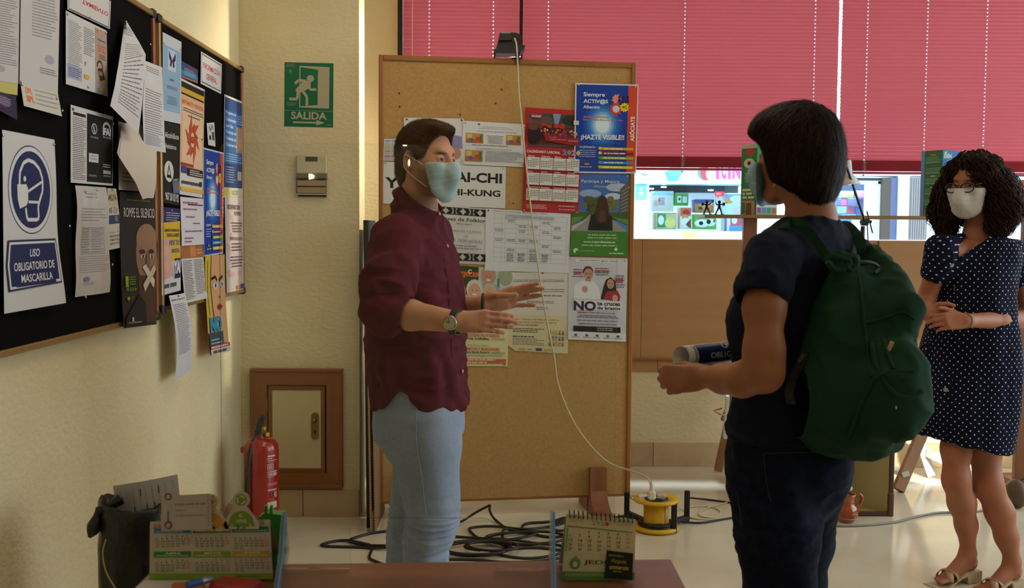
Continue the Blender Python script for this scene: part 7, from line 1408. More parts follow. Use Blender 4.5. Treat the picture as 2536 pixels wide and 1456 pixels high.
hn = nz(V3((.05, -1, .28))); hd = nz(V3((1.0, -.10, .02))); wrN = wN
tn = hand(A, wrN+hd*.01, hd, hn, (0, 0, 1), ((.16, .16, .12), (.14, .16, .12), (.18, .18, .12), (.26, .22, .14)), (-.08, -.075, -.065, -.07), .93, ((.8, .25, -.7), (.95, .05, -.35), (1, 0, -.2)))
hd2 = nz(V3((.95, -.05, .22))); hn2 = nz(V3((.0, 1.0, .25)))
tf = hand(A, wF+hd2*.01, hd2, hn2, (-.1, -.3, 1), ((.04, .10, .06), (.02, .12, .06), (.02, .12, .08), (.0, .12, .1)), (.02, .01, -.02, -.20), 1.0, ((.75, .15, -.75), (.95, -.05, -.35), (1, -.1, -.1)))
def mancol(V):
    f_, s_, u = HM.loc(V); r = np.linalg.norm(V-HM.o, axis=1); c = np.tile(SK, (len(V), 1)); hd_ = r < .16
    brd = sstep(f_, -.01, .03)*(1-sstep(u, -.045, -.015))*(u > -.16)*hd_; c = mixc(c, L('#6a4636'), brd*.75)
    cheek = np.exp(-(((np.abs(s_)-.045)/.02)**2+((u+.02)/.02)**2))*(f_ > .03)*hd_; c = mixc(c, L('#b5664e'), cheek*.35)
    brow = np.exp(-(((np.abs(s_)-.031)/.017)**4+((u-.019-.10*(.031-np.abs(s_))*0)/.0048)**2))*(f_ > .05)*hd_; c = mixc(c, L('#3a241a'), brow*.9)
    ear = (np.abs(s_) > .07)*hd_*(f_ < .02); c = mixc(c, L('#b5664e'), ear*.5)
    hand_ = (V[:, 0] > wN[0]+.07); c = mixc(c, L('#b8775e'), hand_*.5); c *= (1+.05*sm_noise(V, .05, 6, 4))[:, None]; return c
body = surf('body', A, skinmat('skin'), man, None, mancol, 2); eyes(HM, man, '#2a1c12')
def nail(par, tips, m): 
    for q, dd in tips: pass
# shirt
shm = clothmat('burgundy_cotton', '#5a1428', 1100, .8, .35, var=(5, '#501122', .3, .7), b=.15)
A = F((-.58, 2.85, .78), (.0, 3.75, 1.62), .0045); T = lambda u, v, a, b, Y=3.30: (at(u, v, Y).x, Y, at(u, v, Y).z, a, b)
A.loft([T(1046, 1030, .175, .148), T(1042, 990, .178, .150), T(1036, 930, .176, .150), T(1030, 850, .172, .148), T(1030, 760, .175, .146), T(1028, 680, .182, .138), T(1024, 620, .19, .122), T(1022, 575, .172, .10), T(1026, 545, .115, .082), T(1034, 528, .07, .068)], fB, .02)
A.chain([nk0-np.array([0, 0, .055]), sN+V3((-.004, .005, -.012))], [.062, .068], .04); A.chain([nk0-np.array([0, 0, .055]), sF], [.062, .078], .04)
cufN = eN*.66+wN*.34; A.chain([sN+V3((0, .005, -.012)), p(960, 690, 3.07), eN+V3((-.010, 0, .0))], [.072, .073, .065], .03); A.chain([eN+V3((-.008, 0, 0)), eN*.80+wN*.20+V3((0, 0, .004)), cufN], [.064, .052, .0475], .02); A.cone(cufN-nz(wN-eN)*.026, cufN, .0505, .0500, .004)
cufF = eF*.62+wF*.38; A.chain([sF, eF], [.074, .062], .03); A.chain([eF, cufF], [.06, .046], .02)
dN = nz(wN-eN); 
# clean cuff ends: cut beyond the cuff
sl, x, y, z = A.reg(cufN-.09, cufN+.12); q = ((x-f32(cufN[0]+.004))*f32(dN[0])+(y-f32(cufN[1]))*f32(dN[1])+(z-f32(cufN[2]))*f32(dN[2])-.006).astype(f32); near = (y < 3.09); A.d[sl] = np.where(near & (x < 5) & (y < f32(cufN[1]+.07)), np.maximum(A.d[sl], q), A.d[sl]) if False else A.d[sl]
A.cone(cufN+dN*.030, cufN+dN*.12, .060, .060, .002, sub=True); A.cone(cufN-dN*.02, cufN+dN*.06, .0425, .0425, .002, sub=True)
RDG = (((900, 672), (985, 632), .012), ((900, 718), (1000, 692), .011), ((902, 765), (1005, 745), .012), ((925, 800), (998, 766), .010), ((1012, 738), (985, 700), .010), ((1040, 745), (1085, 742), .010), ((1062, 880), (1085, 995), .010), ((945, 880), (968, 985), .010), ((1105, 880), (1130, 985), .010), ((1020, 850), (1110, 830), .008))
rq = [[onpix(A, u_*(1-t_)+u2_*t_, v_*(1-t_)+v2_*t_, 2.8) for t_ in (0, .33, .67, 1)] for (u_, v_), (u2_, v2_), _ in RDG]
for q_, rd in zip(rq, RDG): A.chain([c_-A.grad(c_[None])[0]*rd[2]*.85 for c_ in q_], [rd[2]*.4, rd[2], rd[2], rd[2]*.4], .03)
cufF = eF*.62+wF*.38; A.chain([sF, eF], [.074, .062], .03); A.chain([eF, cufF], [.06, .046], .02)
dN = nz(wN-eN); 
# clean cuff ends: cut beyond the cuff
sl, x, y, z = A.reg(cufN-.09, cufN+.12); q = ((x-f32(cufN[0]+.004))*f32(dN[0])+(y-f32(cufN[1]))*f32(dN[1])+(z-f32(cufN[2]))*f32(dN[2])-.006).astype(f32); near = (y < 3.09); A.d[sl] = np.where(near & (x < 5) & (y < f32(cufN[1]+.07)), np.maximum(A.d[sl], q), A.d[sl]) if False else A.d[sl]
A.cone(cufN+dN*.030, cufN+dN*.12, .060, .060, .002, sub=True); A.cone(cufN-dN*.02, cufN+dN*.06, .0425, .0425, .002, sub=True)
# collar stand + leaves
ax = nz(V3((0, 0, 1))*.80+nz(fB+HM.f)*.60); cq0 = p(1036, 505, 3.28)
A.cone(cq0-ax*.03, cq0+ax*.0, .071, .067, .006); A.cone(cq0-ax*.03, cq0+ax*.12, .0590, .0630, .002, sub=True); A.cone(cq0+ax*.074, cq0+ax*.15, .088, .088, .002, sub=True)
cp0 = nk0+ax*.028
# hem outline
us = [880, 935, 962, 985, 1000, 1022, 1050, 1080, 1165, 1200]; vs_ = [1012, 1012, 1000, 968, 956, 965, 1000, 1012, 1006, 1006]
xs = np.array([at(u, 1000, 3.30).x for u in us]); zs_ = np.array([at(1040, v, 3.25).z for v in vs_])
zh = np.interp(A.ax[0], xs, zs_).astype(f32)[:, None, None]; A.d = np.maximum(A.d, zh-A.ax[2][None, None, :])
def shirt_disp(V, N):
    u = (V-sN)@nz(eN-sN); Lr = np.linalg.norm(eN-sN); near = np.exp(-((np.linalg.norm(V-eN, axis=1)/.12)**2)); n1 = sm_noise(V, .16, 10, 11, (1, 1, .45)); n2 = sm_noise(V, .07, 12, 5, (.5, 1, 1.2)); n3 = 1-np.abs(sm_noise(V, .09, 8, 8, (.6, .6, 1.6)))
    hem = sstep(V[:, 2], 1.02, .85); drop = sm_noise(V, .12, 8, 21, (1.5, 1.5, .15))
    cu = sstep(np.linalg.norm(V-cufN, axis=1), .05, .09); return cu*(.0042*n1+.0022*n2*(1-near)+near*(.0060*np.clip(n3, -1, 1)*.8)+.0050*drop*hem+.0036*np.clip(n3, -1, 1))
shirt = surf('shirt', A, shm, man, shirt_disp, it=2)
# placket, collar leaves, buttons
plk = []
for u, v in ((1086, 530), (1094, 560), (1106, 610), (1118, 660), (1127, 720), (1132, 780), (1137, 850), (1143, 920), (1150, 975)):
    c_ = T(u, v, 0, 0); q = onpix(A, u, v, 2.8); plk.append(q)
btn = mat('shirt_button', '#c9b9a4', .3)
for q in (plk[0], plk[2], plk[5], plk[7]):
    g = A.grad(q[None])[0]; MB().lathe([(0, 0), (.0055, 0), (.0055, .002), (0, .0028)], Vector(q+g*.003), 12, Vector(g).to_track_quat('Z', 'Y').to_matrix()).build('button', btn, man)
MB().tube(curve_pts([Vector(onpix(A, u_-16, v_, 2.8)) for u_, v_ in ((1086, 532), (1094, 560), (1106, 610), (1118, 660), (1127, 720), (1134, 860), (1141, 930), (1148, 990))], 4), .0016, 6).build('placket_seam', shm, man)
def leaf(sg):
    mb = MB(); pts = []; n = 8; f2_ = nz(V3((HM.f[0], HM.f[1], 0))*.5+fB*.5); s2_ = nz(np.cross(f2_, (0, 0, 1)))
    for j in range(4):
        for i in range(n+1):
            a = (2.75-2.65*i/n)*sg; w_ = j/3; ff_ = np.cross(s2_, ax)*-1; ff_ = ff_ if ff_@f2_ > 0 else -ff_; dr = ff_*math.cos(a)+s2_*math.sin(a); r = .0725+.016*w_; front = max(0, 1-i/n*1.0) if False else (i/n)**2
            pts.append(Vector(cq0+ax*(.024-.034*w_-.045*w_*front)+dr*(r+.008*w_*front)))
    mb.add(pts, [(j*(n+1)+i, j*(n+1)+i+1, (j+1)*(n+1)+i+1, (j+1)*(n+1)+i) for j in range(3) for i in range(n)], True); o = mb.build('collar', shm, man); so_ = o.modifiers.new('t', 'SOLIDIFY'); so_.thickness = .003; so_.offset = 0; return o
leaf(1); leaf(-1)
# trousers
trm = clothmat('pale_blue_twill', '#95a1b8', 1500, .85, .2, var=(90, '#8d99ae', .3, .7), b=.2)
A = F((-.55, 2.95, .02), (.02, 3.68, 1.10), .0045)
A.loft([T(1046, 1075, .165, .128), T(1044, 1020, .168, .126), T(1040, 960, .162, .122), T(1040, 900, .155, .12)], fB, .03)
def legp(c): return [V3(at(u, v, Y)) for u, v, Y in c]
LN = legp([(1046, 1045, 3.23), (1056, 1110, 3.215), (1063, 1190, 3.20), (1071, 1250, 3.19), (1073, 1295, 3.18), (1060, 1335, 3.185), (1056, 1400, 3.19)])+[V3((-.225, 3.2, .10))]
A.chain(LN, [.118, .103, .085, .079, .073, .066, .064, .062], .03)
LF = legp([(1055, 1045, 3.38), (1055, 1110, 3.39), (1042, 1190, 3.40), (1030, 1250, 3.41), (1022, 1300, 3.42), (1014, 1340, 3.42), (1010, 1400, 3.43)])+[V3((-.295, 3.43, .10))]
A.chain(LF, [.118, .104, .086, .077, .072, .068, .065, .062], .03)
A.ell(V3(at(985, 1060, 3.25)), (.07, .09, .09), .05)
def tr_disp(V, N):
    kn = np.exp(-(((V[:, 2]-LN[5][2])/.10)**2)); n1 = sm_noise(V, .13, 10, 31, (.8, .8, .6)); st = 1-np.abs(sm_noise(V, .075, 7, 9, (.35, .35, 1.7))); thigh = sm_noise(V, .10, 8, 12, (1.2, 1.2, .35))
    return .0028*n1+.008*np.clip(st, -.6, 1)*kn+.0025*thigh
trs = surf('trousers', A, trm, man, tr_disp, it=2)
pk = [onpix(A, u, v, 2.98) for u, v in ((1010, 985), (1018, 1000), (1024, 1014), (1030, 1008), (1040, 998))]
MB().tube(curve_pts([Vector(q)-Vector((0, .0005, 0)) for q in pk], 4), .0022, 6).build('pocket_welt', trm, man)
seam = [onpix(A, u, v, 2.98) for u, v in ((1030, 1020), (1032, 1100), (1044, 1180), (1052, 1250), (1054, 1290))]
MB().tube(curve_pts([Vector(q) for q in seam], 5), .0014, 5).build('side_seam', trm, man)
shoem = mat('brown_shoe', '#3a2418', .4)
for q in (LN[-1], LF[-1]):
    B = F(q-np.array([.12, .16, .12]), q+np.array([.26, .12, .10]), .006); B.cone(q-fB*.03+V3((0, 0, -.05)), q+fB*.15+V3((0, 0, -.062)), .042, .034, .02, (V3((0, 0, 1)), .8)); B.cone(q, q-V3((0, 0, .05)), .045, .045, .03); B.cut((0, 0, .012), (0, 0, -1)); surf('shoe', B, shoem, man)
    MB().beam(Vector((*(q-fB*.06)[:2], .008)), Vector((*(q+fB*.185)[:2], .008)), .016, .075, (0, 0, 1), bev=.005).build('sole', mat('shoe_sole', '#1a1512', .6), man)
# mask, straps, watch, band
mkm = clothmat('surgical_mask_blue', '#a6babd', 1500, .75, .2, b=.15); mkw = mat('white_elastic', '#c9c9c6', .6)
mo, MA = maskobj('face_mask', HM, man, mkm, top=-.022, back=.052, prot=.001, pleat=.0009)
MB().tube(curve_pts([Vector(HM(x, .01+y, u)) for x, y, u in ((.052, .052, -.028), (.025, .068, -.008), (.003, .078, .004), (-.012, .082, .012), (-.024, .076, .004), (-.026, .074, -.018), (-.014, .079, -.034), (.012, .070, -.058), (.048, .044, -.090))], 5), .0014, 6).build('ear_loop', mkw, man)
MB().tube(curve_pts([Vector(HM(x, -.01-y, u)) for x, y, u in ((.052, .052, -.028), (.025, .068, -.008), (.003, .078, .004), (-.012, .082, .012), (-.024, .076, .004), (-.026, .074, -.018), (-.014, .079, -.034), (.012, .070, -.058), (.048, .044, -.090))], 5), .0014, 6).build('ear_loop', mkw, man)
rim = [Vector(HM(.112, 0, -.004))]; 
wa_ = wN+dN*.010; wx = nz(np.cross(dN, V3((0, 0, 1)))); wx = wx if wx[1] < 0 else -wx; wu = nz(np.cross(wx, dN)); wu = wu if wu[2] > 0 else -wu
band = [Vector(wa_+wx*(.0335*math.cos(a))+wu*(.0355*math.sin(a))) for a in [i*2*PI/28 for i in range(29)]]
mb = MB(); 
for i in range(28): mb.beam(band[i], band[i+1], .004, .020, tuple(dN), bev=.0)
wt = mb.build('wristwatch', mat('black_leather', '#15120f', .5), man)
Rw = Matrix((Vector(nz(dN)), Vector(wu), Vector(wx))).transposed(); wc_ = Vector(wa_+wx*.036)
MB().lathe([(0, -.002), (.0205, -.002), (.0215, .001), (.0205, .004), (.018, .0045)], wc_, 28, Rw).build('watch_case', mat('steel', '#b9b6b0', .2, metal=1), wt)
MB().lathe([(0, .0042), (.0185, .0042)], wc_, 28, Rw).build('watch_dial', mat('cream_dial', '#c9bd9c', .25), wt)
for a, l_ in ((2.9, .010), (1.9, .013)): MB().beam(wc_+Rw@Vector((0, 0, .005)), wc_+Rw@Vector((math.cos(a)*l_, math.sin(a)*l_, .005)), .0008, .0012).build('watch_hand', mat('pupil', '#060505', .1), wt)
for i in range(12): a = i*PI/6; MB().beam(wc_+Rw@Vector((math.cos(a)*.0145, math.sin(a)*.0145, .0046)), wc_+Rw@Vector((math.cos(a)*.017, math.sin(a)*.017, .0046)), .0006, .0008).build('hour_mark', mat('pupil'), wt)
dF = nz(wF-eF); MB().tube([Vector(wF-dF*.004+(V3((0, -1, 0))*math.cos(a)+V3((0, 0, 1))*math.sin(a))*.0295) for a in [i*PI/10 for i in range(21)]], .0055, 8, cap=False).build('bracelet', mat('navy_band', '#1c2230', .5), man)
# hair
A = F(HM.o-.17, HM.o+.17, .0028); c = HM.sc
A.ell(HM(-.013, 0, .032), (.101*c, .0785*c, .0985*c), .02, HM.R); A.ell(HM(-.055, 0, -.03), (.050*c, .064*c, .075*c), .02, HM.R); A.ell(HM(.048, 0, .098), (.045*c, .050*c, .018*c), .03, HM.R); A.cone(HM(.014, -.0715, .02), HM(.014, .0715, .02), .016, .016, .01)
A.ell(HM(.112, 0, -.018), (.088*c, .115*c, .116*c), .006, HM.R, True); A.ell(HM(.05, .10, -.06), (.048*c, .06*c, .065*c), .008, HM.R, True); A.ell(HM(.05, -.10, -.06), (.048*c, .06*c, .065*c), .008, HM.R, True); A.cut(HM(-.05, 0, -.095), -HM.u+HM.f*.2)
for sg in (-1, 1): A.ell(HM(-.010, sg*.086, -.012), (.028, .032, .044), .004, HM.R, True)
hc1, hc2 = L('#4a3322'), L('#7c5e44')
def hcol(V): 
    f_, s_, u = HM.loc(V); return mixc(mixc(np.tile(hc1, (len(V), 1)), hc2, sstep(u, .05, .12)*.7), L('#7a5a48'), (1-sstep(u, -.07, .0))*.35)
surf('hair', A, hairmat, man, lambda V, N: .0025*sm_noise(V, .018, 14, 3, (.4, 1, 1))+.0012*sm_noise(V, .007, 12, 6), hcol, 1)
strands('hair_strands', A, hairmat, man, 12000, lambda P: np.tile(HM.f*.8-HM.u*.25, (len(P), 1))+(P-HM.o)*4, .028, 3, .0007, .007, jitter=.35, mask=lambda V: HM.loc(V)[2] > -.06, colf=lambda r, n: hc1[None]*r.uniform(.7, 2.0, n)[:, None])
# ================================================================ WOMAN from behind, with backpack
YW2 = 2.33; fW = nz(V3((-.8, .6, 0))); sW = nz(V3((.6, .8, 0)))      # her right is away from us
hO = at(1976, 385, 2.36); HW_ = Frame(hO, (-.77, .64, -.04), (0, 0, 1), .86)
wom = thing('person', 'woman with short dark hair seen from behind in navy T-shirt and dark jeans', 'person', (.62, 2.33, 0))
A = F((.29, 1.98, .0), (1.0, 2.75, 1.66), .0034)
face_prims(A, HW_, True)
nk = p(2008, 555, 2.34); A.chain([HW_(-.03, 0, -.03), HW_(-.035, 0, -.08), nk, nk-V3((0, 0, .05))], [.046, .047, .052, .075], .03)
tw = lambda u, v, a, b, Y=2.34: (at(u, v, Y).x, Y, at(u, v, Y).z, a, b)
A.loft([tw(1958, 1150, .15, .11), tw(1955, 1040, .13, .10), tw(1955, 940, .12, .095), tw(1965, 800, .14, .10), tw(1985, 680, .15, .09), tw(2000, 600, .12, .06)], fW, .03)
sL, eL, wL = p(1912, 642, 2.19), p(1893, 925, 2.10), p(1742, 932, 2.26); sR, eR, wR = p(2100, 640, 2.48), p(2080, 900, 2.66), p(1900, 880, 2.62)
A.chain([nk-V3((0, 0, .05)), sL], [.05, .045], .03); A.chain([nk-V3((0, 0, .05)), sR], [.05, .045], .03)
A.chain([sL, p(1893, 760, 2.13), p(1892, 870, 2.105), eL], [.042, .0385, .0365, .035], .03); A.chain([eL, p(1838, 940, 2.15), p(1790, 938, 2.21), wL], [.035, .033, .028, .0225], .025); A.chain([sR, eR, wR], [.042, .036, .024], .03)
hL = p(1955, 1180, 2.30); A.chain([p(1925, 1200, 2.28), p(1928, 1617, 2.22), V3((.60, 2.22, .08))], [.07, .055, .036], .03); A.chain([p(1968, 1200, 2.43), p(1972, 1617, 2.45), V3((.66, 2.46, .08))], [.085, .055, .036], .03)
for q in (V3((.60, 2.22, .07)), V3((.66, 2.46, .07))): A.cone(q, q+fW*.15-V3((0, 0, .035)), .036, .026, .03)
tubeD = nz(p(1860, 866, 2.50)-p(1683, 888, 2.33)); hd = nz(V3((-.93, .25, -.12))); hn = nz(V3((-.15, -.85, .25)))
hand(A, wL, hd, hn, (0, -.1, 1), ((1.15, 1.35, .9), (1.2, 1.35, .9), (1.2, 1.35, .9), (1.25, 1.3, .8)), (.05, .0, -.03, -.07), .92, ((.75, .35, -.55), (.9, .1, -.6), (.7, -.3, -.7)))
hand(A, wR, nz(V3((-.95, -.2, 0))), nz(V3((0, .6, -.8))), (-.1, -.8, 0), ((.9, 1.0, .7),)*4, sc=.92)
SK2 = L('#9c6446')
wcol = lambda V: np.tile(SK2, (len(V), 1))*(1+.05*sm_noise(V, .06, 6, 9))[:, None]
surf('body', A, skinmat('skin'), wom, None, wcol, 2); eyes(HW_, wom)
tsm = clothmat('navy_jersey', '#171b2c', 900, .9, .3, b=.12)
A = F((.34, 2.0, .88), (1.02, 2.75, 1.56), .0042)
A.loft([tw(1953, 1075, .168, .128), tw(1957, 1010, .155, .122), tw(1958, 940, .142, .112), tw(1955, 860, .148, .118), tw(1957, 780, .16, .130), tw(1968, 700, .162, .112), tw(1985, 640, .165, .092), tw(1998, 590, .135, .075), tw(2006, 562, .10, .066), tw(2010, 548, .072, .06)], fW, .03)
A.chain([nk-V3((0, 0, .04)), sL+V3((0, .01, .0))], [.064, .052], .04); A.chain([nk-V3((0, 0, .04)), sR], [.062, .055], .03)
slv = p(1888, 712, 2.145); A.chain([sL, slv], [.053, .0600], .03); slR = sR*.6+eR*.4; A.chain([sR, slR], [.056, .058], .03); ds = nz(p(1893, 760, 2.13)-sL)
A.cone(slv+ds*.03, slv+ds*.12, .0475, .047, .003, sub=True)
sl, x, y, z = A.reg(slv-np.array([.075, .075, .10]), slv+np.array([.062, .06, .03])); q = ((x-f32(slv[0]))*f32(ds[0]+.25)+(y-f32(slv[1]))*f32(ds[1])+(z-f32(slv[2]))*f32(ds[2])-.022).astype(f32)
A.ell(nk+V3((0, 0, .035)), (.062, .062, .03), .01, None, True)
def ts_disp(V, N): return .0028*sm_noise(V, .10, 10, 2, (1, 1, .5))+.0022*np.clip(1-np.abs(sm_noise(V, .06, 8, 14, (.8, .8, 1.2))), -1, 1)+.006*np.clip(1-np.abs(sm_noise(V, .05, 6, 15, (.3, .3, 1.6))), -.5, 1)*sstep(V[:, 2], 1.03, .97)
surf('tshirt', A, tsm, wom, ts_disp, it=2)
jnm = clothmat('dark_denim', '#0d1220', 1200, .9, .2, var=(60, '#151c30', .4, .65), b=.25)
A = F((.32, 1.95, .05), (1.0, 2.8, 1.12), .005)
A.loft([tw(1940, 1270, .110, .100), tw(1948, 1210, .138, .122), tw(1956, 1140, .164, .134), tw(1955, 1060, .155, .122), tw(1955, 1000, .14, .11)], fW, .03)
A.chain([p(1925, 1210, 2.26), p(1925, 1330, 2.22), p(1930, 1456, 2.21), p(1932, 1600, 2.21), p(1930, 1750, 2.22), V3((.60, 2.22, .11))], [.100, .084, .070, .062, .058, .055], .03)
A.chain([p(1962, 1215, 2.40), p(1962, 1330, 2.43), p(1964, 1456, 2.45), p(1980, 1600, 2.46), V3((.66, 2.46, .11))], [.108, .090, .070, .062, .055], .03)
A.ell(p(2018, 1150, 2.27), (.06, .06, .08), .06)
surf('jeans', A, jnm, wom, lambda V, N: .0025*sm_noise(V, .10, 10, 42)+.004*np.clip(1-np.abs(sm_noise(V, .06, 8, 43, (.5, .5, 1.3))), -.6, 1)*np.exp(-((V[:, 2]-.80)/.12)**2), it=2)
stm = mat('denim_stitch', '#2c3246', .8)
def stitch(par, fld, pts, Y0, r=.0009, m=stm, nm='stitching', lift=.0012):
    q = [onpix(fld, u, v, Y0) for u, v in pts]; return MB().tube([Vector(a+fld.grad(a[None])[0]*lift) for a in q], r, 5).build(nm, m, par)
for pts in ([(1893+k*8, 1123-k*.2) for k in range(17)], [(1892, 1123), (1894, 1150), (1898, 1190), (1904, 1220), (1910, 1245)], [(1835+k*9, 1060+k*1.5) for k in range(14)], [(1815, 1110), (1820, 1170), (1830, 1240), (1838, 1300)]): stitch(wom, A, pts, 1.95)
MB().box(Vector(onpix(A, 1899, 1058, 1.95)), (.012, .006, .045), bev=.002).build('belt_loop', jnm, wom)
for q in (V3((.60, 2.22, .07)), V3((.66, 2.46, .07))):
    B = F(q-np.array([.24, .12, .1]), q+np.array([.1, .24, .1]), .006); B.cone(q-fW*.02+V3((0, 0, -.03)), q+fW*.15+V3((0, 0, -.04)), .038, .032, .02); B.cut((0, 0, .004), (0, 0, -1)); surf('shoe', B, mat('white_shoe', '#b9b4ac', .5), wom)
mo, MA2 = maskobj('face_mask', HW_, wom, clothmat('surgical_mask_pale', '#8fb0c4', 1500, .75, .2, b=.15), fem=True, prot=.004, top=-.026, back=.074, pleat=.0009)
for sg in (-1, 1): 
    MB().tube(curve_pts([Vector(HW_(.044, sg*.062, -.008)), Vector(HW_(.01, sg*.078, .012)), Vector(HW_(-.02, sg*.086, .02))], 5), .0013, 6).build('ear_loop', mkw, wom)
    MB().tube(curve_pts([Vector(HW_(.044, sg*.056, -.080)), Vector(HW_(.015, sg*.074, -.058)), Vector(HW_(-.012, sg*.084, -.030))], 5), .0013, 6).build('ear_loop', mkw, wom)
A = F(HW_.o-.2, HW_.o+.2, .003); H = HW_
A.ell(H(-.004, 0, .030), (.094, .081, .093), .03, H.R); A.ell(H(-.040, 0, -.030), (.060, .073, .066), .03, H.R); A.ell(H(-.048, 0, -.080), (.036, .054, .046), .03, H.R); A.ell(H(-.060, -.015, -.112), (.016, .022, .026), .02, H.R)
A.ell(H(.055, 0, .070), (.052, .072, .040), .03, H.R); 
for sg in (-1, 1): A.ell(H(-.004, sg*.072, -.012), (.043, .020, .066), .02, H.R); A.cone(H(.080, sg*.056, .065), H(.082, sg*.058, .022), .012, .004, .015)
A.ell(H(.125, 0, -.045), (.085, .13, .105), .01, H.R, True); A.cut(H(-.05, 0, -.130), -H.u-H.f*.25)
A.ell(H(.05, 0, -.14), (.085, .12, .085), .01, H.R, True)
wh1 = L('#170e09')
flowW = lambda P: (np.stack([P[:, 0]-H(-.06, 0, .14)[0], P[:, 1]-H(-.06, 0, .14)[1], (P[:, 2]-H(-.06, 0, .14)[2])], 1)*6-H.u*.6+H.f*.25)
surf('hair', A, hairmat, wom, lambda V, N: .0030*sm_noise(V, .022, 14, 3, (1, 1, .15))+.0016*sm_noise(V, .008, 12, 6, (1, 1, .15)), lambda V: mixc(np.tile(wh1, (len(V), 1)), L('#5c402c'), sstep(H.loc(V)[2]+H.loc(V)[0]*.5, .06, .15)*.8), 1)
strands('hair_strands', A, hairmat, wom, 12000, flowW, .085, 7, .0010, .009, jitter=.3, seed=5, colf=lambda r, n: wh1[None]*(r.uniform(.6, 2.0, n)+(r.random(n) < .25)*3.5)[:, None], mask=lambda V: HW_.loc(V)[2] > -.10)
strands('hair_ends', A, hairmat, wom, 2600, flowW, .05, 5, .0012, .012, jitter=.3, seed=6, colf=lambda r, n: wh1[None]*r.uniform(.6, 2.0, n)[:, None], mask=lambda V: HW_.loc(V)[2] < -.06)
# rolled posters in her hand
t = thing('rolled_poster', 'rolled blue mask poster reading USO OBLIGATORIO held in the woman\'s fist', 'poster', at(1683, 888, 2.33))
a_, b_ = at(1687, 884, 2.33), at(1905, 860, 2.56); ax_ = (b_-a_).normalized(); up_ = Vector((0, 0, 1)); x_ = ax_.cross(up_).normalized(); up_ = x_.cross(ax_); x_ = -x_ if x_.y > 0 else x_
Lr = (b_-a_).length; R0 = .0255
def tubepatch(a0, a1, t0, t1, r, n=14, m=1, spiral=0):
    vs = []
    for j in range(m+1):
        for i in range(n+1):
            a = a0+(a1-a0)*i/n; rr = r+spiral*(i/n); vs.append(a_+ax_*(t0+(t1-t0)*j/m)+(x_*math.cos(a)+up_*math.sin(a))*rr)
    return vs, [(j*(n+1)+i, j*(n+1)+i+1, (j+1)*(n+1)+i+1, (j+1)*(n+1)+i) for j in range(m) for i in range(n)]
wpm = mat('poster_white', '#d8d6da', .35, coat=.3); bpm = mat('poster_blue', '#1f2f66', .25, coat=.4)
MB().add(*tubepatch(-.9, 2*PI*1.35-.9, 0, Lr, .0225, 46, 1, .004), True).build('paper_roll', wpm, t).modifiers.new('s', 'SOLIDIFY').thickness = .0008
for a0, a1, t0, t1, m_, r in ((-.55, 1.15, .028, Lr, bpm, .0286), (-.62, 1.2, .018, .020, bpm, .0286), (-.62, 1.2, .0225, .0235, bpm, .0286)): MB().add(*tubepatch(a0, a1, t0, t1, r), True).build('printed_band', m_, t)
def tubetext(st, t0, t1, a0, a1, nm='lettering'):
    vs, fs = text2d(st, .02); lo, hi = vs.min(0), vs.max(0); out = []
    for x, y in vs: a = a0+(a1-a0)*(y-lo[1])/(hi[1]-lo[1]); out.append(a_+ax_*(t0+(t1-t0)*(x-lo[0])/(hi[0]-lo[0]))+(x_*math.cos(a)+up_*math.sin(a))*.0302)
    MB().add(out, fs).build(nm, wpm, t)
def tcoord(u): return Lr*(u-1686)/(1905-1686)
tubetext('USO', tcoord(1762), tcoord(1800), .50, .92); tubetext('OBLIGATORIO', tcoord(1730), tcoord(1846), -.18, .26)
q = at(1722, 918, 2.31); tag(MB().tube([q, q+Vector(ax_)*.16-Vector((0, 0, .008))], .013, 16, cap=False).build('dark_roll', mat('dark_brown_roll', '#2a1c1c', .4)), 'dark brown roll in the fist below the blue poster', 'roll')
# ---- backpack
bpm2 = clothmat('green_canvas', '#1d3d2c', 700, .85, .3, var=(6, '#183424', .4, .65), b=.25); bp = thing('backpack', 'dark green canvas drawstring backpack worn by the woman seen from behind', 'backpack', at(2110, 1120, 2.2))
A = F((.62, 1.86, .86), (1.12, 2.52, 1.52), .0042)
def bsec(u, v, hp, Y=2.20):
    h = hp*Y/FPX; b = h/math.sqrt((1.38*.6)**2+.8**2); return (at(u, v, Y).x, Y, at(u, v, Y).z, 1.38*b, b)
A.loft([bsec(2112, 1133, 20), bsec(2115, 1118, 85), bsec(2112, 1080, 137), bsec(2112, 1020, 162), bsec(2113, 950, 168), bsec(2124, 880, 152), bsec(2132, 800, 134), bsec(2126, 750, 108), bsec(2105, 690, 62), bsec(2080, 650, 24), bsec(2072, 632, 12)], fW, .02, 2.3)
A.ell(p(2215, 985, 2.03), (.075, .06, .085), .04); A.ell(p(2225, 900, 2.06), (.055, .05, .05), .03); A.cone(p(2160, 640, 2.3), p(2235, 770, 2.12), .03, .045, .05)
A.cone(p(2080, 650, 2.2), p(2110, 645, 2.19), .022, .017, .01)
def bp_disp(V, N):
    top = sstep(V[:, 2], 1.20, 1.36); vert = sm_noise(V, .06, 9, 51, (1.6, 1.6, .12)); n1 = sm_noise(V, .12, 10, 52); cr = np.clip(1-np.abs(sm_noise(V, .10, 7, 53, (.9, .9, .9)))*1.3, -.5, 1); return .0055*vert*sstep(V[:, 2], 1.30, 1.40)+.0025*n1+.0040*cr
surf('bag_body', A, bpm2, bp, bp_disp, it=2)
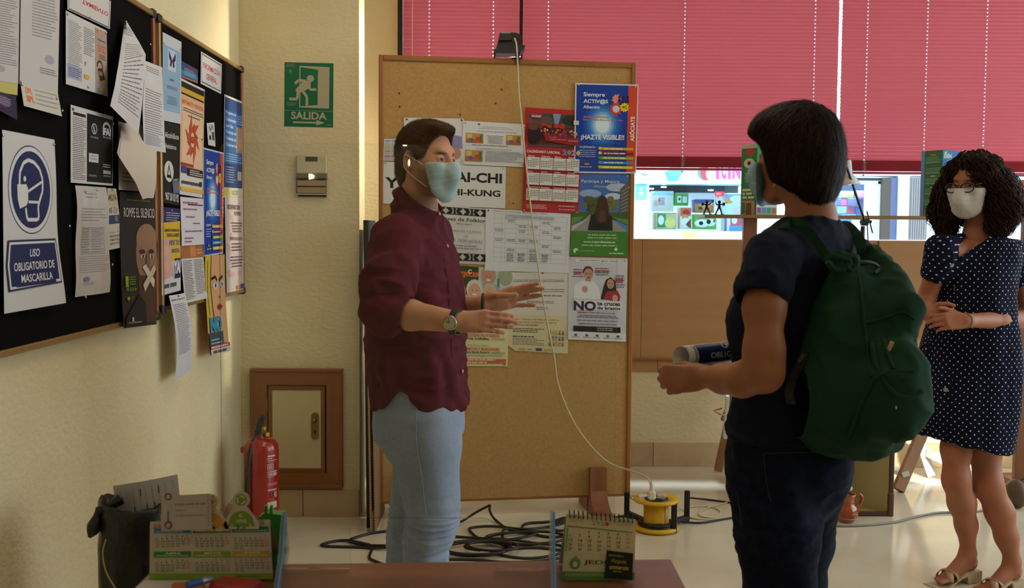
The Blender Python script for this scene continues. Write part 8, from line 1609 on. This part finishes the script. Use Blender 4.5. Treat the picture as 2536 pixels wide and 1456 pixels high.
def strip3(pts, w_, th, par, nm, m, side):
    pts = curve_pts(pts, 6); mb = MB(); vs = []; side = Vector(side)
    for i, q in enumerate(pts):
        t_ = (pts[min(i+1, len(pts)-1)]-pts[max(i-1, 0)]).normalized(); s2 = (side-t_*side.dot(t_)).normalized(); n2 = t_.cross(s2)
        for a, b in ((-1, -1), (1, -1), (1, 1), (-1, 1)): vs.append(q+s2*a*w_/2+n2*b*th/2)
    fs = []; n = len(pts)
    for i in range(n-1):
        for k in range(4): fs.append((i*4+k, i*4+(k+1) % 4, (i+1)*4+(k+1) % 4, (i+1)*4+k))
    fs += [(0, 1, 2, 3), ((n-1)*4+3, (n-1)*4+2, (n-1)*4+1, (n-1)*4)]; return mb.add(vs, fs, False).build(nm, m, par)
strip3([at(1920, 640, 2.28)+Vector((0, .05, 0)), at(1930, 585, 2.22), at(1958, 551, 2.215), at(1990, 560, 2.20), at(2022, 600, 2.185), at(2050, 640, 2.17), at(2075, 662, 2.16)], .019, .007, bp, 'shoulder_strap', bpm2, (.7, -.2, .5))
strip3([at(2060, 560, 2.50), at(2085, 552, 2.40), at(2118, 580, 2.36), at(2135, 620, 2.33), at(2130, 680, 2.28)], .024, .006, bp, 'shoulder_strap', bpm2, (.8, -.2, .1))
for pts in ([(2050, 645), (2062, 636), (2085, 640), (2105, 650), (2085, 668), (2062, 665), (2050, 648)], [(2095, 650), (2115, 638), (2120, 655), (2105, 668), (2095, 655)]): MB().tube(curve_pts([at(u, v, 2.13-.004*i) for i, (u, v) in enumerate(pts)], 5), .0065, 8).build('drawstring_knot', bpm2, bp)
MB().tube(curve_pts([at(2105, 652, 2.14), at(2140, 648, 2.15), at(2165, 653, 2.17), at(2176, 664, 2.19), at(2166, 677, 2.16)], 5), .0036, 8).build('carry_loop', mat('black_webbing', '#0d0f0e', .7), bp)
def draped(pts, nm, w_, Y0=1.8, lift=.003, r=.004):
    q = [onpix(A, u, v, Y0) for u, v in pts]; return MB().tube(curve_pts([Vector(a+A.grad(a[None])[0]*lift) for a in q], 4), r, 8).build(nm, bpm2, bp)
draped([(2118, 665), (2130, 720), (2138, 790), (2150, 870), (2160, 935)], 'seam_piping', .01, r=.0035); draped([(2140, 800), (2185, 790), (2235, 775), (2262, 790)], 'seam_piping', .01, r=.0032)
draped([(2160, 850), (2172, 905), (2200, 960), (2240, 985), (2280, 970)], 'pocket_flap_edge', .01, r=.006); draped([(2100, 1080), (2130, 1010), (2165, 945), (2200, 925), (2260, 920)], 'pocket_edge', .01, r=.004); draped([(2188, 842), (2200, 880), (2212, 915)], 'zip', .01, r=.004)
q = onpix(A, 2199, 872, 1.8); MB().box(Vector(q), (.008, .003, .045), Matrix.Rotation(.35, 3, 'Y'), bev=.001).build('pocket_lining', mat('skin_tone_lining', '#b08a70', .6), bp)
q = onpix(A, 2219, 1009, 1.8); MB().sphere(Vector(q), (.003, .003, .008), 10).build('metal_toggle', mat('steel'), bp)
q = at(1988, 888, 2.12); strip3([at(2000, 870, 2.135), at(1985, 895, 2.12), at(1965, 935, 2.12), at(1955, 970, 2.13), at(1960, 1000, 2.14)], .02, .004, bp, 'lower_strap', mat('black_webbing'), (.5, -.6, .3)); MB().box(q, (.014, .003, .022), Matrix.Rotation(.5, 3, 'Y'), bev=.001).build('brand_tab', mat('brown_tab', '#3a3228', .6), bp)
# ================================================================ WOMAN in polka dot dress
Y3 = 4.18; f3_ = nz(V3((-.6, -.8, 0))); hO = at(2410, 453, 4.2); H3 = Frame(hO, (-.76, -.62, -.17), (0, 0, 1), .96)
w3 = thing('person', 'woman with curly dark hair, glasses, white mask and navy polka dot dress, hands clasped', 'person', (at(2400, 1000, 4.18).x, 4.18, 0)); s3 = nz(np.cross(f3_, (0, 0, 1)))     # her right
x0 = at(2240, 900, 4.18).x; A = F((x0-.03, 3.74, .0), (x0+.66, 4.62, 1.76), .0036); H = H3
face_prims(A, H, True); lid_slit(A, H)
nk = p(2420, 590, 4.22); A.chain([H(-.03, 0, -.03), H(-.035, 0, -.08), nk, nk-V3((0, 0, .06))], [.044, .046, .052, .085], .03)
t3 = lambda u, v, a, b, Y=4.2: (at(u, v, Y).x, Y, at(u, v, Y).z, a, b)
A.loft([t3(2400, 1000, .15, .11), t3(2402, 900, .155, .115), t3(2408, 790, .12, .09), t3(2415, 700, .14, .118), t3(2420, 640, .145, .100), t3(2420, 600, .11, .06)], f3_, .03)
sR3, eR3, wR3 = p(2333, 622, 4.12), p(2290, 752, 4.20), p(2292, 775, 4.02); sL3, eL3, wL3 = p(2508, 632, 4.30), p(2556, 792, 4.22), p(2392, 794, 3.97)
A.chain([nk-V3((0, 0, .06)), sR3], [.05, .046], .03); A.chain([nk-V3((0, 0, .06)), sL3], [.05, .046], .03); A.chain([sR3, eR3, wR3], [.042, .037, .026], .025); A.chain([sL3, eL3, wL3*.5+eL3*.5, wL3], [.047, .040, .036, .0255], .025)
kR, kL = p(2368, 1190, 4.13), p(2448, 1200, 4.16); aR, aL = p(2398, 1368, 4.19), p(2508, 1390, 4.14)
A.chain([p(2385, 1000, 4.20), p(2368, 1110, 4.15), kR, p(2382, 1245, 4.15), p(2393, 1300, 4.175), aR], [.07, .055, .050, .0505, .040, .028], .03)
A.chain([p(2430, 1000, 4.27), p(2438, 1110, 4.20), kL, p(2476, 1270, 4.15), p(2493, 1330, 4.15), aL], [.085, .062, .053, .0525, .042, .029], .03)
hR = V3((aR[0]+.012, aR[1]+.01, aR[2]-.046)); hL_ = V3((aL[0]+.012, aL[1]+.01, aL[2]-.046)); ftd = nz(V3((-.93, -.36, 0)))
toes = []
for (an, hp) in ((aR, hR), (aL, hL_)):
    A.chain([an, hp], [.028, .027], .02); b = hp+ftd*.12+V3((0, 0, -.048)); A.chain([an+ftd*.01-V3((0, 0, .01)), b+V3((0, 0, .004))], [.026, .020], .025); A.chain([hp, b], [.024, .022], .02); lat = nz(np.cross(ftd, (0, 0, 1)))
    for i, o_ in enumerate((-.028, -.012, .002, .015, .027) if an is aR else (.028, .012, -.002, -.015, -.027)): q = b+lat*o_*.9+ftd*.012; A.cone(q, q+ftd*(.045-.005*i)-V3((0, 0, .006)), .011-.0012*i, .0095-.001*i, .006)
    toes.append(b)
hdR = nz(V3((.75, -.35, -.22))); hand(A, wR3, hdR, nz(V3((-.35, -.75, .1))), (.3, -.1, 1), ((.55, .75, .5), (.6, .8, .5), (.65, .8, .5), (.7, .8, .5)), (.04, .0, -.04, -.08), .93, ((.6, .65, .2), (.8, .3, -.1), (.9, 0, -.2)))
hdL = nz(V3((-.93, -.12, -.02))); hand(A, wL3, hdL, nz(V3((.1, -.85, .28))), (0, -.1, 1), ((.45, .75, .5), (.5, .8, .5), (.5, .8, .5), (.55, .8, .5)), (.06, .02, -.03, -.08), .93, ((.75, .55, -.1), (.95, .3, .1), (1, .15, .1)))
SK3 = L('#a5694e')
def w3col(V):
    f_, s_, u = H.loc(V); r = np.linalg.norm(V-H.o, axis=1); c = np.tile(SK3, (len(V), 1)); hd_ = r < .15
    brow = np.exp(-(((np.abs(s_)-.031)/.016)**4+((u-.021)/.0035)**2))*(f_ > .05)*hd_; c = mixc(c, L('#2a1810'), brow*.9); lips = np.exp(-((s_/.02)**4+((u+.065)/.009)**2))*(f_ > .08)*hd_; c = mixc(c, L('#8c4440'), lips*.7)
    return c*(1+.04*sm_noise(V, .05, 6, 4))[:, None]
surf('body', A, skinmat('skin'), w3, None, w3col, 2); eyes(H, w3, '#3a2a1c'); bodyA = A
# dress with dots
def dotmat():
    m = clothmat('navy_polka_dot', '#10142a', 1200, .85, .2, b=.15); nt = m.node_tree; b = nt.nodes['Principled BSDF']
    uv = nt.nodes.new('ShaderNodeUVMap'); uv.uv_map = 'UVMap'; vm = nt.nodes.new('ShaderNodeVectorMath'); vm.operation = 'FRACTION'; sb = nt.nodes.new('ShaderNodeVectorMath'); sb.operation = 'SUBTRACT'; sb.inputs[1].default_value = (.5, .5, 0)
    ln = nt.nodes.new('ShaderNodeVectorMath'); ln.operation = 'LENGTH'; lt = nt.nodes.new('ShaderNodeMath'); lt.operation = 'LESS_THAN'; lt.inputs[1].default_value = .135
    mx = nt.nodes.new('ShaderNodeMix'); mx.data_type = 'RGBA'; mx.inputs[6].default_value = (*s2l('#10142a'), 1); mx.inputs[7].default_value = (*s2l('#c6c9d4'), 1)
    for a, c_ in ((uv.outputs[0], vm.inputs[0]), (vm.outputs[0], sb.inputs[0]), (sb.outputs[0], ln.inputs[0]), (ln.outputs['Value'], lt.inputs[0]), (lt.outputs[0], mx.inputs[0]), (mx.outputs[2], b.inputs['Base Color'])): nt.links.new(a, c_)
    return m
DM = dotmat()
def dotuv(o, ctr, f_, s_, R_):
    me = o.data; n = len(me.vertices); co = np.empty(n*3); me.vertices.foreach_get('co', co); P = co.reshape(-1, 3)+V3(o.matrix_world.translation if o.parent is None else Vector(o.location)+o.parent.location); li = np.empty(len(me.loops), np.int32); me.loops.foreach_get('vertex_index', li)
    q = P-ctr; a = np.arctan2(q@s_, q@f_); arc = a*np.clip(np.hypot(q@f_, q@s_), .10, .21); p_ = .0205; W0 = P[:, 2].copy()
    for (s_0, e_0) in ((sR3, eR3), (sL3, eL3)):
        ax_3 = nz(e_0-s_0); t_3 = (P-s_0)@ax_3; rad_ = P-s_0-t_3[:, None]*ax_3; m3 = (np.linalg.norm(rad_, axis=1) < .082) & (np.abs((P-ctr)@s_) > .135) & (t_3 > -.06); e1_ = nz(np.cross(ax_3, f_)); e2_ = np.cross(ax_3, e1_)
        arc = np.where(m3, np.arctan2(rad_@e1_, rad_@e2_)*.062, arc); W0 = np.where(m3, -t_3, W0)
    U = arc/p_; W_ = W0/p_; U2 = (U+W_)*.7071*.98; W2_ = (W_-U)*.7071*.98
    k = len(li)//4; a4 = np.stack([U2, W2_], 1)[li].reshape(-1, 4, 2); sp = (a4.max(1)-a4.min(1)).max(1); a4[sp > 5] = 0; me.uv_layers.new(name='UVMap').data.foreach_set('uv', a4.reshape(-1).astype(f32))
A = F((x0-.06, 3.86, .55), (x0+.66, 4.56, 1.52), .0046)
A.loft([t3(2380, 1125, .195, .155), t3(2384, 1090, .195, .158), t3(2392, 1000, .205, .160), t3(2400, 900, .200, .152), t3(2404, 830, .182, .135), t3(2406, 775, .165, .120), t3(2410, 720, .160, .128), t3(2416, 670, .162, .130), t3(2420, 630, .165, .105), t3(2422, 600, .14, .082), t3(2424, 582, .09, .066)], f3_, .02)
A.chain([nk-V3((0, 0, .05)), sR3, sR3*.62+eR3*.38], [.06, .058, .060], .035); A.chain([nk-V3((0, 0, .05)), sL3, sL3*.66+eL3*.34], [.06, .060, .064], .035)
for (s_0, e_0) in ((sR3, eR3), (sL3, eL3)): dd = nz(e_0-s_0); c0 = s_0*.6+e_0*.4; A.cone(c0+dd*.05, c0+dd*.16, .050, .048, .002, sub=True)
vb, vl, vr_ = [onpix(A, u, v, 3.8) for u, v in ((2362, 651), (2368, 600), (2436, 596))]; A.ell(nk+V3((0, 0, .035)), (.060, .060, .034), .01, None, True)
sc3 = lambda q: np.array([(q-nk)@s3, q[2]]); b2_, l2_, r2_ = sc3(vb), sc3(vl), sc3(vr_)
sl, x, y, z = A.reg(vb-np.array([.3, .3, .03]), vb+np.array([.3, .3, .2])); S2_ = (x-f32(nk[0]))*f32(s3[0])+(y-f32(nk[1]))*f32(s3[1])
def ln_(p_, q_, sg): d_ = nz(q_-p_); return ((S2_-f32(p_[0]))*f32(-d_[1]*sg)+(z-f32(p_[1]))*f32(d_[0]*sg))
sg_ = 1 if l2_[0] > r2_[0] else -1; vd = np.minimum(ln_(b2_, l2_, sg_), ln_(b2_, r2_, -sg_)); fd = (x-f32(nk[0]))*f32(f3_[0])+(y-f32(nk[1]))*f32(f3_[1])+f32(.03)
t_v = np.minimum(vd, fd).astype(f32); A.d[sl] = np.maximum(A.d[sl], t_v)
# slightly tilted hem
A.cut(V3(at(2380, 1096, 4.18)), nz(V3((-.0, 0, -1))-V3((.19, 0, 0))))
surf_d = surf('dress', A, DM, w3, lambda V, N: .0035*sm_noise(V, .14, 9, 61, (1.3, 1.3, .25))+.0025*np.clip(1-np.abs(sm_noise(V, .09, 8, 62)), -1, 1), it=2)
dotuv(surf_d, V3((t3(2405, 900, 0, 0)[0], 4.2, 0)), f3_, s3, .17)
bt3 = mat('shell_button', '#9a9488', .3)
for u, v in ((2356, 656), (2369, 716), (2343, 965)): q = onpix(A, u, v, 3.7); g = A.grad(q[None])[0]; MB().lathe([(0, 0), (.009, 0), (.009, .003), (.006, .002), (0, .002)], Vector(q+g*.003), 14, Vector(g).to_track_quat('Z', 'Y').to_matrix()).build('button', bt3, w3)
q = [onpix(A, u, v, 3.7) for u, v in ((2372, 665), (2378, 720), (2380, 760), (2372, 830), (2362, 930), (2350, 1030), (2345, 1085))]; MB().tube(curve_pts([Vector(a+A.grad(a[None])[0]*.002) for a in q], 5), .0016, 6).build('placket', clothmat('navy_plain', '#10142a'), w3)
# bracelet, sandals
d3 = nz(wL3-eL3); e1 = nz(np.cross(d3, V3((0, 0, 1)))); e2 = np.cross(d3, e1); MB().tube([Vector(wL3+(e1*math.cos(a)+e2*math.sin(a))*.0285) for a in [i*PI/12 for i in range(25)]], .0022, 8, cap=False).build('bracelet', mat('woven_bracelet', '#8c8a5c', .7), w3)
snm = mat('beige_leather', '#a8805e', .5); slm = mat('cream_sole', '#b9a282', .5)
for hp, b, an in ((hR, toes[0], aR), (hL_, toes[1], aL)):
    lat = Vector(np.cross(ftd, (0, 0, 1))); fd = Vector(ftd); h0, b0 = Vector(hp)-fd*.028, Vector(b)+fd*.062; zt_ = hp[2]-.026; zb2_ = b[2]-.024
    prof = [(-.03, zt_), (.05, zt_-.004), (.10, (zt_+zb2_)/2-.006), (.14, zb2_), (.205, zb2_), (.205, .002), (.125, .002), (.075, .026), (.045, .034), (.04, .002), (-.03, .002)]
    o_ = Vector(hp); mb = MB(); pts = [Vector((o_.x, o_.y, 0))+fd*a+Vector((0, 0, z))-lat*.037 for a, z in prof]; tri = tessellate_ = None
    from mathutils.geometry import tessellate_polygon as _tp
    tr = _tp([[Vector((a, z, 0)) for a, z in prof]]); k = len(pts); pts2 = [q+lat*.074 for q in pts]; mb.add(pts+pts2, [tuple(t_) for t_ in tr]+[tuple(i+k for i in t_)[::-1] for t_ in tr]+[(i, (i+1) % k, (i+1) % k+k, i+k) for i in range(k)]); sd_o = mb.build('sandal', slm, w3)
    def band(c0, r1, r2, axis, upv, wd, a0=-.2, a1=PI+.2):
        axis = nz(axis); u_ = nz(V3(upv)-axis*(V3(upv)@axis)); l_ = np.cross(axis, u_); vs = []; n = 18
        for i in range(n+1):
            a = a0+(a1-a0)*i/n; q = c0+l_*math.cos(a)*r1+u_*math.sin(a)*r2
            for s_ in (-1, 1): vs.append(Vector(q+axis*s_*wd/2))
        o = MB().add(vs, [(2*i, 2*i+1, 2*i+3, 2*i+2) for i in range(n)], True).build('strap', snm, sd_o); m_ = o.modifiers.new('s', 'SOLIDIFY'); m_.thickness = .003; m_.offset = 1
    band(V3(b)-ftd*.005, .040, .031, ftd*.85+V3(lat)*.5, (0, 0, 1), .028); band(V3(b)-ftd*.005, .040, .033, ftd*.85-V3(lat)*.5, (0, 0, 1), .028); band(V3(an)-V3((0, 0, .006)), .031, .034, V3((0, 0, 1))+ftd*.35, ftd, .014, 0, 2*PI); band(V3(hp)+V3((0, 0, .0)), .029, .031, V3((0, 0, .55))+ftd*.8, -ftd+V3((0, 0, .6)), .016, -.3, PI+.3)
mo, MA3 = maskobj('face_mask', H, w3, clothmat('surgical_mask_white', '#cfcac6', 1500, .75, .2, b=.15), fem=True, top=-.020, prot=.006, back=.046, pleat=.0009)
for sg in (-1, 1): MB().tube(curve_pts([Vector(H(.044, sg*.062, -.012)), Vector(H(.01, sg*.078, .006)), Vector(H(-.02, sg*.084, .010))], 5), .0013, 6).build('ear_loop', mkw, w3)
# glasses
gm_ = mat('black_acetate', '#0c0b0c', .2); gl = MB()
for sg in (-1, 1):
    pts = [Vector(H(.119-.10*abs(.023*math.cos(a)+.031)*.65, sg*(.034+.0265*math.cos(a)), -.004+.0185*math.sin(a)*(1 if math.sin(a) > 0 else 1.05))) for a in [i*PI/14 for i in range(29)]]; gl.tube(pts, .0024, 6, cap=False)
    gl.tube([Vector(H(.113, sg*.060, .006)), Vector(H(.098, sg*.074, .008)), Vector(H(-.01, sg*.080, .008))], .0019, 6)
gl.tube(curve_pts([Vector(H(.118, -.0085, .002)), Vector(H(.121, 0, .005)), Vector(H(.118, .0085, .002))], 4), .0018, 6); go = gl.build('glasses', gm_, w3)
for sg in (-1, 1): MB().add([Vector(H(.119-.10*abs(.023*math.cos(a)+.031)*.65, sg*(.034+.0255*math.cos(a)), -.004+.0178*math.sin(a))) for a in [i*PI/10 for i in range(20)]], [tuple(range(20))]).build('lens', glassmat('lens_glass', '#f4f4f4', .8), go)
# curly hair
A = F(H.o-np.array([.26, .26, .32]), H.o+np.array([.26, .26, .2]), .0036)
A.ell(H(-.020, 0, .034), (.108, .086, .090), .03, H.R)
A.chain([H(.015, .074, .040), H(.030, .100, -.03), H(.040, .110, -.11), H(.060, .095, -.19)], [.026, .034, .042, .028], .04); A.chain([H(.010, -.076, .040), H(-.010, -.104, -.03), H(-.015, -.118, -.11), H(.015, -.105, -.175)], [.028, .040, .048, .034], .04)
for sg in (-1, 1): A.chain([H(-.05, sg*.05, .02), H(-.085, sg*.075, -.05), H(-.095, sg*.085, -.13)], [.05, .055, .045], .04)
A.cone(H(.045, -.03, .098), H(.040, -.078, .040), .018, .020, .03); A.cone(H(.050, .02, .095), H(.050, .070, .040), .014, .016, .03)
A.ell(H(.13, .004, -.02), (.085, .066, .112), .01, H.R, True); A.ell(H(.09, 0, -.15), (.06, .055, .11), .02, H.R, True)
ch1 = L('#261610'); surf('hair', A, hairmat, w3, lambda V, N: .006*sm_noise(V, .035, 14, 71)+.003*sm_noise(V, .015, 12, 72), lambda V: np.tile(ch1, (len(V), 1)), 1)
flow3 = lambda P: (P-H(-.02, 0, .13))*5-H.u*1.0
strands('curls', A, hairmat, w3, 1300, flow3, .14, 16, .0032, .012, curl=.0105, period=.085, jitter=.22, seed=8, tube=True, colf=lambda r, n: ch1[None]*r.uniform(.6, 2.6, n)[:, None])
strands('curl_ends', A, hairmat, w3, 700, flow3, .10, 14, .0018, .020, curl=.012, period=.06, jitter=.3, seed=9, tube=True, mask=lambda V: H3.loc(V)[2] < -.08, colf=lambda r, n: ch1[None]*r.uniform(.8, 2.8, n)[:, None])
